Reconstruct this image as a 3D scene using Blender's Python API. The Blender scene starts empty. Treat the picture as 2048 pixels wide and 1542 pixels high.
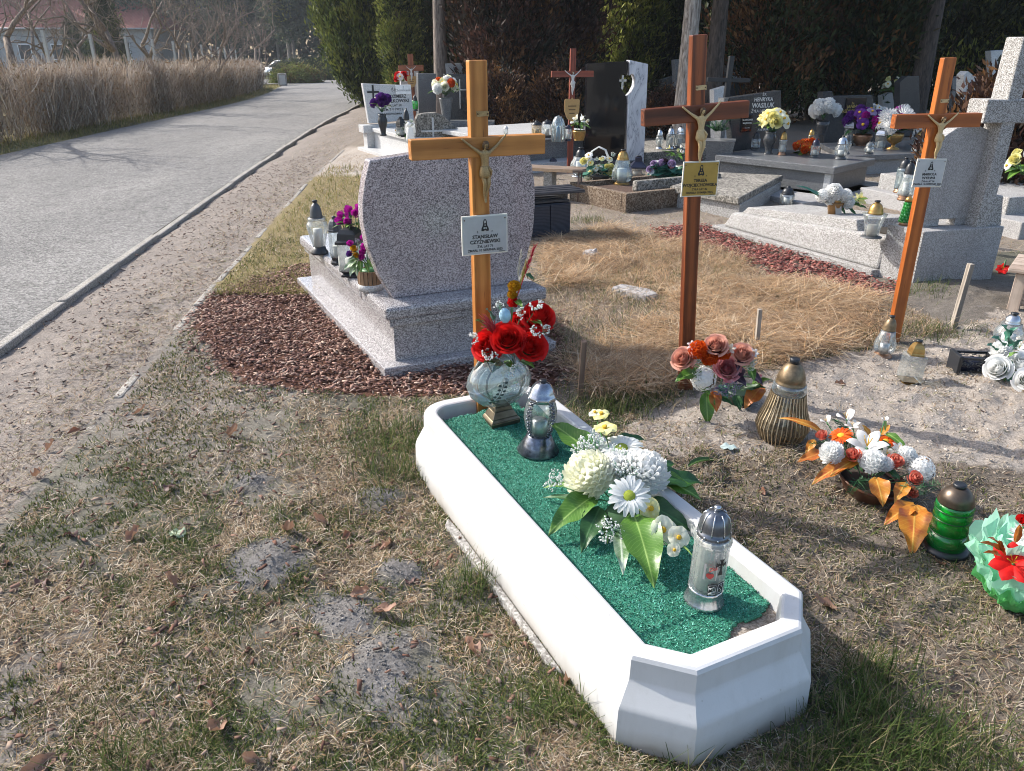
import bpy, bmesh, math, random
import numpy as np
from mathutils import Vector, Matrix, Euler
R = math.radians
rnd = random.Random(7)
rng = np.random.default_rng(11)
SC = bpy.context.scene
COL = SC.collection

# ------------------------------------------------------------------ camera
F, CX, CY, HZ, H = 1540., 1024., 771., 90., 1.62
P = math.atan((CY-HZ)/F); cp, sp = math.cos(P), math.sin(P)
cd = bpy.data.cameras.new('camera'); cam = bpy.data.objects.new('camera', cd); COL.objects.link(cam)
cam.location = (0, 0, H); cam.rotation_euler = (math.pi/2-P, 0, 0)
cd.sensor_width = 36; cd.lens = F/2048*36; cd.clip_start = .05; cd.clip_end = 2000
SC.camera = cam
# ------------------------------------------------------------------ sky and sun
SUN_AZ, SUN_EL = 26.3, 36.
world = bpy.data.worlds.new('World'); SC.world = world; world.use_nodes = True
wn = world.node_tree; wn.nodes.clear()
sky = wn.nodes.new('ShaderNodeTexSky'); sky.sky_type = 'NISHITA'; sky.sun_disc = False
sdir = Vector((-math.cos(R(SUN_AZ))*math.cos(R(SUN_EL)), math.sin(R(SUN_AZ))*math.cos(R(SUN_EL)), math.sin(R(SUN_EL))))
sky.sun_elevation = R(SUN_EL); sky.sun_rotation = math.atan2(sdir.x, sdir.y)
sky.air_density = 1.0; sky.dust_density = 2.5; sky.ozone_density = 1.0
bg = wn.nodes.new('ShaderNodeBackground'); bg.inputs[1].default_value = .15
wo = wn.nodes.new('ShaderNodeOutputWorld')
wn.links.new(sky.outputs[0], bg.inputs[0]); wn.links.new(bg.outputs[0], wo.inputs[0])
sl = bpy.data.lights.new('sun', 'SUN'); sun = bpy.data.objects.new('sun', sl); COL.objects.link(sun)
sl.energy = 3.3; sl.angle = R(.5); sl.color = (1, .96, .90)
sun.rotation_euler = (-sdir).to_track_quat('-Z', 'Y').to_euler()
vs = SC.view_settings; vs.view_transform = 'Standard'; vs.look = 'None'; vs.gamma = 1; vs.exposure = .92; vs.use_curve_mapping = False
SC.cycles.filter_width = 1.0; SC.cycles.max_bounces = 8; SC.cycles.transparent_max_bounces = 24; SC.cycles.caustics_reflective = False; SC.cycles.caustics_refractive = False

# ------------------------------------------------------------------ picture -> place helpers (ground plane intersections)
def ray(x, y):
    a = (x-CX)/F; b = (CY-y)/F
    return (a, cp+b*sp, -sp+b*cp)
def G(x, y, z=0.):
    r = ray(x, y); t = (z-H)/r[2]; return Vector((r[0]*t, r[1]*t, z))
def V(x, y, Y):
    r = ray(x, y); t = Y/r[1]; return Vector((r[0]*t, Y, H+r[2]*t))
def zat(x, y, p):
    r = ray(x, y); t = math.hypot(p[0], p[1])/math.hypot(r[0], r[1]); return H+r[2]*t
def depth(p): return p[1]*cp-(p[2]-H)*sp
def m_of(px, p): return px*depth(p)/F

# ------------------------------------------------------------------ mesh builder
def rotm(rx=0, ry=0, rz=0): return Euler((R(rx), R(ry), R(rz))).to_matrix()
class MB:
    def __init__(s): s.v = []; s.f = []; s.m = []; s.s = []
    def add(s, vs, fs, mi=0, sm=False):
        o = len(s.v); s.v += [tuple(q) for q in vs]
        for f in fs: s.f.append([i+o for i in f]); s.m.append(mi); s.s.append(sm)
        return s
    def box(s, c, d, rot=None, mi=0, taper=1.):
        vs = []
        for z in (-.5, .5):
            k = taper if z > 0 else 1.
            for x, y in ((-.5, -.5), (.5, -.5), (.5, .5), (-.5, .5)):
                q = Vector((x*d[0]*k, y*d[1]*k, z*d[2]))
                if rot is not None: q = rot @ q
                vs.append(q+Vector(c))
        return s.add(vs, [(3, 2, 1, 0), (4, 5, 6, 7), (0, 1, 5, 4), (1, 2, 6, 5), (2, 3, 7, 6), (3, 0, 4, 7)], mi)
    def prism(s, poly, z0, z1, mi=0, top=None, sm=False):
        n = len(poly); t = top or poly
        vs = [(x, y, z0) for x, y in poly]+[(x, y, z1) for x, y in t]
        s.add(vs, [tuple(range(n-1, -1, -1)), tuple(range(n, 2*n))], mi)
        o = len(s.v)-2*n
        for i in range(n):
            j = (i+1) % n; s.f.append([o+i, o+j, o+n+j, o+n+i]); s.m.append(mi); s.s.append(sm)
        return s
    def slab(s, poly, y0, y1, mi=0):      # outline in x-z, thickness in y
        n = len(poly)
        vs = [(x, y0, z) for x, z in poly]+[(x, y1, z) for x, z in poly]
        fs = [tuple(range(n)), tuple(range(2*n-1, n-1, -1))]+[(i, i+n, (i+1) % n+n, (i+1) % n) for i in range(n)]
        return s.add(vs, fs, mi)
    def lathe(s, prof, n=24, mi=0, sm=True, ribs=0, amp=0., c=(0, 0, 0), a0=0., cap=True):
        rows = []; vs = []
        for r, z in prof:
            row = []
            for k in range(n):
                a = a0+2*math.pi*k/n; rr = r*(1+amp*math.cos(ribs*a)) if ribs else r
                row.append(len(vs)); vs.append((c[0]+rr*math.cos(a), c[1]+rr*math.sin(a), c[2]+z))
            rows.append(row)
        fs = []
        for A, B in zip(rows, rows[1:]):
            for k in range(n):
                j = (k+1) % n; fs.append((A[k], A[j], B[j], B[k]))
        if cap:
            fs.append(tuple(reversed(rows[0]))); fs.append(tuple(rows[-1]))
        return s.add(vs, fs, mi, sm)
    def tube(s, path, r, n=6, mi=0, sm=True):
        path = [Vector(q) for q in path]; vs = []; N = len(path)
        rs = r if isinstance(r, (list, tuple)) else [r]*N
        for i, q in enumerate(path):
            d = (path[min(i+1, N-1)]-path[max(i-1, 0)]).normalized()
            a = d.orthogonal().normalized() if i == 0 else (a-d*a.dot(d)).normalized()
            b = d.cross(a)
            for k in range(n):
                t = 2*math.pi*k/n; vs.append(q+(a*math.cos(t)+b*math.sin(t))*rs[i])
        fs = [(i*n+k, i*n+(k+1) % n, (i+1)*n+(k+1) % n, (i+1)*n+k) for i in range(N-1) for k in range(n)]
        fs += [tuple(range(n-1, -1, -1)), tuple(range((N-1)*n, N*n))]
        return s.add(vs, fs, mi, sm)
    def patch(s, fn, nu, nv, mi=0, sm=True):
        vs = [fn(i/nu, j/nv) for j in range(nv+1) for i in range(nu+1)]
        fs = [(j*(nu+1)+i, j*(nu+1)+i+1, (j+1)*(nu+1)+i+1, (j+1)*(nu+1)+i) for j in range(nv) for i in range(nu)]
        return s.add(vs, fs, mi, sm)
    def ball(s, c, r, mi=0, n=8, sz=1.):
        pr = [(max(1e-4, r*math.sin(math.pi*i/(n-2))), -r*sz*math.cos(math.pi*i/(n-2))) for i in range(n-1)]
        return s.lathe(pr, n, mi, True, c=c)
    def xf(s, M):
        s.v = [tuple(M @ Vector(q)) for q in s.v]; return s
    def mesh(s, name, mats):
        me = bpy.data.meshes.new(name); me.from_pydata(s.v, [], s.f)
        for m in (mats if isinstance(mats, (list, tuple)) else [mats]): me.materials.append(m)
        me.polygons.foreach_set('material_index', s.m); me.polygons.foreach_set('use_smooth', s.s); me.update()
        return me
def link(name, me, parent=None, loc=(0, 0, 0), rot=(0, 0, 0), scale=None):
    o = bpy.data.objects.new(name, me); COL.objects.link(o); o.location = loc; o.rotation_euler = rot
    if scale is not None: o.scale = (scale,)*3 if not isinstance(scale, (tuple, list)) else scale
    if parent is not None: o.parent = parent
    return o
def obj(name, mb, mats, parent=None, loc=(0, 0, 0), rot=(0, 0, 0), bev=0., seg=2):
    o = link(name, mb.mesh(name, mats), parent, loc, rot)
    if bev:
        b = o.modifiers.new('bevel', 'BEVEL'); b.width = bev; b.segments = seg; b.limit_method = 'ANGLE'; b.angle_limit = R(35)
    return o
def tag(o, label, cat, group=None):
    o['label'] = label; o['category'] = cat
    if group: o['group'] = group
    return o
def thing(name, label, cat, loc=(0, 0, 0), rot=(0, 0, 0), group=None):
    o = bpy.data.objects.new(name, None); COL.objects.link(o); o.empty_display_size = .1
    o.location = loc; o.rotation_euler = rot; return tag(o, label, cat, group)
def kind(o, k): o['kind'] = k; return o
def np_mesh(name, v, f, mats, tint=None, smooth=False):
    me = bpy.data.meshes.new(name); v = np.asarray(v, np.float32); f = np.asarray(f, np.int32); k = f.shape[1]
    me.vertices.add(len(v)); me.vertices.foreach_set('co', v.ravel())
    me.loops.add(f.size); me.loops.foreach_set('vertex_index', f.ravel())
    me.polygons.add(len(f)); me.polygons.foreach_set('loop_start', np.arange(0, f.size, k, dtype=np.int32))
    if smooth: me.polygons.foreach_set('use_smooth', np.ones(len(f), bool))
    for m in (mats if isinstance(mats, (list, tuple)) else [mats]): me.materials.append(m)
    if tint is not None:
        a = me.color_attributes.new('tint', 'FLOAT_COLOR', 'POINT')
        c = np.ones((len(v), 4), np.float32); c[:, :3] = tint; a.data.foreach_set('color', c.ravel())
    me.update(calc_edges=True); me.validate(); return me

# ------------------------------------------------------------------ materials
MAT = {}
class NT:
    def __init__(s, name):
        s.m = bpy.data.materials.new(name); s.m.use_nodes = True; s.t = s.m.node_tree; s.t.nodes.clear()
        s.out = s.n('OutputMaterial'); s.p = s.n('BsdfPrincipled'); s.l(s.p.outputs[0], s.out.inputs[0])
    def n(s, k, **kw):
        nd = s.t.nodes.new('ShaderNode'+k)
        for a, b in kw.items(): setattr(nd, a, b)
        return nd
    def l(s, a, b): s.t.links.new(a, b)
    def co(s, scale=(1, 1, 1), kind='Object', rot=(0, 0, 0)):
        c = s.n('TexCoord'); m = s.n('Mapping'); s.l(c.outputs[kind], m.inputs[0]); m.inputs['Scale'].default_value = scale; m.inputs['Rotation'].default_value = rot
        return m.outputs[0]
    def noise(s, co, scale, detail=3, rough=.6, dist=0):
        nd = s.n('TexNoise'); nd.inputs['Scale'].default_value = scale; nd.inputs['Detail'].default_value = detail
        nd.inputs['Roughness'].default_value = rough; nd.inputs['Distortion'].default_value = dist
        if co is not None: s.l(co, nd.inputs['Vector'])
        return nd.outputs['Fac']
    def ramp(s, fac, stops, interp='LINEAR'):
        r = s.n('ValToRGB'); r.color_ramp.interpolation = interp; e = r.color_ramp.elements
        while len(e) < len(stops): e.new(.5)
        for q, (p, c) in zip(e, stops): q.position = p; q.color = (*c, 1)
        s.l(fac, r.inputs[0]); return r.outputs[0]
    def mix(s, a, b, fac=.5, mode='MIX'):
        m = s.n('Mix', data_type='RGBA', blend_type=mode)
        for sock, val in ((m.inputs[0], fac), (m.inputs[6], a), (m.inputs[7], b)):
            if hasattr(val, 'is_output'): s.l(val, sock)
            else: sock.default_value = val if isinstance(val, (int, float)) else (*val, 1)
        return m.outputs[2]
    def bump(s, h, strength=.3, dist=.01):
        b = s.n('Bump'); b.inputs['Strength'].default_value = strength; b.inputs['Distance'].default_value = dist
        s.l(h, b.inputs['Height']); s.l(b.outputs[0], s.p.inputs['Normal'])
    def col(s, c):
        if hasattr(c, 'is_output'): s.l(c, s.p.inputs['Base Color'])
        else: s.p.inputs['Base Color'].default_value = (*c, 1)
    def set(s, **k):
        for a, b in k.items(): s.p.inputs[a.replace('_', ' ')].default_value = b
def plain(name, c, rough=.6, metal=0., var=.12, sc=25, bump=0., trans=0., spec=.5):
    if name in MAT: return MAT[name]
    t = NT(name); co = t.co()
    f = t.noise(co, sc, 4); lo = tuple(x*(1-var) for x in c); hi = tuple(min(1, x*(1+var)) for x in c)
    t.col(t.ramp(f, [(.3, lo), (.7, hi)])); t.set(Roughness=rough, Metallic=metal)
    t.p.inputs['Specular IOR Level'].default_value = spec
    if bump: t.bump(t.noise(co, sc*3, 3), bump, .004)
    if trans:
        tr = t.n('BsdfTranslucent'); tr.inputs[0].default_value = (*c, 1); mx = t.n('MixShader'); mx.inputs[0].default_value = trans
        t.l(t.p.outputs[0], mx.inputs[1]); t.l(tr.outputs[0], mx.inputs[2]); t.l(mx.outputs[0], t.out.inputs[0])
    MAT[name] = t.m; return t.m
def speckle(name, stops, scale, rough=.25, bump=0., tone=.15, coat=0.):
    t = NT(name); co = t.co()
    v = t.n('TexVoronoi'); v.inputs['Scale'].default_value = scale; t.l(co, v.inputs['Vector'])
    sp_ = t.n('SeparateColor'); t.l(v.outputs['Color'], sp_.inputs[0])
    f = t.noise(co, scale*.55, 4, .7)
    m = t.n('Math', operation='MULTIPLY_ADD'); t.l(f, m.inputs[0]); m.inputs[1].default_value = .9; 
    k = t.n('Math', operation='MULTIPLY_ADD'); t.l(sp_.outputs[0], k.inputs[0]); k.inputs[1].default_value = .62; k.inputs[2].default_value = -.26; t.l(k.outputs[0], m.inputs[2])
    c = t.ramp(m.outputs[0], stops)
    big = t.noise(co, 3, 3)
    c = t.mix(c, t.ramp(big, [(.3, (1-tone,)*3), (.7, (1, 1, 1))]), 1., 'MULTIPLY')
    t.col(c); t.set(Roughness=rough, Coat_Weight=coat)
    if bump: t.bump(m.outputs[0], bump, .004)
    MAT[name] = t.m; return t.m
def wood(name, dark, light, rough=.5, scale=1., axis='Z', grey=0.):
    t = NT(name); sc = {'Z': (14*scale, 14*scale, .9*scale), 'X': (.9*scale, 14*scale, 14*scale), 'Y': (14*scale, .9*scale, 14*scale)}[axis]
    co = t.co(sc); g = t.n('TexWave', wave_type='RINGS', rings_direction=axis if axis != 'Y' else 'Y')
    t.l(co, g.inputs['Vector']); g.inputs['Scale'].default_value = .8; g.inputs['Distortion'].default_value = 7.; g.inputs['Detail'].default_value = 3
    n1 = t.noise(t.co(tuple(q*3 for q in sc)), 3, 4)
    f = t.mix(g.outputs['Fac'], n1, .5)
    c = t.ramp(f, [(.2, dark), (.75, light)])
    big = t.noise(t.co((3, 3, 3)), 2, 2); c = t.mix(c, t.ramp(big, [(.3, (.75,)*3), (.65, (1, 1, 1))]), 1., 'MULTIPLY')
    kv = t.n('TexVoronoi'); t.l(t.co(tuple(q*.5 if q > 5*scale else q*1.6 for q in sc)), kv.inputs['Vector']); kv.inputs['Scale'].default_value = 1.; kv.inputs['Randomness'].default_value = 1.
    c = t.mix(c, t.ramp(kv.outputs['Distance'], [(.0, (.18,.12,.1)), (.10, (.45,.36,.3)), (.17, (1,1,1))]), 1., 'MULTIPLY')
    cr = t.noise(t.co(tuple(q*1.5 for q in sc)), 5, 2); c = t.mix(c, t.ramp(cr, [(.30, (.5,.42,.36)), (.345, (1,1,1))]), .8, 'MULTIPLY')
    t.col(c); t.set(Roughness=rough); t.bump(f, .2, .002); MAT[name] = t.m; return t.m
def glass(name, tint=(.93, .96, .96), frost=.12, gloss=.12, rough=.04, fcol=(.75, .8, .8)):
    t = NT(name); t.t.nodes.remove(t.p)
    tr = t.n('BsdfTransparent'); tr.inputs[0].default_value = (*tint, 1)
    gl = t.n('BsdfGlossy'); gl.inputs['Roughness'].default_value = rough
    lw = t.n('LayerWeight'); lw.inputs[0].default_value = .35
    a = t.n('Math', operation='MULTIPLY_ADD'); t.l(lw.outputs['Fresnel'], a.inputs[0]); a.inputs[1].default_value = .7; a.inputs[2].default_value = gloss; a.use_clamp = True
    m1 = t.n('MixShader'); t.l(a.outputs[0], m1.inputs[0]); t.l(tr.outputs[0], m1.inputs[1]); t.l(gl.outputs[0], m1.inputs[2])
    df = t.n('BsdfDiffuse'); df.inputs[0].default_value = (*fcol, 1); tl = t.n('BsdfTranslucent'); tl.inputs[0].default_value = (*fcol, 1)
    md = t.n('MixShader'); t.l(df.outputs[0], md.inputs[1]); t.l(tl.outputs[0], md.inputs[2])
    f = t.noise(t.co(), 35, 3); fm = t.n('Math', operation='MULTIPLY'); t.l(f, fm.inputs[0]); fm.inputs[1].default_value = frost*2
    m2 = t.n('MixShader'); t.l(fm.outputs[0], m2.inputs[0]); t.l(m1.outputs[0], m2.inputs[1]); t.l(md.outputs[0], m2.inputs[2]); t.l(m2.outputs[0], t.out.inputs[0])
    MAT[name] = t.m; return t.m
def tinted(name, mul=(1, 1, 1), rough=.7, trans=.25, spec=.2):      # uses the 'tint' attribute of blades and leaves
    t = NT(name); a = t.n('Attribute'); a.attribute_name = 'tint'
    c = t.mix(a.outputs['Color'], mul, 1., 'MULTIPLY'); t.col(c); t.set(Roughness=rough); t.p.inputs['Specular IOR Level'].default_value = spec
    if trans:
        tr = t.n('BsdfTranslucent'); t.l(c, tr.inputs[0]); mx = t.n('MixShader'); mx.inputs[0].default_value = trans
        t.l(t.p.outputs[0], mx.inputs[1]); t.l(tr.outputs[0], mx.inputs[2]); t.l(mx.outputs[0], t.out.inputs[0])
    MAT[name] = t.m; return t.m

# ------------------------------------------------------------------ numpy noise and polygons
_perm = rng.random((256, 256))
def vnoise(x, y, s):
    x = np.asarray(x)*s; y = np.asarray(y)*s
    xi = np.floor(x).astype(int); yi = np.floor(y).astype(int); fx = x-xi; fy = y-yi
    fx = fx*fx*(3-2*fx); fy = fy*fy*(3-2*fy); g = lambda a, b: _perm[a % 256, b % 256]
    return (g(xi, yi)*(1-fx)+g(xi+1, yi)*fx)*(1-fy)+(g(xi, yi+1)*(1-fx)+g(xi+1, yi+1)*fx)*fy
def fbm(x, y, s, o=4):
    t = 0; a = .5; n = 0
    for i in range(o): t = t+a*vnoise(np.asarray(x)+i*13.7, np.asarray(y)+i*7.1, s*2**i); n += a; a *= .5
    return t/n
def inside(x, y, poly):
    x = np.asarray(x); y = np.asarray(y); r = np.zeros(x.shape, bool); n = len(poly)
    for i in range(n):
        x0, y0 = poly[i][:2]; x1, y1 = poly[(i+1) % n][:2]
        if y0 == y1: continue
        c = ((y0 > y) != (y1 > y)) & (x < (x1-x0)*(y-y0)/(y1-y0)+x0); r ^= c
    return r
def gpoly(*px): return [tuple(G(a, b)[:2]) for a, b in px]
# ================================================================== GROUND
MULCH = gpoly((590,535),(480,572),(395,612),(388,655),(430,725),(490,768),(600,780),(760,795),(900,792),(1000,785),(1110,765),(1150,715),(1110,650),(1000,560),(700,520))
REDM = gpoly((1303,463),(1398,450),(1428,464),(1618,518),(1790,572),(1812,580),(1782,594),(1709,588),(1582,562),(1491,525),(1400,495),(1310,475))
STRAW = gpoly((1085,480),(1200,452),(1300,470),(1400,492),(1590,563),(1780,596),(1880,640),(1890,668),(1760,690),(1640,712),(1560,740),(1400,770),(1280,800),(1190,800),(1120,720),(1080,600))
SAND = gpoly((1235,880),(1290,825),(1400,788),(1500,752),(1650,722),(1800,692),(1900,660),(2100,600),(2500,650),(2500,1000),(2100,960),(1850,930),(1640,900),(1400,905),(1290,905))
SOILR = gpoly((1290,905),(1640,900),(2100,960),(2500,1000),(2400,1542),(1700,1542),(1640,1300),(1500,1080))
def gz0(y): y = np.asarray(y, float)-18; return -.01*(np.sqrt(y*y+16)+y)+.008
def Gs(px, py, z=0.):                  # ground point on the gently falling far ground
    q = G(px, py, z)
    for i in range(60): q = (q+G(px, py, z+float(gz0(q.y))))*.5
    return q
KR = [Gs(a, b, .055) for a, b in ((0,676),(240,501),(500,327),(600,270),(680,223))]
KR = [Vector((-2.55,-6,.055)), Vector((-2.86,2.0,.055))]+KR+[Vector((-6.6,50,.055)), Vector((-7.6,66,.055))]
KL = [Vector((-8.2,-6,.055)), Vector((-8.6,8,.055))]+[Gs(a, b, .055) for a, b in ((0,304),(150,272),(300,244),(450,207),(545,181))]
ST = [Vector((-1.62,-4,0))]+[G(a, b) for a, b in ((0,1052),(230,800),(420,580),(620,360),(690,297))]
ST = ST+[Vector((-3.6,22,0))]
def smooth_pl(pl, z):
    c = np.polyfit([q.y for q in pl], [q.x for q in pl], 3, w=[1/(1+abs(q.y)*.08) for q in pl]); return [Vector((float(np.polyval(c, y)), float(y), z)) for y in np.arange(-6, 68, 2.)]
def tangent_pl(pts, deg):              # smooth curve through the measured points, straight beyond them
    ys_ = [q.y for q in pts]; c = np.polyfit(ys_, [q.x for q in pts], deg); d = np.polyder(c); y0, y1 = min(ys_), max(ys_); out = []
    for y in np.arange(-6, 70, 1.):
        yc = min(max(y, y0), y1); out.append(Vector((float(np.polyval(c, yc)+np.polyval(d, yc)*(y-yc)), float(y), .03)))
    return out
KR = tangent_pl(KR[2:7], 2); KL = tangent_pl(KL[2:], 2)
def plx(pl, y): return np.interp(y, [q.y for q in pl], [q.x for q in pl])
MOLE = [(*G(540,1130)[:2], .16, .05), (*G(775,1345)[:2], .17, .04), (*G(760,1000)[:2], .1, .03), (*G(795,1145)[:2], .09, .035), (*G(690,1235)[:2], .12, .02), (*G(510,960)[:2], .09, .02), (*G(950,1120)[:2], .08, .0)]
MOUND = [(1.25, 3.2, .55, .035), (2.35, 3.55, .5, .03), (3.2, 5.3, .4, .05), (-.25, 3.15, .35, .02)]
def hgt(x, y):
    x = np.asarray(x, float); y = np.asarray(y, float)
    near = np.clip((14-y)/10, .2, 1)
    h = ((fbm(x, y, 1.7)-.5)*.05+(fbm(x+9, y, 9, 3)-.5)*.022)*near
    for mx, my, r, a in MOLE+MOUND:
        d2 = ((x-mx)**2+(y-my)**2)/r**2; h = h+a*np.exp(-d2*1.3)*(1+.7*(fbm(x, y, 30, 3)-.5))
    s = inside(x, y, SAND) | inside(x, y, SOILR)
    h = h+np.where(s, (fbm(x, y, 12, 3)-.5)*.05, 0)
    ins = (x < plx(KR, y)+.02) & (x > plx(KL, y)-.1)
    h = np.where(ins, -.08, h)
    dk = x-plx(KR, y); h = np.where((dk > .05) & (dk < .5), h-.012*(1-dk/.5), h)
    # footprint of the white surround, the tomb slabs and the far road stay flat
    return np.where((y > 51) & (y < 70), -.08, h)+gz0(y)
def axis(lo, d0, d1, step, hi, gr=1.13):
    a = list(np.arange(d0, d1, step)); s = step; q = a[-1]
    while q < hi: s = min(s*gr, 60); q += s; a.append(q)
    s = step; q = d0
    while q > lo: s = min(s*gr, 60); q -= s; a.insert(0, q)
    return np.array(a)
xs = axis(-500, -2.7, 3.4, .022, 500); ys = axis(-80, 1.0, 5.6, .022, 700, 1.06)
GX, GY = np.meshgrid(xs, ys); gx = GX.ravel(); gy = GY.ravel(); gz = hgt(gx, gy)
def lerp(a, b, t): return np.asarray(a)*(1-t[:, None])+np.asarray(b)*t[:, None]
def greenness(x, y):
    g = fbm(x*.9+3, y*.9, 1.5, 4); g = np.clip((g-.38)*3.4, 0, 1)
    near_grave = np.exp(-((x+.05)**2/.25+(y-1.9)**2/.9))*.45
    back = np.exp(-((x+.55)**2/.6+(y-3.1)**2/.25))*.6
    left = np.where(x < -1.0, -.12, 0.)
    return np.clip(g+near_grave+back+left, 0, 1)
def gcol(x, y):
    n1 = fbm(x, y, 3.1); n2 = fbm(x+5, y+2, 17, 3); n3 = fbm(x+2, y+8, 60, 2)
    c = lerp((.085,.073,.062), (.235,.21,.18), n1*.5+n3*.5); sp_ = np.clip((fbm(x+4, y+3, 1.1, 3)-.45)*4+np.clip((-.9-x)*.7, 0, .6)+np.clip((y-3)*.35, 0, .5), 0, 1)*(y < 6.5)*(x < .2); c = c*(1-.75*sp_[:, None])+lerp((.19,.168,.145), (.36,.325,.285), n3)*(.75*sp_[:, None])                       # lawn soil with thatch
    g = greenness(x, y)*.35; c = lerp((0,0,0), (1,1,1), 1-g)*c+np.array((.05,.068,.025))*g[:, None]
    for mx, my, r, a in MOLE:
        w = np.exp(-(((x+(n1-.5)*.25-mx)**2+(y+(n2-.5)*.15-my)**2)/r**2)*1.1); w = np.clip((w+(n2-.5)*1.1-.3)*2.6, 0, .92)
        c = lerp((0,0,0), (1,1,1), 1-w)*c+np.array((.20,.188,.178))*w[:, None]*(.75+.5*n3)[:, None]
    verge = (x < plx(ST, y)) & (x > plx(KR, y)) & (y > -4)
    cv = lerp((.19,.163,.14), (.36,.315,.275), np.clip(n2*.5+n3*.6, 0, 1)); c[verge] = cv[verge]
    m = inside(x+(n2-.5)*.25, y+(n1-.5)*.25, SAND); cs = lerp((.24,.205,.17), (.43,.38,.33), np.clip(n2*.55+n3*.5, 0, 1)); c[m] = cs[m]
    m = inside(x+(n2-.5)*.25, y+(n1-.5)*.25, SOILR); cs = lerp((.10,.082,.065), (.22,.185,.15), np.clip(n2*.6+n3*.5, 0, 1)); c[m] = cs[m]
    m = inside(x, y, STRAW); cs = lerp((.18,.145,.115), (.36,.30,.24), n3); c[m] = cs[m]
    m = inside(x+(n2-.5)*.1, y, MULCH); cs = lerp((.07,.035,.025), (.15,.075,.05), n3); c[m] = cs[m]
    far = (y > 6.5) & (x > plx(ST, y)); cs = lerp((.17,.14,.11), (.36,.31,.26), np.clip(n1*.5+n2*.5, 0, 1)); c[far] = cs[far]
    p = (x < plx(ST, y)+2.2) & (x > plx(ST, y)) & (y > 5.4) & (y < 11); cs = lerp((.22,.18,.09), (.30,.24,.13), n2); c[p] = cs[p]
    p = (x < plx(ST, y)+1.6) & (x > plx(ST, y)) & (y > 10.6) & (y < 14); cs = lerp((.36,.31,.26), (.5,.44,.38), n2); c[p] = cs[p]
    wd = y > 70; c[wd] = np.array((.045,.05,.03))*(.7+.6*n1[wd])[:, None]
    lf = (x < plx(KL, y)) & (y > -4) & (y < 70); cs = lerp((.10,.11,.04), (.26,.22,.12), n1); c[lf] = cs[lf]
    return c
def ground_mat():
    t = NT('soil'); a = t.n('Attribute'); a.attribute_name = 'tint'; co = t.co()
    n = t.noise(co, 130, 5, .75); n2 = t.noise(co, 28, 4)
    c = t.mix(a.outputs['Color'], t.ramp(n, [(.28, (.32,.30,.28)), (.5, (.95,.95,.95)), (.72, (1.6,1.57,1.55))]), 1., 'MULTIPLY')
    t.col(c); t.set(Roughness=.95); t.p.inputs['Specular IOR Level'].default_value = .1
    t.bump(t.mix(n, n2, .5), .9, .012); return t.m
nx, ny = len(xs), len(ys); ii = (np.arange(ny-1)[:, None]*nx+np.arange(nx-1)[None]).ravel()
gf = np.stack([ii, ii+1, ii+nx+1, ii+nx], 1)
kind(link('ground', np_mesh('ground', np.stack([gx, gy, gz], 1), gf, ground_mat(), gcol(gx, gy), True)), 'structure')
# ------------------------------------------------------------------ road, kerb, edging
def road_mat():
    t = NT('asphalt'); co = t.co(); v = t.n('TexVoronoi'); v.inputs['Scale'].default_value = 85; t.l(co, v.inputs['Vector'])
    sc_ = t.n('SeparateColor'); t.l(v.outputs['Color'], sc_.inputs[0])
    c = t.ramp(sc_.outputs[0], [(0, (.10,.098,.094)), (.5, (.205,.20,.193)), (1, (.34,.33,.315))])
    big = t.noise(t.co((1, .25, 1)), .9, 4); c = t.mix(c, t.ramp(big, [(.3, (.78,.77,.76)), (.7, (1.12,1.1,1.07))]), 1., 'MULTIPLY')
    crack = t.noise(co, 6, 5); c = t.mix(c, t.ramp(crack, [(.38, (.8,.8,.8)), (.46, (1,1,1))]), 1., 'MULTIPLY')
    t.col(c); t.set(Roughness=.9); t.p.inputs['Specular IOR Level'].default_value = .25; t.bump(v.outputs['Distance'], .5, .006); return t.m
ASPH = road_mat()
yy = np.concatenate([np.arange(-6, 51.8, .5), [52.]]); mb = MB(); lx = plx(KL, yy); rx = plx(KR, yy); N = 8
for y, a, b in zip(yy, lx, rx):
    for k in range(N+1):
        t = k/N; mb.v.append((a+(b-a)*t, y, .022+.02*math.sin(math.pi*t)+float(gz0(y))))
for j in range(len(yy)-1):
    for k in range(N): mb.f.append([j*(N+1)+k, j*(N+1)+k+1, (j+1)*(N+1)+k+1, (j+1)*(N+1)+k]); mb.m.append(0); mb.s.append(True)
kind(obj('road', mb, ASPH), 'structure')
mb = MB(); mb.add([(-60,52,-.634), (14,52,-.634), (14,68,-.954), (-60,68,-.954)], [(0,1,2,3)]); kind(obj('far_road', mb, ASPH), 'structure')
CONC = speckle('concrete', [(.25, (.22,.20,.17)), (.5, (.36,.33,.29)), (.8, (.5,.47,.42))], 160, .9, .3, .3)
def stones(name, piece, pl, off, w, top, h, y0, y1, ln=1.0):
    root = kind(bpy.data.objects.new(name, None), 'structure'); COL.objects.link(root)
    me = MB().box((0, 0, -h/2), (w, ln-.008, h)).mesh(piece, CONC); y = y0
    while y < y1:
        x0, x1 = float(plx(pl, y)), float(plx(pl, y+ln)); o = link(piece, me, root, (off+(x0+x1)/2, y+ln/2, top+rnd.uniform(-.008, .008)+float(gz0(y+ln/2))), (-.02 if y > 18 else 0, rnd.uniform(-.03, .03), math.atan2(-(x1-x0), ln)))
        b = o.modifiers.new('bevel', 'BEVEL'); b.width = .012; b.segments = 2; y += ln
stones('kerb', 'kerb_stone', KR, .04, .07, .030, .25, -5, 50)
stones('edging', 'edging_stone', ST, 0, .05, .002, .2, -3, 15, .5)
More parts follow.
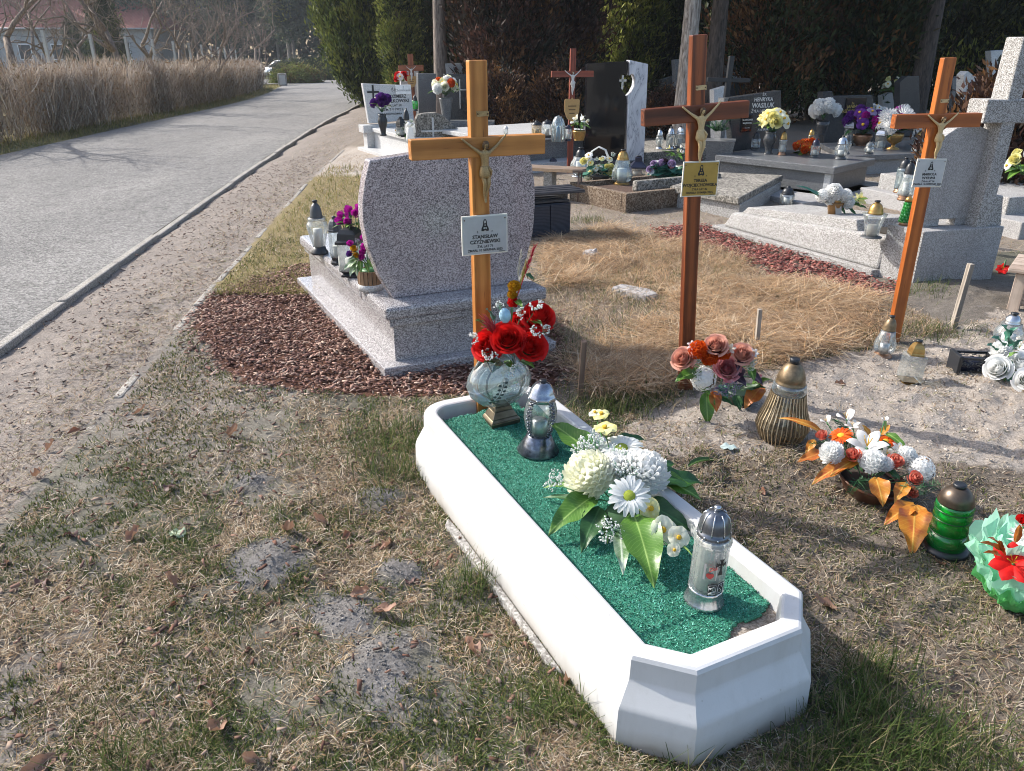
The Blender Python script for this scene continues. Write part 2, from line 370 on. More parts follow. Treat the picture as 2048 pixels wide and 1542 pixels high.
# ------------------------------------------------------------------ grass blades, numpy
GRASS = tinted('grass_blade', (1,1,1), .75, .3, .15)
def blades(name, x, y, L, W, tilt, bend, col, z0=None, az=None):
    n = len(x); az = rng.uniform(0, 2*np.pi, n) if az is None else az
    L = np.broadcast_to(L, n); W = np.broadcast_to(W, n); tilt = np.broadcast_to(tilt, n); bend = np.broadcast_to(bend, n)
    z = hgt(x, y) if z0 is None else z0
    dx, dy = np.cos(az), np.sin(az); px, py = -dy, dx
    b = np.stack([x, y, z], 1); d1 = np.stack([dx*np.sin(tilt), dy*np.sin(tilt), np.cos(tilt)], 1)
    t2 = np.minimum(tilt+bend, 1.75); d2 = np.stack([dx*np.sin(t2), dy*np.sin(t2), np.cos(t2)], 1)
    m = b+d1*(L*.5)[:, None]; m[:, 2] = np.maximum(m[:, 2], z+.004+.006*rng.random(n)); e = m+d2*(L*.5)[:, None]; e[:, 2] = np.maximum(e[:, 2], z+.003+.006*rng.random(n))
    pw = np.stack([px, py, np.zeros(n)], 1)*W[:, None]*.5
    v = np.stack([b-pw, b+pw, m-pw*.8, m+pw*.8, e-pw*.15, e+pw*.15], 1).reshape(-1, 3)
    i = np.arange(n)*6; f = np.concatenate([np.stack([i, i+1, i+3, i+2], 1), np.stack([i+2, i+3, i+5, i+4], 1)])
    return kind(link(name, np_mesh(name, v, f, GRASS, np.repeat(col, 6, 0))), 'stuff')
def scatter(n, x0, x1, y0, y1, pw=1.6):
    u = rng.random(n); k = 1-pw; y = (y0**k+u*(y1**k-y0**k))**(1/k) if pw != 1 else y0*(y1/y0)**u
    return rng.uniform(x0, x1, n), y
def off_road(x, y): return (x > plx(ST, y)+.05)
GRV_O = Vector((.292, 1.453)); GRV_U = Vector((-.437, .8995)); GRV_V = Vector((.8995, .437))
def in_grave(x, y, m=0.):
    rx_, ry_ = x-GRV_O.x, y-GRV_O.y; a = rx_*GRV_U.x+ry_*GRV_U.y; b = rx_*GRV_V.x+ry_*GRV_V.y
    ch = (a+.113) > np.maximum(.09-b, b-.466)
    return (a > -.113-.03-m) & (a < 1.60+m) & (b > -.04-m) & (b < .6+m) & (ch | (m < 0))
def pick(n, stops, jit=.25):
    c = np.array(stops)[rng.integers(0, len(stops), n)]; return c*rng.uniform(1-jit, 1+jit, (n, 1))
STR_C = [(.55,.45,.31), (.44,.34,.22), (.66,.58,.46), (.22,.155,.10), (.36,.24,.13), (.16,.115,.085), (.27,.21,.15)]
GRN_C = [(.065,.105,.028), (.085,.13,.032), (.11,.15,.04), (.16,.17,.055), (.05,.075,.022)]
def lawn():
    x, y = scatter(470000, -2.8, 1.9, 1.05, 7.0, 1.7)
    bare = np.ones(len(x), bool)
    for mx, my, r, a in MOLE:
        w = np.exp(-(((x-mx)**2+(y-my)**2)/r**2)*1.1); bare &= (w+(fbm(x, y, 17, 3)-.5)*.9 < .38+.15*rng.random(len(x)))
    ok = off_road(x, y) & ~in_grave(x, y) & bare & ~inside(x, y, MULCH) & ~inside(x, y, STRAW) & ~inside(x, y, SAND)
    soil = inside(x, y, SOILR); ok &= ~soil | (rng.random(len(x)) < .10+.5*(fbm(x, y, 2.3) > .56))
    cl = fbm(x+3, y+1, 5, 3); sp_ = np.clip((fbm(x+4, y+3, 1.1, 3)-.45)*4+np.clip((-.9-x)*.7, 0, .6)+np.clip((y-3)*.35, 0, .5), 0, 1); ok &= rng.random(len(x)) < np.clip((cl-.25)*3.4, .15, 1)*(1-.55*sp_)
    x, y = x[ok], y[ok]; n = len(x); g = greenness(x, y); tf = fbm(x+1, y+6, 7, 3); gr = rng.random(n) < np.clip(.22+.6*g, 0, .85)*np.clip((tf-.36)*5, .08, 1)
    col = np.where(gr[:, None], pick(n, GRN_C), pick(n, STR_C)); k = np.sqrt(np.clip(y/2, .8, 3))
    L = np.where(gr, rng.uniform(.010, .035, n), rng.uniform(.012, .055, n)); tilt = np.where(gr, rng.uniform(.3, 1.3, n), rng.uniform(1.0, 1.5, n))
    blades('grass', x, y, L, .0026*k*rng.uniform(.7, 1.3, n), tilt, rng.uniform(0, .6, n), col)['label'] = 'short patchy grass, part dry and part green, left of the white grave'
lawn()
def moss():
    x, y = scatter(230000, -2.6, 2.2, 1.05, 7.0, 1.6); n0 = fbm(x+21, y+4, 2.2, 4); n5 = fbm(x+2, y+9, 11, 3); so = inside(x, y, SOILR)
    ok = off_road(x, y) & ~in_grave(x, y) & ~inside(x, y, MULCH) & ~inside(x, y, STRAW) & ~inside(x, y, SAND) & (rng.random(len(x)) < np.clip((n0*.6+n5*.6-.52)*5, 0, 1)*np.where(so, .35, 1.))
    x, y = x[ok], y[ok]; n = len(x)
    blades('moss', x, y, rng.uniform(.006, .022, n), .0042*np.sqrt(np.clip(y/2, .8, 3))*rng.uniform(.6, 1.2, n), rng.uniform(.2, 1.3, n), rng.uniform(0, .5, n), pick(n, [(.10,.12,.035), (.075,.10,.028), (.14,.15,.05), (.19,.17,.07), (.055,.075,.025)]))['label'] = 'short olive green moss and seedling grass between the straw'
moss()
def strawbed():
    x, y = scatter(100000, .1, 3.6, 3.5, 7.4, 1.2); n1 = fbm(x, y, 1.4, 3)
    ok = inside(x+(fbm(x, y, 4)-.5)*.2, y, STRAW) & (rng.random(len(x)) < np.clip((n1-.42)*6, .04, 1)); x, y = x[ok], y[ok]; n = len(x)
    az = fbm(x, y, 1.3, 3)*16+rng.normal(0, 1.25, n)
    c = pick(n, [(.62,.46,.29), (.53,.36,.21), (.68,.56,.40), (.40,.27,.17), (.56,.35,.18), (.28,.195,.13)])
    mat_ = fbm(x+7, y, 2.2, 3); lift = np.clip((mat_-.4)*.35, 0, .07)*rng.random(n)
    blades('dry_grass', x, y, rng.uniform(.07, .24, n), .0034*rng.uniform(.7, 1.3, n), rng.uniform(1.15, 1.5, n), rng.uniform(.0, .4, n), c, hgt(x, y)+lift, az)['label'] = 'long matted straw coloured grass between the crosses'
    x, y = scatter(60000, .1, 3.6, 3.4, 7.4, 1.2); ok = inside(x+(fbm(x, y, 4)-.5)*.3, y+(fbm(x+2, y, 4)-.5)*.3, STRAW); x, y = x[ok], y[ok]; n = len(x)
    blades('dry_grass', x, y, rng.uniform(.02, .08, n), .0034, rng.uniform(.5, 1.5, n), rng.uniform(0, .6, n), pick(n, [(.5,.38,.25), (.6,.5,.37), (.3,.21,.14), (.2,.14,.1), (.16,.16,.06)], .3))['label'] = 'short broken straw and stubble between the crosses'
    # green and dark tufts in the shade beside the slab and at the edges of the straw
    x, y = scatter(9000, .1, 3.4, 3.3, 6.4, 1.2); ok = (inside(x, y, STRAW)) & (fbm(x+4, y+4, 2.5, 3) > .5); x, y = x[ok], y[ok]; n = len(x)
    blades('grass', x, y, rng.uniform(.04, .12, n), .003, rng.uniform(.2, 1.1, n), rng.uniform(0, .6, n), pick(n, GRN_C+[(.3,.24,.12)]))['label'] = 'green tufts growing through the straw'
strawbed()
def sparse():
    # dry litter and thin tufts on sand, verge and trodden soil
    x, y = scatter(380000, -5.4, 5.5, 1.1, 24, 1.4); s = inside(x, y, SAND); so = inside(x, y, SOILR); ve = (x < plx(ST, y)) & (x > plx(KR, y)+.12); fa = (y > 6.4) & (x > plx(ST, y)+.1)
    nz = fbm(x, y, 3, 3); dk = x-plx(KR, y); p = np.where(s, .12+.8*(nz > .6), np.where(so, .25+.5*(nz > .5), np.where(ve, np.clip((dk-.3)*2.2, .05, 1)*np.clip((nz-.15)*4, .3, 1), np.where(fa & (y < 13), .6, 0)))); ok = (rng.random(len(x)) < p) & ~in_grave(x, y) & ~inside(x, y, MULCH)
    x, y = x[ok], y[ok]; n = len(x); c = pick(n, [(.34,.27,.19), (.24,.17,.12), (.46,.38,.27), (.16,.11,.08), (.38,.27,.17), (.52,.45,.35), (.17,.18,.07)])
    blades('dry_litter', x, y, rng.uniform(.012, .055, n)*np.sqrt(np.clip(y/3, 1, 3)), .0032*np.sqrt(np.clip(y/3, .7, 3)), rng.uniform(1.1, 1.55, n), .2, c)['label'] = 'thin dry grass and needle litter on the sandy ground'
    # far lawns: low yellow green grass left of the tombs and under the hedge
    x = rng.uniform(-16, 1, 260000); y = 5.2+46*rng.random(260000)**2.2
    a = (x > plx(ST, y)+.08) & (x < plx(ST, y)+1.9) & (y < 11.5) & (fbm(x, y, 1.2, 3) > .34); b = (x < plx(KL, y)-.15) & (x > plx(KL, y)-1.5); ok = a | b
    x, y = x[ok], y[ok]; n = len(x); c = pick(n, [(.26,.24,.08), (.34,.27,.12), (.15,.17,.04), (.40,.31,.16)])
    blades('grass', x, y, rng.uniform(.03, .09, n)*np.sqrt(np.clip(y/6, 1, 3)), .004*np.clip(y/6, 1, 3), rng.uniform(.3, 1.3, n), .4, c)['label'] = 'low yellowish grass by the road and under the hedge'
    # long green tufts around the near end of the white grave and the far corners
    cs = [(1.0,1.37,.13,1300), (.80,1.33,.08,500), (1.0,1.62,.06,260), (.45,1.24,.10,160), (.12,1.5,.07,220), (.9,1.5,.07,400), (-.42,2.75,.12,500), (-.5,3.0,.16,700), (.45,3.35,.12,500), (.62,3.5,.12,420), (2.62,4.45,.15,300), (2.95,5.25,.12,200), (.75,7.7,.12,260), (-.12,2.05,.06,260), (-.95,1.35,.06,140), (1.4,2.85,.06,200)]
    X = []; Y = []
    for a_, b_, r_, k_ in cs: X.append(rng.normal(a_, r_, k_)); Y.append(rng.normal(b_, r_*.7, k_))
    x = np.concatenate(X); y = np.concatenate(Y); ok = ~in_grave(x, y, .01); x, y = x[ok], y[ok]; n = len(x)
    blades('grass', x, y, rng.uniform(.04, .13, n), .0026, rng.uniform(.05, 1.1, n), rng.uniform(.1, .9, n), pick(n, GRN_C+[(.04,.065,.018), (.30,.24,.14)]))['label'] = 'long green grass tufts around the grave edges'
sparse()
# ------------------------------------------------------------------ bark mulch
def chips(name, poly, n, stops, lo, hi, label, skip=None, edge=.07):
    xs_ = [q[0] for q in poly]; ys_ = [q[1] for q in poly]
    x = rng.uniform(min(xs_), max(xs_), n*3); y = rng.uniform(min(ys_), max(ys_), n*3)
    ok = inside(x+(fbm(x, y, 6)-.5)*.22+rng.normal(0, edge, n*3), y+(fbm(x+3, y, 6)-.5)*.22+rng.normal(0, edge, n*3), poly)
    if skip: ok &= ~skip(x, y)
    x, y = x[ok][:n], y[ok][:n]; k = len(x)
    L = rng.uniform(lo, hi, k); W = L*rng.uniform(.25, .55, k); T = rng.uniform(.0015, .004, k)
    az = rng.uniform(0, 6.28, k); ti = rng.normal(0, .22, k); ro = rng.normal(0, .22, k)
    ex = np.stack([np.cos(az)*np.cos(ti), np.sin(az)*np.cos(ti), np.sin(ti)], 1); s_ = np.stack([-np.sin(az)*np.cos(ro), np.cos(az)*np.cos(ro), np.sin(ro)], 1); u = np.cross(ex, s_)
    c = np.stack([x, y, hgt(x, y)+rng.uniform(.004, .028, k)*min(1., hi/.045)], 1); v = []
    for a, b, d in ((-1,-1,-1), (1,-.7,-1), (1,.6,-1), (-1,1,-1), (-1,-1,1), (1,-.7,1), (1,.6,1), (-1,1,1)):
        v.append(c+ex*(a*L/2)[:, None]+s_*(b*W/2)[:, None]+u*(d*T/2)[:, None])
    v = np.stack(v, 1).reshape(-1, 3); i = np.arange(k)*8
    f = np.concatenate([np.stack([i+q for q in Q], 1) for Q in ((4,5,6,7), (0,1,5,4), (1,2,6,5), (2,3,7,6), (3,0,4,7))])
    o = kind(link(name, np_mesh(name, v, f, tinted(name+'_mat', (1,1,1), .8, 0, .2), np.repeat(pick(k, stops, .35), 8, 0))), 'stuff'); o['label'] = label
chips('bark_mulch', MULCH, 19000, [(.20,.11,.085), (.15,.075,.06), (.29,.175,.135), (.10,.052,.043), (.38,.27,.21)], .006, .036, 'brown bark chips spread around the granite tombstone')
chips('red_mulch', REDM, 3600, [(.22,.07,.057), (.27,.095,.078), (.17,.05,.042), (.31,.16,.13)], .012, .05, 'red dyed bark chips along the terrazzo grave')
# ------------------------------------------------------------------ crumbs of soil
def disc(x, y, r, k=14): return [(x+r*(1+.2*math.sin(i*2.7+x*9))*math.cos(6.283*i/k), y+r*.8*(1+.2*math.sin(i*1.9+y*7))*math.sin(6.283*i/k)) for i in range(k)]
for i, (mx, my, r, a) in enumerate(MOLE[:6]): chips('soil_crumbs', disc(mx, my, r*1.05), int(2600*r), [(.21,.198,.188), (.25,.235,.22), (.16,.15,.14)], .003, .008, 'grey crumbly soil of a molehill in the lawn')
chips('sand_crumbs', SAND, 3500, [(.46,.39,.32), (.40,.34,.28), (.30,.25,.21), (.52,.46,.39)], .004, .016, 'loose lumps of sand around the crosses')
chips('soil_lumps', SOILR, 3500, [(.22,.175,.135), (.17,.13,.10), (.27,.22,.17)], .004, .013, 'loose lumps of trodden soil right of the white grave', lambda x, y: in_grave(x, y, .02))
# ------------------------------------------------------------------ dry leaves
def leafmesh(name, L, W, mat, curl=.5, fold=.3, tipk=1., nu=4, nv=8, wav=0.):
    def fn(u, v):
        w = W*math.sin(math.pi*min(1, v**.8*.96+.04))**.8*(1-.15*v); s_ = (u-.5)*2
        a = curl*v; y = L*(math.sin(a)/curl if curl else v); z = -L*((1-math.cos(a))/curl) if curl else 0
        return (s_*w*.5*math.cos(fold*abs(s_)), y, z+abs(s_)**1.3*w*.5*math.sin(fold)+wav*W*math.sin(v*14+s_*3)*abs(s_)*.25)
    return MB().patch(fn, nu, nv).mesh(name, mat)
def vein_mat(name, base, vein, rough=.5, scale=40., trans=.2, tip=None):
    t = NT(name); co = t.co(); sx = t.n('SeparateXYZ'); t.l(co, sx.inputs[0]); ab = t.n('Math', operation='ABSOLUTE'); t.l(sx.outputs[0], ab.inputs[0])
    ch = t.n('Math', operation='MULTIPLY_ADD'); t.l(ab.outputs[0], ch.inputs[0]); ch.inputs[1].default_value = -.9; t.l(sx.outputs[1], ch.inputs[2])
    nz = t.n('Math', operation='MULTIPLY_ADD'); t.l(t.noise(co, 25, 2), nz.inputs[0]); nz.inputs[1].default_value = .012; t.l(ch.outputs[0], nz.inputs[2])
    fq = t.n('Math', operation='MULTIPLY'); t.l(nz.outputs[0], fq.inputs[0]); fq.inputs[1].default_value = scale*8; sn = t.n('Math', operation='SINE'); t.l(fq.outputs[0], sn.inputs[0])
    mid = t.ramp(ab.outputs[0], [(0, (1,1,1)), (.004, (0,0,0))]); vn = t.ramp(sn.outputs[0], [(.80, (0,0,0)), (1, (.5,.5,.5))])
    f = t.mix(mid, vn, .5, 'ADD'); n = t.noise(co, 30, 3); b = t.mix(tuple(q*.75 for q in base), tuple(q*1.2 for q in base), n)
    if tip is not None: b = t.mix(b, tip, t.ramp(t.noise(co, 14, 2), [(.42, (0,0,0)), (.62, (1,1,1))]))
    c = t.mix(b, vein, f); t.col(c); t.set(Roughness=rough); t.bump(f, .25, .003)
    tr = t.n('BsdfTranslucent'); t.l(c, tr.inputs[0]); mx = t.n('MixShader'); mx.inputs[0].default_value = trans
    t.l(t.p.outputs[0], mx.inputs[1]); t.l(tr.outputs[0], mx.inputs[2]); t.l(mx.outputs[0], t.out.inputs[0]); MAT[name] = t.m; return t.m
DRY = [vein_mat('dry_leaf_a', (.20,.085,.05), (.30,.16,.1), .6), vein_mat('dry_leaf_b', (.30,.17,.11), (.38,.25,.18), .6), vein_mat('dry_leaf_c', (.12,.06,.05), (.2,.12,.1), .6)]
DL = [leafmesh('dry_leaf', L, W, DRY[i % 3], c, f, wav=w) for i, (L, W, c, f, w) in enumerate([(.075,.04,1.6,.9,.5), (.09,.05,-1.3,.7,.6), (.06,.045,1.1,.5,.7), (.08,.03,2.4,1.1,.3), (.07,.05,-.8,.9,.8), (.055,.035,1.9,.6,.4)])]
def dleaf(px, py, label, group):
    p = G(px, py); p.z = float(hgt(p.x, p.y))+.006
    o = link('dry_leaf', rnd.choice(DL), None, p, (rnd.uniform(-.5, .5), rnd.uniform(-.6, .6), rnd.uniform(0, 6.3)), rnd.uniform(.75, 1.25)); tag(o, label, 'leaf', group)
for px, py in ((415,1368),(505,1305),(450,1445),(70,955),(160,860),(265,830),(380,920),(455,870),(560,985),(605,960),(630,1100),(655,1045),(575,1065),(700,1065),(780,1080),(700,1195),(745,1230),(95,1165),(10,1150),(340,1225),(355,1180),(255,1095),(155,1085),(290,870),(330,1415),(205,1500),(215,1445),(1065,1500),(470,1010),(820,1170),(960,1310),(520,1530),(115,1515),(690,880),(30,1420),(610,1180),(90,905),(330,985),(560,1210),(250,940)):
    dleaf(px, py, 'crumpled brown leaf lying in the grass left of the white grave', 'dry leaves in the left lawn')
for px, py in ((1670,1232),(1530,990),(1420,1320),(1960,832),(1690,775),(1290,770),(1750,1480),(1850,1500),(1940,1470),(1700,1440),(1120,1380),(1870,1105)):
    dleaf(px, py, 'crumpled brown leaf lying on the bare soil right of the white grave', 'dry leaves on the right soil')
LAWN = gpoly((0,1060),(420,590),(560,760),(900,800),(830,950),(1240,1500),(1200,1900),(-600,1900),(-600,1542))
chips('leaf_crumbs', LAWN, 1100, [(.13,.065,.045), (.19,.11,.08), (.09,.052,.042), (.26,.19,.145)], .008, .030, 'small fragments of dry brown leaves in the lawn', lambda x, y: in_grave(x, y, .02))
VERGE = gpoly((-700,1100),(0,700),(500,340),(640,300),(600,380),(400,610),(0,1060),(-700,1900))
chips('leaf_crumbs', VERGE, 2600, [(.16,.10,.075), (.22,.155,.12), (.10,.068,.054), (.30,.24,.19)], .008, .03, 'small brown leaf and bark fragments on the sandy verge')
# a few singular bits
LG = vein_mat('pale_leaf', (.36,.44,.28), (.6,.66,.5), .5); o = link('fallen_leaf', leafmesh('fallen_leaf', .07, .06, LG, .5, .3, wav=.6), None, G(368,1072,.02), (.2,.1,1.2)); tag(o, 'single pale green leaf lying on the dry lawn', 'leaf')
LD = vein_mat('dark_leaf', (.06,.13,.03), (.16,.26,.08), .4); o = link('fallen_leaf', leafmesh('fallen_leaf', .17, .045, LD, 1.1, .8), None, G(1375,935,.012), (.55,0,-1.35)); tag(o, 'long dark green artificial leaf fallen on the soil right of the white grave', 'leaf')
LT = plain('pale_teal', (.42,.52,.50), .5); o = link('fallen_leaf', leafmesh('fallen_leaf', .08, .05, LT, .3, .1, wav=.5), None, G(1440,893,.015), (.1,.1,-1.7)); tag(o, 'pale grey green torn leaf on the soil near the ribbed lantern', 'leaf')
ROCK = speckle('rock', [(.2, (.25,.23,.22)), (.5, (.45,.42,.4)), (.8, (.6,.57,.54))], 60, .9, .5, .3)
def rock(name, p, s, label, seed, flat=1.):
    r_ = random.Random(seed); bm = bmesh.new(); bmesh.ops.create_icosphere(bm, subdivisions=3, radius=1)
    for v in bm.verts:
        n = v.co.normalized(); k = .8+.35*float(vnoise(n.x*2+seed, n.y*2+n.z*3, 1.3))+.12*float(vnoise(n.x*6+seed, n.y*6+n.z*5, 1)); v.co = Vector((n.x*s[0], n.y*s[1], n.z*s[2]*flat))*k
    me = bpy.data.meshes.new(name); bm.to_mesh(me); bm.free(); me.materials.append(ROCK); tag(link(name, me, None, p), label, 'stone')
rock('rock', G(1183,518,.02), (.085,.07,.08), 'fist sized grey rock lying on the straw behind the tombstone', 3)
mb = MB().prism([(-.17,-.07), (.12,-.10), (.17,.02), (.08,.09), (-.15,.06)], -.03, .035, 0, [(-.16,-.06), (.11,-.09), (.155,.02), (.07,.08), (-.14,.05)])
tag(obj('paving_stone', mb, ROCK, None, G(1272,588,.02), (0,.05,-.6), .008), 'flat broken paving stone half buried in the straw', 'stone')
# ================================================================== WHITE GRAVE SURROUND
def white_mat():
    t = NT('white_plastic'); co = t.co(); f = t.noise(co, 4, 4); d = t.noise(co, 60, 3)
    c = t.ramp(f, [(.3, (.55,.55,.545)), (.65, (.59,.59,.588))]); c = t.mix(c, t.ramp(d, [(.25, (.86,.85,.83)), (.4, (1,1,1))]), .5, 'MULTIPLY')
    sz = t.n('SeparateXYZ'); t.l(co, sz.inputs[0]); s2 = t.n('Math', operation='MULTIPLY_ADD'); t.l(f, s2.inputs[0]); s2.inputs[1].default_value = -.5; s3 = t.n('Math', operation='MULTIPLY_ADD'); t.l(sz.outputs[2], s3.inputs[0]); s3.inputs[1].default_value = 5.; s3.inputs[2].default_value = .24; t.l(s3.outputs[0], s2.inputs[2])
    dirt = t.ramp(s2.outputs[0], [(.0, (.45,.39,.32)), (.10, (.78,.74,.68)), (.32, (1,1,1))]); c = t.mix(c, dirt, .8, 'MULTIPLY')
    st = t.noise(t.co((6,6,1.5)), 1.6, 5, .7); c = t.mix(c, t.ramp(st, [(.36, (.85,.84,.81)), (.55, (1,1,1))]), .5, 'MULTIPLY'); sp2 = t.noise(co, 45, 2); c = t.mix(c, t.ramp(sp2, [(.22, (.55,.5,.44)), (.27, (1,1,1))]), .6, 'MULTIPLY')
    t.col(c); t.set(Roughness=.42); t.bump(t.noise(co, 220, 2), .08, .002); return t.m
WHITE = white_mat()
GRV = thing('grave_surround', 'white moulded grave surround with chamfered near corners', 'grave', (GRV_O.x, GRV_O.y, 0), (0, 0, math.atan2(GRV_V.y, GRV_V.x)))
# local frame: x = width (0..0.556), y = length (-.113 .. 1.585)
def ring(off, z, wob=0.):
    W, Y0, Y1, ch, rr = .556, -.113, 1.585, .111, .13
    pts = []; w0, w1, a, b = -off, W+off, Y0-off, Y1+off; c = ch+off*.586/1.0; c = ch+off*.586; r_ = max(.03, rr+off)
    pts += [(w0+c, a), (w1-c, a), (w1, a+c)]
    for i in range(9): t = i/8*math.pi/2; pts.append((w1-r_+r_*math.cos(t), b-r_+r_*math.sin(t)))
    for i in range(9): t = math.pi/2+i/8*math.pi/2; pts.append((w0+r_+r_*math.cos(t), b-r_+r_*math.sin(t)))
    pts += [(w0, a+c)]
    return [(x, y, z) for x, y in pts]
def surround():
    prof = [(.046, -.03), (.044, .03), (.0415, .112), (.039, .122), (.034, .130), (.010, .176), (.0055, .184), (.004, .191), (.002, .246), (-.003, .256), (-.010, .259), (-.046, .259), (-.053, .256), (-.057, .248), (-.062, .14)]
    mb = MB(); n = None
    for o, z in prof:
        r_ = ring(o, z); n = len(r_); mb.v += r_
    for k in range(len(prof)-1):
        for i in range(n):
            j = (i+1) % n; mb.f.append([k*n+i, k*n+j, (k+1)*n+j, (k+1)*n+i]); mb.m.append(0); mb.s.append(True)
    return mb
me = surround().mesh('surround_shell', WHITE)
o = link('surround_shell', me, GRV)
mo = o.modifiers.new('split', 'EDGE_SPLIT'); mo.split_angle = R(22)
SOILM = speckle('grave_soil', [(.2, (.2,.165,.13)), (.5, (.34,.29,.24)), (.8, (.48,.42,.36))], 220, .95, .6, .3)
mb = MB(); pr = ring(-.06, .188)
def fill(u, v): 
    x = .058+(.556-.116)*u; y = -.05+(1.585+.05-.06)*v; return (x, y, .186+.012*(float(fbm(np.array([x*3]), np.array([y*3]), 4)[0])-.5)*2)
# soil follows the ring: triangulated polygon fan from the ring
mb.add(pr, [tuple(range(len(pr)))]); obj('soil', mb, SOILM, GRV)
# green mat
def carpet():
    t = NT('green_mat'); co = t.co(); n = t.noise(co, 230, 3, .7); b = t.noise(co, 5, 3)
    c = t.ramp(n, [(.3, (.008,.08,.046)), (.5, (.02,.20,.125)), (.72, (.12,.42,.31))]); c = t.mix(c, t.ramp(b, [(.3, (.8,.85,.8)), (.7, (1.1,1.05,1.05))]), 1., 'MULTIPLY')
    t.col(c); t.set(Roughness=.7); t.bump(n, .8, .006); return t.m
TURF = tinted('green_pile', (1,1,1), .55, .15, .3)
mat_edge = []
def mat_z(x, y): return .207+.014*np.exp(-((y-1.5)/.12)**2)+.006*(fbm(x*2, y*2, 3, 3)-.5)*2-.006*(y < .1)
cells = []
nxm, nym = 60, 190; X0, X1, Y0, Y1 = .062, .494, -.045, 1.525
mv = []; 
for j in range(nym+1):
    for i in range(nxm+1):
        x = X0+(X1-X0)*i/nxm; y = Y0+(Y1-Y0)*j/nym; mv.append((x, y))
mv = np.array(mv)
def in_mat(x, y):
    edge = -.050+.085*np.clip((x-.10)/.4, 0, 1)+.010*np.sin(x*40)+.008*np.sin(x*17+1)        # ragged cut, lifted at the right corner
    back = 1.495-.02*np.sin(x*9)+.006*np.sin(x*50)
    ch = (y+.113-.06) > (.135-x); cb = ((x > .15) | ((x-.15)**2+(y-1.435)**2 < .09**2) | (y < 1.435)) & ((x < .42) | (y < 1.44))
    return (y > edge) & (y < back) & ch & cb
zz = mat_z(mv[:, 0], mv[:, 1]); keep = in_mat(mv[:, 0], mv[:, 1])
fc = []
for j in range(nym):
    for i in range(nxm):
        q = (j*(nxm+1)+i, j*(nxm+1)+i+1, (j+1)*(nxm+1)+i+1, (j+1)*(nxm+1)+i)
        if all(keep[k] for k in q): fc.append(q)
me = np_mesh('turf_mat', np.column_stack([mv, zz]), np.array(fc), carpet(), None, True)
TM = link('turf_mat', me, None, (GRV_O.x, GRV_O.y, 0), (0, 0, math.atan2(GRV_V.y, GRV_V.x))); tag(TM, 'green artificial turf mat lying inside the white grave surround', 'mat')
so = TM.modifiers.new('thick', 'SOLIDIFY'); so.thickness = .006; so.offset = -1
n = 42000; x = rng.uniform(X0, X1, n); y = rng.uniform(Y0, Y1, n); k = in_mat(x, y) & in_mat(x, y-.01); x, y = x[k], y[k]; n = len(x)
c_ = np.array([(.03,.24,.15), (.02,.17,.10), (.05,.33,.22), (.18,.52,.41), (.01,.10,.06)])[rng.integers(0, 5, n)]*rng.uniform(.8, 1.2, (n, 1))
az = rng.uniform(0, 6.28, n); ti = rng.uniform(.5, 1.4, n); L = rng.uniform(.004, .008, n); d = np.stack([np.cos(az)*np.sin(ti), np.sin(az)*np.sin(ti), np.cos(ti)], 1); w = np.stack([-np.sin(az), np.cos(az), 0*az], 1)*.0016
b = np.stack([x, y, mat_z(x, y)-.001], 1); v = np.stack([b-w, b+w, b+d*L[:, None]+w*.6, b+d*L[:, None]-w*.6], 1).reshape(-1, 3)
kind(link('pile', np_mesh('pile', v, np.arange(n*4).reshape(-1, 4), TURF, np.repeat(c_, 4, 0)), TM), 'stuff')
# painted concrete edging along the left foot of the surround
CONW = speckle('whitewashed_concrete', [(.2, (.22,.20,.18)), (.5, (.40,.38,.35)), (.8, (.56,.54,.5))], 120, .9, .5, .35)
mb = MB(); q = [(-.072,.30), (-.05,.24), (-.048,1.0), (-.056,1.1), (-.085,1.06), (-.07,.7)]
mb.prism(q, -.05, .016, 0, [(a*.985, b_) for a, b_ in q]); tag(obj('foundation_strip', mb, CONW, None, (GRV_O.x, GRV_O.y, 0), (0, 0, math.atan2(GRV_V.y, GRV_V.x)), .006), 'rough whitewashed concrete strip along the left foot of the white surround', 'concrete strip')

# ================================================================== CRUCIFIX FIGURE (skin modifier, one continuous body)
def skin_mesh(name, pts, edges, root, sub=2):
    me = bpy.data.meshes.new(name+'_sk'); me.from_pydata([p_[0] for p_ in pts], edges, []); ob = bpy.data.objects.new('tmp', me); COL.objects.link(ob)
    ob.modifiers.new('skin', 'SKIN'); s_ = ob.modifiers.new('sub', 'SUBSURF'); s_.levels = sub; s_.render_levels = sub
    for i, p_ in enumerate(pts):
        sv = me.skin_vertices[0].data[i]; rr = p_[1]; sv.radius = rr if isinstance(rr, tuple) else (rr, rr); sv.use_root = (i == root)
    bpy.context.view_layer.update(); dg = bpy.context.evaluated_depsgraph_get()
    out = bpy.data.meshes.new_from_object(ob.evaluated_get(dg)); out.name = name; bpy.data.objects.remove(ob); return out
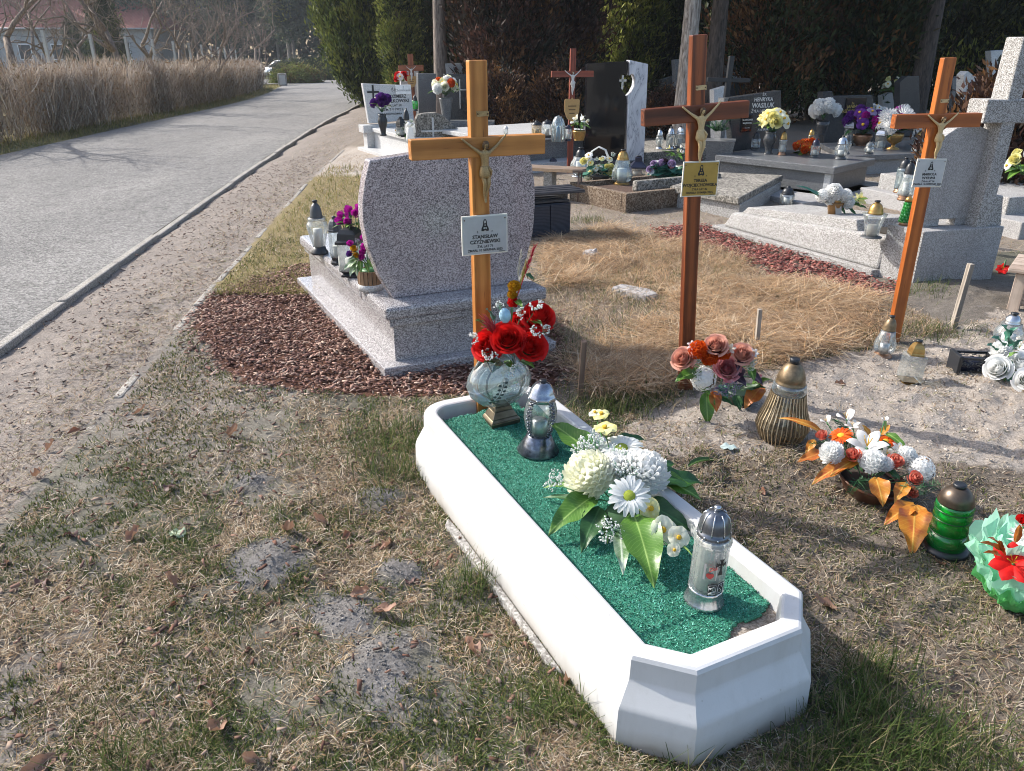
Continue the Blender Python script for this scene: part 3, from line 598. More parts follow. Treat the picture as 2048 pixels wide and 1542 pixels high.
# x right, y depth (front is -y), z up; pelvis at the origin, height about 1 unit
body = [((0,0,0), (.085,.06)), ((0,-.01,.14), (.075,.055)), ((0,-.015,.28), (.10,.065)), ((0,0,.35), (.07,.05)), ((.01,-.03,.41), .035), ((.015,-.045,.47), (.058,.062)), ((.015,-.045,.53), (.05,.055)),
 ((.13,0,.36), .042), ((.24,0,.44), .030), ((.36,0,.56), .024), ((.42,0,.62), .022), ((.45,.01,.66), .02),
 ((-.13,0,.36), .042), ((-.24,0,.43), .030), ((-.37,0,.53), .024), ((-.43,0,.58), .022), ((-.465,.01,.61), .02),
 ((.055,-.01,-.05), .062), ((.06,-.06,-.27), .045), ((.02,-.02,-.45), .032), ((.0,-.01,-.58), .022), ((.0,-.05,-.64), .02),
 ((-.055,-.01,-.05), .062), ((-.02,-.06,-.28), .045), ((-.03,-.02,-.46), .032), ((-.015,-.02,-.58), .022), ((-.012,-.06,-.65), .02)]
ed = [(0,1),(1,2),(2,3),(3,4),(4,5),(5,6),(2,7),(7,8),(8,9),(9,10),(10,11),(2,12),(12,13),(13,14),(14,15),(15,16),(0,17),(17,18),(18,19),(19,20),(20,21),(0,22),(22,23),(23,24),(24,25),(25,26)]
FIG = skin_mesh('crucifix_figure', body, ed, 0)
for q in FIG.polygons: q.use_smooth = True
BRZ = plain('old_bronze', (.36,.25,.12), .42, .55, .3, 60, .2); BRD = plain('bronze_dark', (.13,.08,.04), .5, .5, .3, 60); CREAM = plain('cream_plastic', (.55,.40,.20), .5, .0, .2, 60, .15); WHP = plain('white_figure', (.6,.58,.55), .5, .0, .12, 60)
mbh = MB().lathe([(.055,-.02), (.066,.03), (.06,.07), (.035,.095), (.004,.10)], 12, 0, True, c=(.015,-.03,.46))      # hair cap behind the face
mbh.tube([(.055,-.05,.52), (.07,-.03,.44), (.06,-.02,.37)], [.022,.02,.008], 6).tube([(-.03,-.05,.52), (-.045,-.04,.44), (-.03,-.03,.38)], [.022,.02,.008], 6)
mbh.tube([(.015,-.10,.45), (.015,-.10,.42), (.012,-.085,.395)], [.012,.026,.008], 6)                                       # beard
mbn = MB().tube([(.015,-.105,.50), (.015,-.122,.475)], [.006,.011], 5).ball((-.005,-.104,.497), .007).ball((.036,-.104,.497), .007)
mbc = MB().lathe([(.10,-.16), (.12,-.10), (.115,-.03), (.095,.06), (.088,.075)], 20, 0, True, 9, .05); mbc.v = [(x, y*.78-.012, z) for x, y, z in mbc.v]; mbc.tube([(.06,-.09,.05), (.11,-.07,-.02), (.10,-.05,-.14)], [.02,.03,.014], 6)
PART_ME = {}
def figure(parent, loc, h, m, md):
    k = m.name
    if k not in PART_ME:
        a = FIG.copy(); a.materials.clear(); a.materials.append(m)
        PART_ME[k] = (a, mbh.mesh('hair', md), mbn.mesh('face', m), mbc.mesh('loin_cloth', m))
    b, hh, fa, cl = PART_ME[k]
    f = link('crucifix_figure', b, parent, loc, (0, 0, 0), h)
    link('hair', hh, f); link('face', fa, f); link('loin_cloth', cl, f); return f
# ================================================================== LETTERING
TXT = []
def text(parent, s, loc, size, mat, rot=(R(90), 0, 0), align='CENTER', bold=0., name='lettering', xs=1.):
    cu = bpy.data.curves.new('txt', 'FONT'); cu.body = s; cu.size = size; cu.align_x = align; cu.align_y = 'CENTER'; cu.offset = bold*size; cu.extrude = .0004; cu.resolution_u = 2
    cu.materials.append(mat); ob = bpy.data.objects.new('tmp_txt', cu); COL.objects.link(ob); TXT.append((ob, parent, loc, rot, name, xs, mat))
def flush_text():
    bpy.context.view_layer.update(); dg = bpy.context.evaluated_depsgraph_get(); res = []
    for ob, *r_ in TXT: res.append((bpy.data.meshes.new_from_object(ob.evaluated_get(dg)), r_))
    for ob, *_ in TXT: bpy.data.objects.remove(ob)
    for me, (parent, loc, rot, name, xs_, mat) in res:
        if len(me.polygons) == 0: continue
        me.name = name; link(name, me, parent, loc, rot, (xs_, 1, 1))
INK = plain('black_ink', (.012,.012,.012), .5, 0, 0); WINK = plain('white_ink', (.62,.62,.6), .5, 0, 0); GINK = plain('gold_ink', (.45,.33,.12), .4, .5, 0); GREYINK = plain('grey_ink', (.2,.2,.2), .5, 0, 0)
def portrait(parent, c, s):            # small printed half figure: hair, face, robe, hands
    mb = MB(); pl = lambda pts, y, mi: mb.add([(c[0]+a*s, c[1]-y, c[2]+b*s) for a, b in pts], [tuple(range(len(pts)))], mi)
    pl([(-.62,-.95), (-.6,-.55), (-.42,-.2), (-.32,.1), (-.3,.5), (-.2,.8), (0,.92), (.2,.8), (.3,.5), (.32,.1), (.42,-.2), (.6,-.55), (.62,-.95), (.3,-1.0), (.0,-.85), (-.3,-1.0)], .0012, 0)
    pl([(-.13,.3), (-.15,.5), (-.08,.7), (.08,.7), (.15,.5), (.13,.3), (0,.1)], .0016, 1)
    pl([(-.1,-.05), (0,-.2), (.1,-.05), (.08,.05), (-.08,.05)], .0016, 1); pl([(-.3,-.45), (-.05,-.35), (-.06,-.6), (-.2,-.7)], .0016, 1); pl([(.3,-.45), (.05,-.35), (.06,-.6), (.2,-.7)], .0016, 1)
    pl([(-.07,.32), (.07,.32), (.05,.12), (-.05,.12)], .002, 0)
    return mb
def cross(label, base, zbase, rotz, roll, Ht, arm_z, arm_l, bw, bt, woodm, woodx, plate, fig, fsize, dz_t, zext=.25):
    t = thing('wooden_cross', label, 'cross', (base.x, base.y, zbase), (0, R(roll), R(rotz)))
    h = Ht-zbase; az = arm_z-zbase
    obj('upright', MB().box((0, 0, (h-zext)/2), (bw, bt, h+zext)), woodm, t, bev=.004)
    obj('crossbeam', MB().box((0, 0, 0), (arm_l, bt+.006, bw*1.05)), woodx, t, (0, 0, az), bev=.004)
    # notched corners of the joint
    yf = -bt/2-.003
    fo = figure(t, (.012 if fsize > .15 else 0, yf-.012*fsize/.2, az-fsize*.35), fsize*.82, *fig)
    # scroll plate
    sc_ = fsize*.21; mb = MB().slab([(-.5*sc_,-.16*sc_), (-.38*sc_,-.2*sc_), (.38*sc_,-.16*sc_), (.5*sc_,-.22*sc_), (.48*sc_,.18*sc_), (.36*sc_,.22*sc_), (-.4*sc_,.18*sc_), (-.5*sc_,.22*sc_)], -.003, 0)
    sp_ = obj('scroll_plate', mb, fig[0], t, (.012, -bt/2-.001, az+dz_t))
    for sx in (-1, 1): obj('screw', MB().lathe([(.0035, 0), (.002, .002)], 8).xf(Matrix.Rotation(R(90), 4, 'X')), fig[1], sp_, (sx*sc_*.4, -.003, 0))
    if plate:
        px_, pz, pw, ph, tilt, pm, lines, face = plate
        pl = obj('name_plate', MB().box((0, 0, 0), (pw, .008, ph)), PLW, t, (px_, -bt/2-.010, pz-zbase), (0, R(tilt), 0), bev=.0015)
        obj('plate_face', MB().box((0, 0, 0), (pw*.945, .003, ph*.93)), pm, pl, (0, -.0045, 0))
        obj('portrait', portrait(None, (0, 0, 0), ph*.16), [INK, pm], pl, (0, -.0062, ph*.26))
        for s_, z_, sz, b_, xx in lines: text(pl, s_, (xx*pw, -.0064, z_*ph), sz*ph, INK, bold=b_)
        for sx in (-1, 1):
            obj('screw', MB().lathe([(.003, 0), (.002, .0015)], 8).xf(Matrix.Rotation(R(90), 4, 'X')), BRD, pl, (sx*pw*.44, -.006, ph*.4))
    return t
PLW = plain('plate_frame', (.72,.69,.6), .5, 0, .06); PLG = plain('plate_grey', (.44,.45,.45), .38, .15, .06); PLY = plain('plate_gold', (.45,.30,.075), .35, .35, .08); PLS = plain('plate_silver', (.5,.51,.51), .4, .1, .06)
W1 = wood('pine_upright', (.38,.135,.022), (.60,.255,.058), .42); W1x = wood('pine_beam', (.36,.13,.022), (.58,.245,.058), .42, 1, 'X')
W2 = wood('mahogany_upright', (.12,.028,.009), (.30,.078,.02), .35); W2x = wood('mahogany_beam', (.065,.017,.008), (.20,.052,.018), .38, 1, 'X')
W3 = wood('orange_upright', (.32,.08,.012), (.50,.145,.024), .4); W3x = wood('orange_beam', (.24,.058,.011), (.40,.112,.022), .4, 1, 'X')
B1 = G(968,815,.215); B2 = G(1370,782,0); B3 = G(1785,680,0)
TW = lambda a, b, c, d: [('Ś.', .08, .06, .02, -.16), ('P.', .08, .06, .02, .16)]+[(a, -.04, .125, .03, 0), (b, -.17, .125, .03, 0), (c, -.29, .085, .02, 0), (d, -.385, .085, .02, 0), ('Czerkor', -.445, .05, .01, .37)]
zA1 = zat(960,293,B1); zP1 = zat(969,466,B1)
cross('light pine cross at the head of the white grave', B1, .19, 20, -.3, zat(957,120,B1), zA1, .515, .068, .042, W1, W1x, (.008, zP1, .183, .15, 0, PLG, TW('STANISŁAW', 'CZYŻNIEWSKI', 'ŻYŁ LAT 71', 'ZMARŁ 10 SIERPNIA 2025'), 1), (BRZ, BRD), .225, .115)
cross('dark mahogany stained cross with gold name plate', B2, 0, 12, -3.5, zat(1395,68,B2), zat(1392,224,B2), .49, .068, .042, W2, W2x, (.02, zat(1392,354,B2), .172, .155, 3.5, PLY, TW('TERESA', 'WOJCIECHOWSKA', 'ŻYŁA LAT 82', 'ZMARŁA 19 MAJA 2025'), 1), (CREAM, BRD), .235, .105)
cross('orange brown cross leaning beside the terrazzo grave', B3, 0, 4, -.8, zat(1895,115,B3), zat(1873,241,B3), .475, .068, .042, W3, W3x, (.0, zat(1853,344,B3), .165, .152, 1, PLS, TW('MARIOLA', 'WYRWA', 'ŻYŁA LAT 58', 'ZMARŁA 14 KWIETNIA 2025'), 1), (CREAM, BRD), .22, .1)
# grey wooden stakes driven into the ground
WG = wood('grey_stake', (.20,.17,.14), (.40,.35,.29), .8); WBk = wood('brown_stake', (.14,.09,.065), (.30,.21,.15), .8)
def stake(bp, tp, w, m, label):
    b = G(*bp); ht = zat(tp[0], tp[1], b); top = V(tp[0], tp[1], b.y); t = MB()
    d = Vector((top.x-b.x, 0, ht)); q = d.to_track_quat('Z', 'Y').to_matrix()
    t.box(d*.42, (w, w*.7, d.length*1.16), q); tag(obj('stake', t, m, None, b, (0, 0, 0), .002), label, 'stake')
stake((1160,795), (1168,682), .036, WBk, 'short dark wooden stake beside the back corner of the white grave')
stake((1512,705), (1520,618), .03, WG, 'short grey wooden stake behind the peach rose bouquet')
stake((1906,655), (1942,528), .04, WG, 'tall leaning grey stake between the orange cross and the right edge')
# ================================================================== LANTERN KIT
CLEAR = glass('clear_glass'); FROST = glass('frosted_glass', (.9,.94,.94), .3); GREENG = glass('green_glass', (.12,.80,.22), .25, .1, .05, (.03,.5,.12)); BLUEG = glass('blue_tinted_glass', (.82,.9,.92), .14, .14, .05, (.62,.72,.75)); GOLDG = glass('smoked_glass', (.75,.66,.5), .3, .12, .06, (.55,.48,.36))
BLK = plain('black_plastic', (.018,.02,.024), .38, 0, .2, 30); GRYP = plain('grey_plastic', (.075,.08,.085), .42, .1, .2, 30); SILV = plain('silver_lid', (.5,.52,.55), .25, .9, .12, 20); DSILV = plain('dark_silver', (.14,.15,.17), .28, .8, .3, 20); GOLD = plain('gold_lid', (.42,.26,.09), .32, .8, .2, 30); OLDGOLD = plain('worn_gold', (.20,.145,.085), .42, .6, .4, 40); COPPER = plain('copper_base', (.36,.20,.12), .35, .7, .2, 30); WAX = plain('wax', (.75,.73,.68), .6, 0, .08); FOIL = plain('foil', (.6,.6,.6), .3, .8, .2, 60); NAVY = plain('navy_plastic', (.015,.018,.04), .35, 0, .2, 30)
LID = [(1,0), (1.03,.12), (.96,.2), (.95,.3), (.86,.52), (.66,.74), (.4,.86), (.3,.87), (.3,1.0), (.05,1.0)]
BODY = {
 'urn': [(.55,0), (.6,.05), (.62,.12), (.8,.35), (.97,.62), (1,.74), (.9,.84), (.74,.88), (.86,.93), (.8,1)],
 'slim': [(.78,0), (.86,.04), (.86,.45), (.88,.85), (.92,.9), (.8,1)],
 'waist': [(.92,0), (1,.1), (.96,.28), (.74,.6), (.68,.8), (.72,1)],
 'globe': [(.6,0), (.9,.18), (1,.42), (.92,.68), (.7,.88), (.66,1)],
 'flare': [(.55,0), (.6,.1), (.68,.45), (.9,.85), (1,1)],
 'tear': [(.62,0), (.9,.12), (1,.3), (.95,.5), (.72,.8), (.62,1)],
 'cyl': [(.95,0), (1,.03), (1,.97), (.94,1)]}
def lantern(label, base, Ht, rad, style='slim', lid=GRYP, bs=GRYP, gl=CLEAR, n=20, fr=(.12,.66), lidk=.72, basek=.8, ribs=0, amp=0., candle=WAX, rot=(0, 0, 0), cat='lantern', name='grave_lantern', lidp=LID, group=None, crad=.45, a0=0.):
    t = thing(name, label, cat, base, rot, group); b0, b1 = fr[0]*Ht, fr[1]*Ht
    prof = [(r*rad, b0+z*(b1-b0)) for r, z in BODY[style]]
    obj('glass_body', MB().lathe(prof, n if not ribs else max(n, 4*ribs), 0, n > 8, ribs, amp, a0=a0), gl, t)
    if fr[0] > .01:
        obj('base', MB().lathe([(rad*basek*1.1, 0), (rad*basek*1.12, b0*.3), (rad*basek*.9, b0*.6), (prof[0][0]*1.02, b0*1.15)], n, 0, n > 8, a0=a0), bs, t)
    hl = Ht-b1; lo = obj('lid', MB().lathe([(r*rad*lidk, b1-.02*Ht+z*(hl+.02*Ht)) for r, z in lidp], n, 0, n > 8, a0=a0), lid, t)
    obj('knob', MB().lathe([(rad*.24, Ht-.005), (rad*.25, Ht+.02*Ht)], 10, 0, True), BLK, t)
    if candle: 
        cz = min(.75, .42+.3*rnd.random()); obj('candle', MB().lathe([(rad*crad, b0*1.05), (rad*crad, b0+(b1-b0)*cz), (rad*crad*.3, b0+(b1-b0)*cz*1.02)], 14), candle, t)
    return t
def lan(label, bp, topy, wpx, zb=0., **k):
    base = G(bp[0], bp[1], zb); Ht = max(.05, zat(k.pop('tx', bp[0]), topy, base)-zb); rad = m_of(wpx/2, base); return lantern(label, base, Ht, rad, **k)
# ================================================================== FLOWER KIT
FL = {}
def petal_col(name, c, c2=None, rough=.55, trans=.3):
    if name in MAT: return MAT[name]
    t = NT(name); co = t.co(); n = t.noise(co, 2.2, 3); lo = c2 or tuple(q*.78 for q in c); cc = t.ramp(n, [(.32, lo), (.62, c)]); t.col(cc); t.set(Roughness=rough); t.p.inputs['Specular IOR Level'].default_value = .2
    tr = t.n('BsdfTranslucent'); t.l(cc, tr.inputs[0]); mx = t.n('MixShader'); mx.inputs[0].default_value = trans
    t.l(t.p.outputs[0], mx.inputs[1]); t.l(tr.outputs[0], mx.inputs[2]); t.l(mx.outputs[0], t.out.inputs[0]); MAT[name] = t.m; return t.m
PC = dict(red=petal_col('petal_red', (.74,.016,.014), (.5,.008,.008)), white=petal_col('petal_white', (.90,.90,.88), (.80,.81,.80), .5, .45), cream=petal_col('petal_cream', (.90,.90,.78), (.84,.84,.66), .5, .45), yellow=petal_col('petal_yellow', (.80,.70,.10), (.72,.56,.04)), paleyel=petal_col('petal_pale_yellow', (.80,.78,.42), (.74,.66,.2)), purple=petal_col('petal_purple', (.13,.03,.26), (.07,.015,.15)), magenta=petal_col('petal_magenta', (.5,.02,.36), (.33,.01,.24)), orange=petal_col('petal_orange', (.75,.14,.012), (.6,.07,.01)), peach=petal_col('petal_peach', (.75,.42,.32), (.62,.28,.2)), pink=petal_col('petal_pink', (.72,.36,.36), (.5,.12,.14)), lilac=petal_col('petal_lilac', (.42,.34,.5), (.3,.2,.38)), coral=petal_col('petal_coral', (.62,.11,.07), (.7,.3,.22)), mustard=petal_col('petal_mustard', (.62,.36,.02), (.45,.2,.01)), dark=petal_col('petal_dark', (.06,.03,.05), (.03,.015,.025)))
GC = plain('flower_eye', (.30,.36,.03), .8, 0, .3, 60, .5); YC = plain('flower_eye_yellow', (.7,.4,.02), .8, 0, .3, 60, .5); STEM = plain('stem_green', (.05,.16,.05), .5, 0, .3); PALEST = plain('pale_stem', (.22,.42,.26), .5, 0, .3)
LEAFG = vein_mat('leaf_green', (.075,.18,.02), (.26,.40,.10), .4, 60, .08); LEAFD = vein_mat('leaf_dark_green', (.025,.085,.02), (.06,.16,.05), .4, 60, .1); LEAFO = vein_mat('leaf_orange', (.55,.22,.02), (.68,.40,.08), .42, 50, .2, (.42,.10,.02)); LEAFP = vein_mat('leaf_purple', (.055,.03,.05), (.12,.08,.11), .45, 50, .1); LEAFT = vein_mat('leaf_teal', (.05,.19,.13), (.14,.32,.24), .45, 50, .15); LEAFV = vein_mat('leaf_variegated', (.09,.2,.05), (.65,.7,.55), .45, 60, .15, (.5,.58,.42)); NEED = plain('needles', (.02,.10,.025), .5, 0, .3)
FERN = plain('fern_green', (.09,.2,.05), .5, 0, .3); RUST = vein_mat('leaf_rust', (.42,.10,.015), (.55,.22,.05), .45, 50, .2, (.5,.2,.03))
def rose_mb(np_=24, seed=1, open_=1.):
    r_ = random.Random(seed); mb = MB()
    for i in range(np_):
        k = (i+.6)/np_; th = i*2.399+r_.uniform(-.2, .2); rr = .07+.74*k**.9; hw = .62+.75*(1-k)**1.2; hh = .95-.28*k; fl = (.02+.55*k*k)*open_
        def fn(u, v, th=th, rr=rr, hw=hw, hh=hh, fl=fl, k=k):
            s_ = (u-.5)*2; a = th+s_*hw; ed = 1-.22*abs(s_)**2.5; z = (-.5)*(1-v)+(.80-.62*k**1.6)*v*ed
            lip = max(0, (v-.7)/.3)**2; r2 = rr*(.55+.45*min(1, v*1.7)**.7)+fl*.42*lip; z -= (.05+fl*.3)*lip*(1+.25*math.sin(5*a+k*9)); return (r2*math.cos(a), r2*math.sin(a), z)
        mb.patch(fn, 5, 5)
    mb.lathe([(.05,-.9), (.3,-.55), (.42,-.35)], 8, 1); return mb
def mum_mb(np_=110, lo=-.35, pl=.55, wd=.16, seed=2, cup=.5, eye=False, r0=.45):
    r_ = random.Random(seed); mb = MB(); mb.ball((0, 0, 0), r0+.1, 0, 9)
    for i in range(np_):
        z = 1-(1-lo)*(i+.5)/np_; a = i*2.399; q = math.sqrt(max(0, 1-z*z)); d = Vector((q*math.cos(a), q*math.sin(a), z)); s_ = d.orthogonal().normalized(); s_ = (Matrix.Rotation(r_.uniform(-.4, .4)+a, 3, d) @ s_)
        up = (Vector((0, 0, 1))-d*d.z); up = up.normalized() if up.length > .05 else s_; sd = d.cross(up).normalized(); L = pl*r_.uniform(.85, 1.12)
        def fn(u, v, d=d, up=up, sd=sd, L=L):
            x = (u-.5)*2; w = wd*math.sin(math.pi*(.12+.8*v))**.7; return d*(r0+L*math.sin(v*1.35))+up*(cup*L*v*v*.8-.1*x*x*wd)+sd*(x*w)+d*(abs(x)*w*.35)
        mb.patch(fn, 2, 3)
    return mb
def daisy_mb(n=20, seed=3, droop=.12, wd=.15):
    r_ = random.Random(seed); mb = MB()
    for i in range(n):
        a = 2*math.pi*i/n+r_.uniform(-.08, .08); L = r_.uniform(.9, 1.05); zo = r_.uniform(-.05, .06); c, s_ = math.cos(a), math.sin(a)
        def fn(u, v, c=c, s_=s_, L=L, zo=zo):
            x = (u-.5)*2*wd*math.sin(math.pi*(.15+.78*v))**.6; r2 = .18+.82*L*v; z = zo+.12*math.sin(v*2.2)-droop*v*v+abs(x)*.3; return (r2*c-x*s_, r2*s_+x*c, z)
        mb.patch(fn, 2, 4)
    mb.lathe([(.3,-.02), (.3,.06), (.22,.12), (.02,.14)], 14, 1); mb.lathe([(.05,-.25), (.2,-.03)], 8, 2); return mb
def lily_mb(n=6, seed=4, L0=1., wd=.26, cup=.55):
    r_ = random.Random(seed); mb = MB()
    for i in range(n):
        a = 2*math.pi*i/n+.2; c, s_ = math.cos(a), math.sin(a); cu = cup*r_.uniform(.8, 1.2)
        def fn(u, v, c=c, s_=s_, cu=cu):
            x = (u-.5)*2*wd*math.sin(math.pi*min(1, .1+.9*v))**.8; r2 = .06+L0*(.9*v); z = -.45+cu*math.sin(v*2.1)-abs(x)*.25; return (r2*c-x*s_, r2*s_+x*c, z)
        mb.patch(fn, 3, 6)
    for i in range(5): a = i*1.256; mb.tube([(0, 0, -.3), (.2*math.cos(a), .2*math.sin(a), .3)], .02, 4, 1)
    mb.tube([(0, 0, -.9), (0, 0, -.4)], .06, 5, 2); return mb
def orchid_mb(seed=5):
    mb = MB(); spec = [(90, .95, .62, .1), (18, .95, .6, .2), (162, .95, .6, .2), (-50, .8, .5, .3), (-130, .8, .5, .3)]
    for an, L, wd, cu in spec:
        a = R(an); c, s_ = math.cos(a), math.sin(a)
        def fn(u, v, c=c, s_=s_, L=L, wd=wd, cu=cu):
            x = (u-.5)*2*wd*math.sin(math.pi*min(1, .06+.86*v))**.7; r2 = L*v; z = cu*math.sin(v*3)*.6+.1*math.sin(6*x)*v; return (r2*c-x*s_, r2*s_+x*c, z)
        mb.patch(fn, 4, 5)
    mb.lathe([(.1,-.3), (.14,.1), (.22,.3), (.12,.34)], 8, 1); mb.tube([(0,0,-.8), (0,0,-.2)], .05, 5, 2); return mb
def hydra_mb(n=70, seed=6):
    mb = MB(); mb.ball((0, 0, 0), .72, 0, 9); r_ = random.Random(seed)
    for i in range(n):
        z = 1-1.5*(i+.5)/n; a = i*2.399; q = math.sqrt(max(0, 1-z*z)); d = Vector((q*math.cos(a), q*math.sin(a), z)); t1 = d.orthogonal().normalized(); t1 = Matrix.Rotation(r_.uniform(0, 3), 3, d) @ t1; t2 = d.cross(t1); c = d*r_.uniform(.85, 1.0); s_ = .2
        for k in range(4):
            e = t1*math.cos(k*1.571)+t2*math.sin(k*1.571); g_ = d.cross(e); mb.add([c, c+e*s_*.6+g_*s_*.45+d*.03, c+e*s_*1.15+d*.01, c+e*s_*.6-g_*s_*.45+d*.03], [(0, 1, 2, 3)])
    return mb
def spray_mb(n=40, seed=7, ball=.05, spread=.75, up=1.):
    r_ = random.Random(seed); mb = MB()
    for i in range(n):
        a = r_.uniform(0, 6.28); q = r_.random()**.5*spread; h_ = up*r_.uniform(.55, 1); m = Vector((q*.4*math.cos(a), q*.4*math.sin(a), h_*.55)); e = Vector((q*math.cos(a), q*math.sin(a), h_))
        mb.tube([(0, 0, 0), m, e], [.012, .01, .008], 4, 1)
        for k in range(3): o_ = Vector((r_.uniform(-.1, .1), r_.uniform(-.1, .1), r_.uniform(-.08, .08))); mb.tube([m+(e-m)*.5, e+o_], .006, 3, 1); mb.ball(e+o_, ball*r_.uniform(.7, 1.2), 0, 6)
    return mb
def sprig_mb(n=26, seed=8, L=1., nl=.28):
    r_ = random.Random(seed); mb = MB(); mb.tube([(0, 0, 0), (0, .5*L, .03), (0, L, 0)], [.02, .015, .005], 4, 0)
    for i in range(n):
        y = L*(i+1)/n; l = nl*(1-.5*y/L)
        for s_ in (-1, 1, .2): 
            z = r_.uniform(-.1, .15); mb.add([(0, y, 0), (s_*l*.5+.012, y+l*.35, z*.5+.012), (s_*l, y+l*.6, z), (s_*l*.5-.012, y+l*.35, z*.5-.012)], [(0, 1, 2, 3)])
    return mb
KINDS = dict(rose=(lambda: rose_mb(), [None, STEM]), bud=(lambda: rose_mb(12, 5, .35), [None, STEM]), mum=(lambda: mum_mb(), [None]), bigmum=(lambda: mum_mb(130, -.45, .5, .15, 9, .55), [None]), pompon=(lambda: mum_mb(60, -.2, .4, .2, 4, .6), [None]), spider=(lambda: mum_mb(70, -.1, .75, .07, 6, .25, r0=.25), [None]), daisy=(lambda: daisy_mb(), [None, GC, STEM]), gerbera=(lambda: daisy_mb(26, 8, .1, .12), [None, YC, STEM]), lily=(lambda: lily_mb(), [None, YC, STEM]), poinsettia=(lambda: lily_mb(7, 9, 1., .34, .3), [None, YC, STEM]), orchid=(lambda: orchid_mb(), [None, YC, STEM]), hydrangea=(lambda: hydra_mb(), [None]), spray=(lambda: spray_mb(), [None, PALEST]), sparse_spray=(lambda: spray_mb(14, 3, .06, .5), [None, PALEST]), calla=(lambda: lily_mb(2, 11, .9, .5, .9), [None, YC, STEM]))
def flower_me(kd, col):
    k = (kd, col)
    if k not in FL: mk, ms = KINDS[kd]; FL[k] = mk().mesh(kd, [PC[col] if m is None else m for m in ms])
    return FL[k]
NAME = dict(bud='rose', bigmum='chrysanthemum', mum='chrysanthemum', pompon='carnation', spider='chrysanthemum', gerbera='daisy', spray='berry_spray', sparse_spray='berry_spray', calla='calla_lily')
def look(d, spin=0.):
    q = Vector(d).normalized().to_track_quat('Z', 'Y').to_euler(); m = q.to_matrix() @ Matrix.Rotation(spin, 3, 'Z'); return m.to_euler()
class Bouquet:
    def __init__(s, name, label, cat, base, ctr=None, group=None):
        s.r = thing(name, label, cat, base, (0, 0, 0), group); s.b = Vector(base); s.c = Vector(ctr) if ctr is not None else s.b
    def fl(s, kd, col, px, py, Y, rpx, d=None):
        p = V(px, py, Y); r_ = m_of(rpx, p)*(1.2 if kd in ('rose', 'bud') else 1.)
        if d is None:
            o = (p-s.c); o = o.normalized() if o.length > 1e-4 else Vector((0, 0, 1)); tc = (Vector((0, 0, H))-p).normalized(); d = o*.6+tc*.75+Vector((0, 0, .35))
        a = s.c-s.b; e = p-s.b; dn = Vector(d).normalized(); obj('stem', MB().tube([a, (a+e)*.5-dn*r_*.6, e-dn*r_*.35], .0022, 4), STEM, s.r)
        return link(NAME.get(kd, kd), flower_me(kd, col), s.r, e, look(d, rnd.uniform(0, 6)), r_)
    def leaf(s, m, p0, p1, Y0, Y1, wk=.42, curl=.5, fold=.35, nrm=None, nm='leaf'):
        a = V(p0[0], p0[1], Y0); b = V(p1[0], p1[1], Y1); d = b-a; L = d.length
        me = leafmesh(nm, L*1.04, L*wk, m, curl, fold, wav=.35, nv=12); y = d.normalized(); n_ = Vector(nrm) if nrm else ((Vector((0, 0, H))-a).normalized()*.6+Vector((0, 0, 1)))
        x = y.cross(n_).normalized(); z = x.cross(y); M = Matrix((x, y, z)).transposed(); M = M @ Matrix.Rotation(curl*.5, 3, 'X')
        o = link(nm, me, s.r, a-s.b, M.to_euler()); return o
    def add(s, name, mb, m, p, rot=(0, 0, 0), **k): return obj(name, mb, m, s.r, Vector(p)-s.b, rot, **k)
    def sprig(s, m, p0, p1, Y0, Y1, nl=.3):
        a = V(p0[0], p0[1], Y0); b = V(p1[0], p1[1], Y1); d = b-a; L = d.length; k = ('sprig', m.name)
        if k not in FL: FL[k] = sprig_mb(22, 8, 1., nl).mesh('sprig', m)
        y = d.normalized(); x = y.cross(Vector((0, -.4, 1))).normalized(); z = x.cross(y); link('sprig', FL[k], s.r, a-s.b, Matrix((x, y, z)).transposed().to_euler(), L)
def dome(name, label, cat, base, rad, zc, cols, n, r_fl, leaves=8, leafm=None, group=None, flat=.8):
    """a roundish bunch: flowers over a dome with leaves under it"""
    b = Bouquet(name, label, cat, base, (base[0], base[1], base[2]+zc), group); c = b.c
    mb = MB()
    for i in range(n):
        z = 1-1.1*(i+.5)/n; a = i*2.399+rnd.random()*.4; q = math.sqrt(max(0, 1-z*z)); d = Vector((q*math.cos(a), q*math.sin(a), z*flat)); kd, col = cols[i % len(cols)]
        link(NAME.get(kd, kd), flower_me(kd, col), b.r, c+d*rad*rnd.uniform(.8, 1.)-b.b, look(d+Vector((0, -.25, .1)), rnd.uniform(0, 6)), r_fl*rnd.uniform(.8, 1.15)); mb.tube([(0, 0, 0), c+d*rad*.8-b.b], .003, 4)
    obj('stems', mb, STEM, b.r)
    if leaves:
        me = leafmesh('leaf', rad*1.1, rad*.45, leafm or LEAFG, .6, .4)
        for i in range(leaves):
            a = i*6.283/leaves+rnd.uniform(-.3, .3); link('leaf', me, b.r, c+Vector((math.cos(a)*rad*.3, math.sin(a)*rad*.3, -rad*.25))-b.b, (rnd.uniform(-.1, .7), 0, a-math.pi/2), rnd.uniform(.75, 1.2))
    return b
def vase(label, base, Ht, rad, m, prof=None, n=18, name='vase', ribs=0, amp=0):
    prof = prof or [(.62,0), (.66,.04), (.5,.1), (.62,.3), (.92,.55), (1,.68), (.8,.84), (.72,.9), (.85,1), (.75,1), (.6,.9)]
    t = thing(name, label, 'vase', base); obj('vessel', MB().lathe([(r*rad, z*Ht) for r, z in prof], n, 0, n > 8, ribs, amp, cap=False), m, t)
    obj('foot', MB().lathe([(prof[0][0]*rad*1.1, -.002), (prof[0][0]*rad*1.1, .04*Ht), (prof[0][0]*rad*.7, .06*Ht)], n), m, t); return t
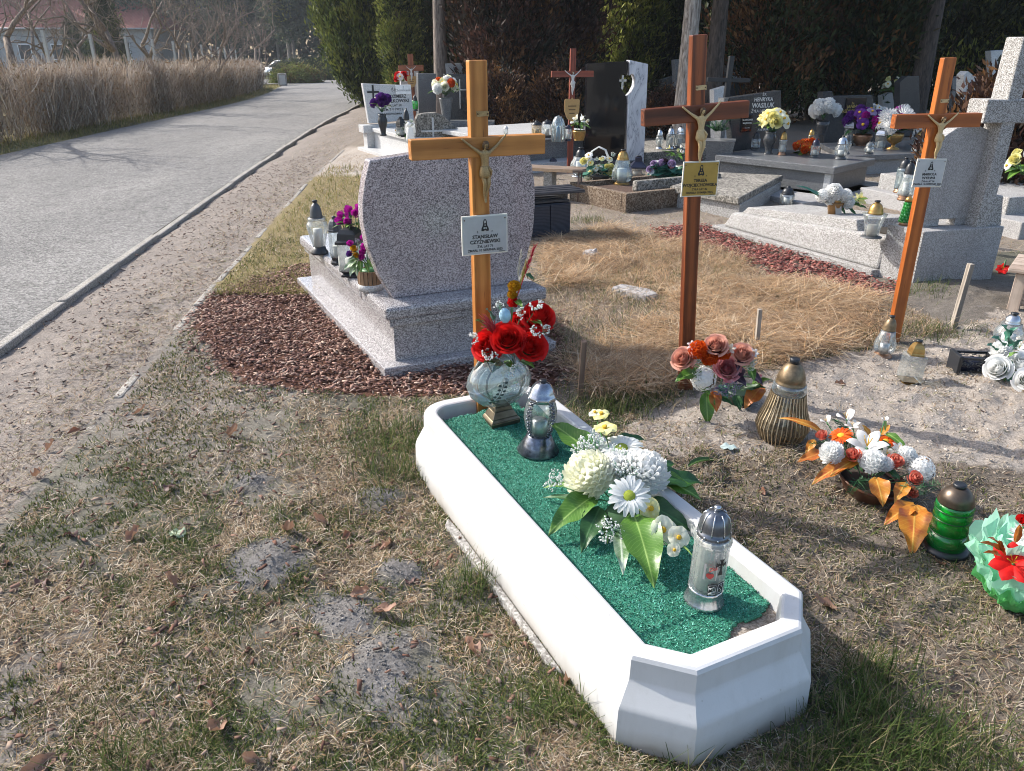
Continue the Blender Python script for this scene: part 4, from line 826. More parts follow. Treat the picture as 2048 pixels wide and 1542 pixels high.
# ================================================================== THINGS ON THE WHITE GRAVE
def yz(px, py, z): return G(px, py, z).y
PEW = plain('pewter', (.26,.25,.22), .35, .8, .25, 40); BRB = plain('bronze_base', (.17,.14,.095), .33, .8, .3, 20)
# ---- heart shaped glass vase on bronze pedestal
vb = G(1003,842,.212); t = thing('glass_vase', 'bulbous glass vase with printed flowers on a bronze foot', 'vase', vb, (0, R(-3), R(24)))
def sq(r0, r1, z0, z1): return dict(a=r0, b=r1, z0=z0, z1=z1)
mb = MB()
for (r0, z0), (r1, z1) in zip([(.062,0), (.064,.02), (.055,.032), (.04,.06), (.034,.078)], [(.064,.02), (.055,.032), (.04,.06), (.034,.078), (.03,.085)]):
    mb.prism([(-r0,-r0*.8), (r0,-r0*.8), (r0,r0*.8), (-r0,r0*.8)], z0, z1, 0, [(-r1,-r1*.8), (r1,-r1*.8), (r1,r1*.8), (-r1,r1*.8)])
obj('pedestal', mb, BRB, t, bev=.003)
bp_ = [(.03,.078), (.085,.095), (.125,.135), (.138,.18), (.128,.215), (.104,.25), (.072,.278), (.05,.295), (.046,.31)]
def flat_lathe(prof, n, ky, mi=0): m = MB().lathe(prof, n, mi, cap=False); m.v = [(x, y*ky, z) for x, y, z in m.v]; return m
obj('bowl', flat_lathe(bp_, 32, .62), BLUEG, t)
mb = MB(); front = []
for s_ in (-1, 1):          # pewter trim: two curved ribs framing the panel, and the rim
    path = [(s_*x, -ky, z) for x, ky, z in ((.02,.035,.10), (.06,.052,.13), (.078,.058,.18), (.072,.054,.22), (.05,.05,.255), (.058,.035,.285), (.05,.01,.305))]; mb.tube(path, .0045, 6)
    path = [(s_*x, y, z) for x, y, z in ((.105,0,.24), (.085,0,.27), (.06,0,.30), (.075,0,.325))]; mb.tube(path, [.004,.008,.009,.004], 6)
obj('trim', mb, PEW, t); obj('rim', flat_lathe([(.044,.303), (.054,.313), (.05,.32), (.042,.31)], 24, .66), PEW, t)
obj('back_panel', flat_lathe([(.05,.12), (.085,.15), (.092,.18), (.08,.215), (.05,.245)], 24, .25), FROST, t)
mb = MB()               # dark printed twig of leaves
tw = [(-.055,.12), (-.045,.14), (-.03,.16), (-.02,.185), (-.012,.21)]
def fy(x, z):           # front of the bowl
    r_ = np.interp(z, [b for a, b in bp_], [a for a, b in bp_]); return -.62*math.sqrt(max(1e-6, r_*r_-x*x))-.0015
mb.tube([(x, fy(x, z), z) for x, z in tw], .0012, 4)
for i in range(12):
    k = i/12*(len(tw)-1); j = int(k); f_ = k-j; x = tw[j][0]*(1-f_)+tw[min(j+1, 4)][0]*f_+(.012 if i % 2 else -.012); z = tw[j][1]*(1-f_)+tw[min(j+1, 4)][1]*f_+.004; s_ = .0075
    mb.add([(x+a*s_, fy(x+a*s_, z+b*s_), z+b*s_) for a, b in ((-1,0), (-.4,.7), (.6,.8), (1,0), (.3,-.6))], [(0,1,2,3,4)])
obj('leaf_print', mb, plain('print_dark', (.05,.065,.06), .6), t)
mb = MB()
for i in range(9):
    x = .025+.012*(i % 3)+rnd.uniform(-.004,.004); z = .165+.011*(i//3); s_ = .007; mb.add([(x+a*s_, fy(x+a*s_, z+b*s_), z+b*s_) for a, b in ((-1,0), (-.3,.8), (.7,.7), (1,-.2), (.1,-.8))], [(0,1,2,3,4)])
obj('flower_print', mb, plain('print_white', (.7,.72,.7), .6), t)
for k, s_ in enumerate(('Pamiętaj', 'gdy nas zabraknie', 'zostaną wspomnienia', 'wieczne...')): text(t, s_, (.022, fy(.03, .15-.011*k)-.003, .150-.0105*k), .0085, plain('print_dark', (.05,.065,.06)), xs=1., name='print')
# ---- red rose bouquet in the vase
Yb = vb.y-.02; b = Bouquet('rose_bouquet', 'bouquet of red roses with pale blue egg standing in the glass vase', 'bouquet', vb+Vector((0,0,.29)), V(1020,690,Yb+.03))
for px, py, r_, dy in ((975,690,31,-.03), (1016,678,33,-.06), (1060,692,33,-.05), (1078,634,33,.02), (1045,650,30,.03), (1000,668,22,.05)): b.fl('rose', 'red', px, py, Yb+dy, r_)
b.add('egg', MB().lathe([(.0005,-.028), (.012,-.024), (.02,-.012), (.0225,.0), (.021,.012), (.015,.024), (.007,.031), (.0005,.033)], 18), plain('egg_blue', (.30,.50,.62), .5, 0, .25, 60), V(1010,632,Yb-.07), (.1,-.12,0))
for px, py, r_ in ((1000,610,14), (1068,612,20), (985,700,20), (1030,725,20), (1065,660,17), (955,672,17), (1085,655,15), (1040,625,16)): b.fl('sparse_spray', 'white', px, py+10, Yb-.05, r_*1.5)
for p0, p1, m in (((1000,722),(965,725),LEAFG), ((1005,725),(985,745),LEAFG), ((1010,722),(1030,740),LEAFG), ((1040,720),(1068,735),LEAFG), ((975,660),(952,640),LEAFG), ((985,640),(972,618),LEAFT), ((1060,640),(1085,650),LEAFG), ((1030,600),(1045,615),LEAFG)): b.leaf(m, p0, p1, Yb, Yb-.05, .5)
mb = MB(); c0 = V(992,672,Yb-.03); 
for i in range(26):
    e = V(955+rnd.uniform(0,34), 625+rnd.uniform(0,28), Yb-.05+rnd.uniform(-.03,.03)); mb.tube([Vector((0,0,0)), (e-c0)*.55+Vector((0,0,.01)), e-c0], [.002,.003,.0006], 4)
b.add('red_grass', mb, plain('dyed_red', (.33,.03,.04), .7), c0)
c0 = V(1028,610,Yb)
for nm, col, tip, n_ in (('yellow_plume', (.55,.44,.10), (1052,530), 26), ('red_plume', (.6,.02,.05), (1068,497), 26), ('cream_plume', (.6,.55,.45), (1042,510), 14)):
    mb = MB(); e = V(*tip, Yb+.02)-c0; mb.tube([(0,0,0), e*.5+Vector((.004,0,.01)), e], [.002,.0016,.001], 5)
    for i in range(n_*2):
        k = .55+.45*rnd.random(); q = e*k; d = e.normalized()*.025+Vector((rnd.uniform(-.012,.012), rnd.uniform(-.012,.012), 0)); mb.tube([q, q+d], [.0016,.0004], 3)
    b.add(nm, mb, plain(nm, col, .7), c0)
b.fl('pompon', 'mustard', 1028, 574, Yb, 16); b.fl('pompon', 'mustard', 1024, 590, Yb, 12); b.fl('pompon', 'red', 1026, 606, Yb, 14); b.leaf(LEAFD, (1052,548), (1068,560), Yb, Yb, .6); b.leaf(LEAFD, (1035,592), (1018,600), Yb, Yb, .6)
# ---- ornate silver lantern
lb = G(1076,902,.208); h = zat(1090,760,lb)-.208
t = thing('grave_lantern', 'ornate silver lantern with beaded ribs in front of the glass vase', 'lantern', lb, (0, R(3.2), R(25)))
obj('glass_body', MB().lathe([(r_*.062, z*h) for r_, z in ((.66,.24), (.86,.34), (1,.48), (.97,.58), (.86,.68), (.72,.75))], 28, 0, True, 14, .015), glass('etched_glass', (.8,.85,.85), .16, .12, .06, (.5,.55,.56)), t)
obj('candle', MB().lathe([(.03, .2*h), (.03, .45*h), (.01, .46*h)], 14), FOIL, t)
obj('base', MB().lathe([(r_*.062, z*h) for r_, z in ((1.26,0), (1.3,.02), (1.18,.045), (1.2,.06), (1.08,.085), (1.1,.1), (.98,.125), (.98,.15), (.86,.18), (.78,.23), (.72,.25))], 32), PEWD if 'PEWD' in globals() else plain('pewter_dark', (.15,.16,.19), .26, .85, .6, 45), t)
obj('lid', MB().lathe([(r_*.062, z*h) for r_, z in ((.8,.72), (.84,.74), (.84,.79), (.78,.8), (.74,.84), (.6,.9), (.4,.95), (.2,.965))], 32, 0, True, 8, .03), plain('steel_lid', (.32,.34,.38), .22, .9, .3, 30), t)
obj('knob', MB().lathe([(.011,.955*h), (.014,.975*h), (.014,.995*h), (.008,1.0*h)], 12), BLK, t)
mb = MB()
for i in range(8): a = i*.785; mb.ball((.053*math.cos(a), .053*math.sin(a), .765*h), .004, 0, 6)
obj('studs', mb, SILV, t)
for i in range(4):
    a = .785*2*i+.3; c, s_ = math.cos(a), math.sin(a); mb = MB()
    for w in (-1, 1):
        for k in range(15): 
            z = .26+.46*k/14; r_ = np.interp(z, [.24,.34,.48,.58,.68,.75], [.66,.86,1,.97,.86,.72])*.064; aa = a+w*.16; mb.ball((r_*math.cos(aa), r_*math.sin(aa), z*h), .0032, 0, 6)
    for k in range(10):
        z = .28+.42*k/9; r_ = np.interp(z, [.24,.34,.48,.58,.68,.75], [.66,.86,1,.97,.86,.72])*.064; mb.ball((r_*c+rnd.uniform(-.003,.003), r_*s_+rnd.uniform(-.003,.003), z*h), .006, 0, 6, .8)
    obj('rib', mb, plain('pewter_dark', (.15,.16,.19), .26, .85, .6, 45), t)
# ---- white chrysanthemum arrangement
ab = G(1245,1060,.21); b = Bouquet('flower_arrangement', 'white chrysanthemum and daisy arrangement with large green leaves on the turf mat', 'flowers', ab, G(1245,1010,.27))
b.add('foam_block', MB().lathe([(.06,0), (.065,.03), (.05,.06)], 14), plain('foam_green', (.03,.08,.03), .9), ab+Vector((0,.02,0)))
for px, py, z, r_ in ((1181,952,.33,56), (1288,948,.335,52)): b.fl('bigmum', 'cream' if px < 1200 else 'white', px, py, yz(px, py, z), r_)
b.fl('mum', 'white', 1230, 945, yz(1230,945,.33), 40)
b.fl('daisy', 'white', 1258, 992, yz(1258,992,.345), 43); b.fl('daisy', 'white', 1243, 896, yz(1243,896,.35), 45)
for px, py, r_, c in ((1300,1018,23,'paleyel'), (1324,1060,27,'cream'), (1356,1075,22,'cream'), (1210,858,22,'paleyel'), (1203,830,18,'paleyel'), (1190,826,13,'cream'), (1348,1100,14,'cream')): b.fl('orchid', c, px, py, yz(px, py, .30 if py > 900 else .40), r_*1.15)
for px, py, r_ in ((1192,905,40), (1252,962,48), (1225,1060,38), (1118,968,30), (1278,960,40), (1170,910,30), (1235,930,36)): b.fl('spray', 'white', px, py, yz(px, py, .32 if py < 1000 else .27), r_)
for p0, z0, p1, z1, m, wk, cu in (((1190,915),.28,(1104,848),.34,LEAFG,.5,.4), ((1190,990),.29,(1100,1066),.24,LEAFG,.48,.5), ((1268,1030),.29,(1307,1166),.235,LEAFG,.52,.5), ((1240,1062),.28,(1246,1146),.235,LEAFV,.36,.6), ((1200,1015),.27,(1164,1100),.22,LEAFD,.46,.5), ((1300,960),.28,(1402,965),.25,LEAFD,.5,.4), ((1305,950),.28,(1400,998),.22,LEAFG,.42,.5), ((1310,935),.28,(1350,928),.27,LEAFD,.5,.4), ((1170,965),.26,(1090,975),.23,LEAFG,.22,.3), ((1200,1000),.25,(1090,995),.22,LEAFD,.16,.3), ((1280,1000),.26,(1380,1060),.22,LEAFD,.45,.4), ((1290,1010),.25,(1340,1040),.22,LEAFD,.5,.4), ((1210,1040),.24,(1215,1085),.22,LEAFG,.3,.4), ((1230,880),.3,(1290,880),.28,LEAFD,.4,.4), ((1345,1070),.29,(1385,1112),.27,LEAFG,.12,.3)): b.leaf(m, p0, p1, yz(*p0, z0), yz(*p1, z1), wk, cu)
# ---- clear lantern with silver dome
lb = G(1407,1200,.203); h = zat(1438,1014,lb)-.203
t = thing('grave_lantern', 'tall clear fluted lantern with silver dome lid at the near end of the mat', 'lantern', lb, (0, R(1.5), R(10))); rr = .051
obj('glass_body', MB().lathe([(r_*rr, z*h) for r_, z in ((.86,.15), (.92,.17), (.92,.62), (.96,.64), (1.0,.67), (.93,.715), (.8,.73))], 96, 0, True, 24, .018), glass('fluted_glass', (.92,.94,.94), .2, .14, .05), t)
obj('foot', MB().lathe([(r_*rr, z*h) for r_, z in ((1.06,0), (1.1,.012), (1.04,.03), (.92,.09), (.9,.13), (.95,.16), (.85,.17))], 60, 0, True, 20, .02), SILV, t)
obj('lid', MB().lathe([(r_*rr, z*h) for r_, z in ((.88,.70), (.9,.72), (.88,.755), (.83,.76), (.82,.79), (.78,.84), (.64,.91), (.42,.945), (.2,.955))], 48, 0, True), DSILV, t)
mb = MB()
for i in range(8):
    a = i*.785+.2; mb.tube([(r_*rr*1.01*math.cos(a), r_*rr*1.01*math.sin(a), z*h) for r_, z in ((.83,.76), (.82,.79), (.78,.84), (.64,.91), (.42,.945))], .0022, 5)
    mb.ball((.89*rr*math.cos(a+.39), .89*rr*math.sin(a+.39), .738*h), .0032, 0, 6)
obj('lid_ribs', mb, SILV, t); obj('knob', MB().lathe([(.009,.945*h), (.008,.97*h), (.010,.98*h), (.009,1.0*h), (.004,1.005*h)], 12), SILV, t)
obj('candle', MB().lathe([(.034,.17*h), (.034,.58*h), (.03,.6*h)], 16), WAX, t)
def cyl(u, z, r_=.0475): a = -math.pi/2-.02+u/r_; return (r_*math.cos(a), r_*math.sin(a), z)
mb = MB(); cz, cu = .50*h, .012
for a in range(4):      # ribbon cross
    ca, sa = math.cos(a*1.571), math.sin(a*1.571); ln = .034 if a == 3 else .016
    q = [(0,.003), (ln*.5,.003), (ln,.008), (ln,-.008), (ln*.5,-.003), (0,-.003)]; mb.add([cyl(cu+x*ca-y*sa, cz+x*sa+y*ca, .0492) for x, y in q], [tuple(range(6))])
for i in range(8): a = i*.785; mb.add([cyl(cu, cz, .0495), cyl(cu+.011*math.cos(a), cz+.011*math.sin(a), .0495), cyl(cu+.010*math.cos(a+.45), cz+.010*math.sin(a+.45), .0495)], [(0,1,2)])
q = [(-.026,-.004), (-.012,.001), (0,-.003), (.012,.002), (.026,-.002), (.024,-.038), (0,-.042), (-.024,-.040)]; bz = .30*h
mbk = MB(); mbk.add([cyl(.008+x, bz+y, .0488) for x, y in q], [tuple(range(8))]); obj('book_decal', mbk, INK, t); obj('ribbon_cross_decal', mb, INK, t)
mb = MB()
for x, y in ((-.013,-.002), (.013,0)):
    mb.tube([cyl(.008+x+a, bz+y+c_, .0494) for a, c_ in ((-.010,-.004), (-.010,-.032), (.010,-.032), (.010,-.003), (-.010,-.004))], .0006, 4)
for i in range(6): mb.ball(cyl(.021+.004*math.sin(i*2.1), bz-.008-.0045*i, .0494), .0014, 0, 5)
obj('decal_lines', mb, WINK, t)
for k, s_ in enumerate(('Pamięci', 'i', 'Miłości')): text(t, s_, cyl(-.005, bz-.011-.008*k, .0502), .0085, WINK, (R(90), 0, .35), name='print')
mb = MB(); mb.add([cyl(-.018+x, .40*h+y, .0482) for x, y in ((-.016,-.02), (.02,-.02), (.02,.03), (-.016,.03))], [(0,1,2,3)]); obj('sticker', mb, plain('pale_sticker', (.62,.55,.5), .5, 0, .1), t)
mb = MB(); mb.add([cyl(-.016+.011*math.cos(i*.7), .385*h+.009*math.sin(i*.7)*(1+.3*math.sin(i*2.1)), .0486) for i in range(9)], [tuple(range(9))]); obj('red_print', mb, plain('sticker_red', (.55,.06,.05), .5), t)
text(t, 'Dali', cyl(-.010, .465*h, .0515), .018, plain('sticker_red', (.55,.06,.05)), (R(90), 0, .2), name='print')
# ================================================================== MIDDLE GRAVE
b = Bouquet('flower_pot', 'peach rose and orange marigold bouquet at the foot of the dark cross', 'flowers', G(1470,822), V(1445,745,3.30)); Yc = 3.25
b.add('pot', MB().lathe([(.045,0), (.07,.09), (.075,.1), (.05,.1)], 18), plain('dark_pot', (.012,.03,.015), .5), G(1478,818))
for kd, c, px, py, r_ in (('rose','peach',1366,717,23), ('rose','peach',1432,691,23), ('rose','peach',1484,708,23), ('rose','pink',1455,736,25), ('pompon','orange',1396,701,24), ('pompon','orange',1420,715,22), ('pompon','orange',1448,709,16), ('hydrangea','white',1407,757,26), ('spider','dark',1427,702,16), ('lily','cream',1460,697,14), ('lily','white',1508,705,12), ('lily','white',1384,690,12), ('spray','lilac',1460,775,24), ('spray','white',1398,722,14), ('spray','lilac',1440,780,18), ('spray','white',1500,728,14), ('lily','pink',1516,755,13), ('spray','cream',1495,735,18)): b.fl(kd, c, px, py, Yc-.02, r_)
for p0, p1, m, wk in (((1395,745),(1352,762),LEAFG,.6), ((1412,785),(1415,848),LEAFG,.55), ((1428,782),(1433,822),RUST,.7), ((1525,772),(1490,815),RUST,.7), ((1470,750),(1492,772),LEAFP,.6), ((1485,735),(1470,765),LEAFP,.6), ((1500,745),(1525,770),LEAFP,.5), ((1480,715),(1475,740),LEAFP,.6), ((1500,735),(1508,762),LEAFG,.6), ((1440,770),(1455,795),LEAFT,.6), ((1470,790),(1480,820),LEAFD,.7), ((1500,780),(1540,758),LEAFG,.5), ((1400,775),(1420,788),LEAFG,.7), ((1390,735),(1400,765),LEAFG,.6), ((1480,780),(1530,775),LEAFD,.4), ((1430,790),(1465,810),LEAFD,.4)): b.leaf(m, p0, p1, Yc, Yc-.06, wk)
# ---- ribbed gold lantern
lb = G(1558,882); h = zat(1564,713,lb); t = thing('grave_lantern', 'large gold ribbed bell shaped lantern beside the peach rose bouquet', 'lantern', lb, (0, R(2), 0)); S_ = m_of(1, lb)
pr = [(33,0), (42,.1), (49,.2), (46,.3), (38,.42), (33,.53), (30.5,.60)]
mb = MB()
for i in range(36):
    a = i*2*math.pi/36; c, s_ = math.cos(a), math.sin(a); vs_ = []
    for r_, z in pr:
        r_ *= S_; w = .0022
        vs_ += [(r_*c-w*s_, r_*s_+w*c, z*h), ((r_+.007)*c-w*s_, (r_+.007)*s_+w*c, z*h), ((r_+.007)*c+w*s_, (r_+.007)*s_-w*c, z*h), (r_*c+w*s_, r_*s_-w*c, z*h)]
    fs_ = [(4*k+j, 4*k+(j+1) % 4, 4*k+4+(j+1) % 4, 4*k+4+j) for k in range(len(pr)-1) for j in range(4)]; mb.add(vs_, fs_)
obj('ribs', mb, plain('antique_gold', (.52,.42,.28), .36, .7, .3, 25), t)
obj('glass_body', MB().lathe([(r_*S_*.93, z*h) for r_, z in pr], 30), GOLDG, t); obj('candle', MB().lathe([(.05,.02), (.05,.16*h), (.02,.17*h)], 16), plain('dark_wax', (.07,.05,.03), .6), t)
obj('collar', MB().lathe([(r_*S_, z*h) for r_, z in ((31,.6), (33,.62), (31.5,.70), (30,.71))], 30), CLEAR, t)
obj('lid', MB().lathe([(r_*S_, z*h) for r_, z in ((28,.69), (28.5,.72), (26,.735), (27,.75), (25.5,.80), (20,.88), (12,.935), (9,.94))], 28), OLDGOLD, t); obj('knob', MB().lathe([(9*S_,.935*h), (9.5*S_,.995*h), (7*S_,1.0*h)], 12), BLK, t)
# ---- bowl arrangement
bb = G(1733,1000); b = Bouquet('flower_bowl', 'brown bowl with white lilies, coral roses and orange leaves on the sand', 'flowers', bb, bb+Vector((0,.03,.05)))
mbw = MB().lathe([(.06,0), (.09,.02), (.125,.075), (.132,.085), (.126,.088), (.11,.06), (.0,.055)], 28, cap=False); b.add('bowl', mbw, plain('brown_plastic', (.10,.035,.015), .42), bb+Vector((.01,.035,.0)), (R(6), R(6), 0))
b.add('soil', MB().lathe([(.116,.062), (.06,.075), (.01,.08)], 18), plain('bowl_soil', (.03,.02,.014), .9), bb+Vector((.01,.035,.0)), (R(6), R(6), 0))
for kd, c, px, py, z, r_ in (('lily','white',1735,884,.20,42), ('mum','white',1664,907,.16,25), ('pompon','white',1745,926,.15,32), ('hydrangea','white',1842,938,.12,27), ('pompon','white',1812,912,.15,24), ('gerbera','orange',1682,871,.18,24), ('gerbera','orange',1772,882,.17,20), ('bud','coral',1706,910,.17,17), ('bud','coral',1790,923,.16,19), ('bud','coral',1830,957,.13,17), ('bud','coral',1644,870,.17,13), ('bud','coral',1824,985,.10,14), ('calla','white',1692,832,.24,22), ('calla','white',1652,840,.2,14), ('calla','white',1770,838,.26,9), ('lily','white',1705,848,.22,17), ('lily','cream',1775,905,.17,17), ('lily','white',1800,895,.17,18), ('pompon','white',1770,930,.15,20)): b.fl(kd, c, px, py, yz(px, py, z), r_)
for p0, z0, p1, z1, m, wk, cu in (((1650,905),.12,(1597,923),.09,RUST,.5,.3), ((1704,922),.14,(1625,968),.07,LEAFO,.36,.6), ((1725,915),.14,(1662,950),.11,LEAFO,.36,.6), ((1752,955),.13,(1766,1010),.07,LEAFO,.75,.5), ((1812,966),.12,(1790,1004),.08,LEAFO,.6,.5), ((1828,1008),.08,(1770,1048),.03,LEAFO,.55,.6), ((1830,1010),.08,(1824,1106),.01,LEAFO,.55,.4), ((1832,1010),.09,(1858,1055),.04,LEAFO,.5,.5), ((1835,914),.13,(1870,943),.09,LEAFO,.45,.5), ((1648,868),.15,(1558,836),.19,LEAFO,.2,.9), ((1630,880),.1,(1612,905),.06,LEAFO,.6,.5), ((1740,870),.18,(1725,850),.21,LEAFO,.5,.3), ((1760,870),.18,(1780,850),.21,LEAFO,.5,.3), ((1772,866),.19,(1812,896),.16,LEAFG,.4,.6), ((1775,940),.13,(1800,960),.11,LEAFD,.6,.5), ((1740,925),.13,(1760,950),.11,LEAFD,.6,.5), ((1800,985),.1,(1850,990),.06,LEAFD,.3,.5), ((1690,890),.15,(1700,870),.19,LEAFD,.5,.5), ((1780,900),.16,(1765,880),.2,LEAFD,.5,.5), ((1770,862),.2,(1772,832),.26,LEAFG,.15,.2)): b.leaf(m, p0, p1, yz(*p0, z0), yz(*p1, z1), wk, cu)
for p0, p1 in (((1715,960),(1735,985)), ((1715,960),(1700,985)), ((1715,960),(1755,965)), ((1840,975),(1880,970)), ((1660,885),(1622,888)), ((1700,860),(1670,840)), ((1800,970),(1850,985)), ((1750,900),(1790,880)), ((1730,890),(1700,870))): b.sprig(NEED, p0, p1, yz(*p0, .12), yz(*p1, .11))
# ---- green ringed lantern
lb = G(1888,1098); h = zat(1903,962,lb); S_ = m_of(1, lb); t = thing('grave_lantern', 'bright green ringed glass lantern with dark bronze lid', 'lantern', lb, (0, R(-1), 0))
pr = [(32,.06), (36,.10), (37,.22), (33,.30), (30,.305), (33.5,.32), (33,.45), (31,.50), (34,.51), (34.5,.60), (31.5,.63), (34,.64), (34,.70), (30,.73)]
obj('glass_body', MB().lathe([(r_*S_, z*h) for r_, z in pr], 30), GREENG, t); obj('inner_glass', MB().lathe([(22*S_,.07*h), (22*S_,.6*h), (12*S_,.62*h)], 18), plain('green_inner', (.05,.48,.12), .3, 0, .3), t)
mb = MB()
for z in (.305, .505, .635): mb.lathe([(34*S_, (z-.008)*h), (35.5*S_, z*h), (34*S_, (z+.008)*h)], 28, cap=False)
obj('rings', mb, plain('ring_dark', (.01,.05,.015), .3), t)
obj('base', MB().lathe([(44*S_,0), (45*S_,.03*h), (43*S_,.07*h), (34*S_,.09*h)], 28), BLK, t)
obj('lid', MB().lathe([(r_*S_, z*h) for r_, z in ((32,.72), (33,.74), (31,.77), (31.5,.785), (29,.84), (23,.90), (14,.945), (11,.95))], 28), plain('bronze_lid', (.10,.075,.055), .35, .6, .3), t); obj('knob', MB().lathe([(11.5*S_,.945*h), (12*S_,.995*h), (9*S_,1.0*h)], 12), BLK, t)
# ---- mint paper bouquet
mbz = G(2050,1225); b = Bouquet('paper_bouquet', 'red poinsettia wrapped in mint green crepe paper at the right edge', 'bouquet', mbz, mbz+Vector((0,.02,.1)))
MINT = petal_col('mint_paper', (.55,.84,.70), (.42,.78,.58), .5, .5); GRNP = petal_col('green_paper', (.24,.68,.28), (.16,.55,.18), .5, .5)
for j, (m, rr_, zz_, ph) in enumerate(((GRNP,.14,.10,.4), (MINT,.18,.19,0.), (MINT,.15,.25,1.1), (MINT,.12,.22,2.3))):
    mb = MB()
    def fn(u, v, rr_=rr_, zz_=zz_, ph=ph):
        a = u*6.283+ph; r_ = .035+(rr_-.035)*v**.8*(1+.12*math.sin(a*7+ph)*v+.07*math.sin(a*13)*v); z = .0+zz_*v**1.2*(1+.16*math.sin(a*5+ph*2))+.012*math.sin(a*17)*v; return (r_*math.cos(a), r_*math.sin(a), max(z, .004))
    mb.patch(fn, 96, 10, sm=False); mb.v = [(x+.006*math.sin(y*90+z*70), y+.006*math.sin(x*80-z*60), z+.006*math.sin(x*110+y*50)) for x, y, z in mb.v]; b.add('paper_wrap', mb, m, mbz+Vector((0,.03,0)))
b.fl('poinsettia', 'red', 2026, 1122, mbz.y-.07, 46); b.fl('spider', 'white', 2050, 1075, mbz.y-.0, 30); b.fl('spider', 'white', 2050, 1100, mbz.y+.02, 26); b.fl('bud', 'red', 2045, 1040, mbz.y, 14)
for p0, p1 in (((2010,1110),(1962,1085)), ((2005,1105),(1978,1075)), ((2005,1115),(1968,1105)), ((2000,1100),(1998,1080)), ((2030,1085),(2040,1050))): b.leaf(PCR if 'PCR' in globals() else RUST, p0, p1, mbz.y-.06, mbz.y-.09, .25)
# ================================================================== RIGHT GRAVE
lan('clear pear shaped lantern with worn gold lid at the foot of the orange cross', (1764,712), 632, 42, style='tear', lid=OLDGOLD, bs=COPPER, fr=(.08,.66), lidk=.6, tx=1775, candle=FOIL, ribs=8, amp=.02, rot=(0, R(3), 0))
lan('square clear lantern with gold dome lid tilting on the sand', (1815,764), 683, 50, style='cyl', lid=GOLD, bs=GOLD, n=4, a0=.5, fr=(.06,.68), lidk=.68, tx=1840, rot=(0, R(4), R(10)), candle=None, lidp=LID)
p = G(1946,728,.055); t = thing('fallen_lantern', 'black filigree lantern lying on its side in the sand', 'lantern', p, (0, 0, R(-6)))
obj('roof', MB().box((-.095,0,0), (.02,.13,.125)), BLK, t, bev=.004); obj('base', MB().box((.095,0,0), (.03,.12,.115)), BLK, t, bev=.004)
for y in (-.052,.052):
    for z in (-.048,.048): obj('post', MB().box((0,y,z), (.16,.012,.012)), BLK, t)
obj('inner_glass', MB().lathe([(.04,-.085), (.04,.085)], 16).xf(Matrix.Rotation(R(90), 4, 'Y')), NAVY, t)
mb = MB(); r_ = random.Random(3)
for i in range(26):
    x, z = r_.uniform(-.08,.08), r_.uniform(-.04,.04); a = r_.uniform(0,6); mb.tube([(x+.012*math.cos(a+k)*(1-k*.12), -.05, z+.012*math.sin(a+k)*(1-k*.12)) for k in range(6)], .0022, 4); mb.tube([(x+.012*math.cos(a+k)*(1-k*.12), z*.9, .048) for k in range(6)], .0022, 4)
obj('filigree', mb, GRYP, t)
lan('clear lantern with silver lid behind the white rose spray at the right edge', (2012,692), 624, 56, style='globe', lid=SILV, bs=SILV, lidk=.55, fr=(.08,.7))
rb = G(2030,765); b = Bouquet('rose_spray', 'white roses with teal ivy leaves lying beside the fallen black lantern', 'flowers', rb, rb+Vector((0,0,.06)))
for kd, c, px, py, z, r_ in (('rose','white',1996,737,.09,25), ('rose','white',2042,727,.12,26), ('mum','white',2003,702,.14,21), ('rose','white',2052,760,.08,22), ('lily','white',2040,690,.15,22), ('spray','white',2030,700,.14,18)): b.fl(kd, c, px, py, yz(px, py, z), r_)
for p0, p1, m in (((2015,690),(2005,650),LEAFT), ((2010,680),(2035,655),LEAFT), ((2005,690),(1985,675),LEAFT), ((2020,720),(2012,745),LEAFT), ((2015,745),(2020,775),LEAFT), ((2025,745),(2035,780),LEAFT), ((2035,760),(2048,790),LEAFT), ((2005,750),(2000,775),LEAFV), ((2025,700),(2045,680),LEAFT), ((2020,735),(2045,745),LEAFG), ((2015,715),(2035,705),LEAFG), ((1990,700),(1975,690),LEAFT), ((2015,765),(2040,790),LEAFD)): b.leaf(m, p0, p1, rb.y-.0, rb.y-.04, .6)
# wooden bench end at the right edge
p = G(2010,622); t = thing('wooden_bench', 'pale weathered timber bench end at the right edge', 'bench', p, (0, 0, R(-38))); hz = zat(2020,532,p)
for x, y in ((.04,.02), (1.0,.02), (.04,.34), (1.0,.34)): obj('leg', MB().box((0,0,hz/2-.03), (.07,.07,hz-.02)), WG2 if 'WG2' in globals() else wood('pale_timber', (.36,.27,.21), (.58,.47,.38), .75), t, (x,y,0), bev=.004)
WGT = MAT['pale_timber']; WGX = wood('pale_timber_x', (.36,.27,.21), (.58,.47,.38), .75, 1, 'X')
for y in (.0,.12,.24,.36): obj('plank', MB().box((.52,y,hz-.015), (1.12,.105,.03)), WGX, t, bev=.004)
for z in (.09,.2,.31): obj('rail', MB().box((.52,.03,z), (.9,.024,.09)), WGX, t, bev=.003)
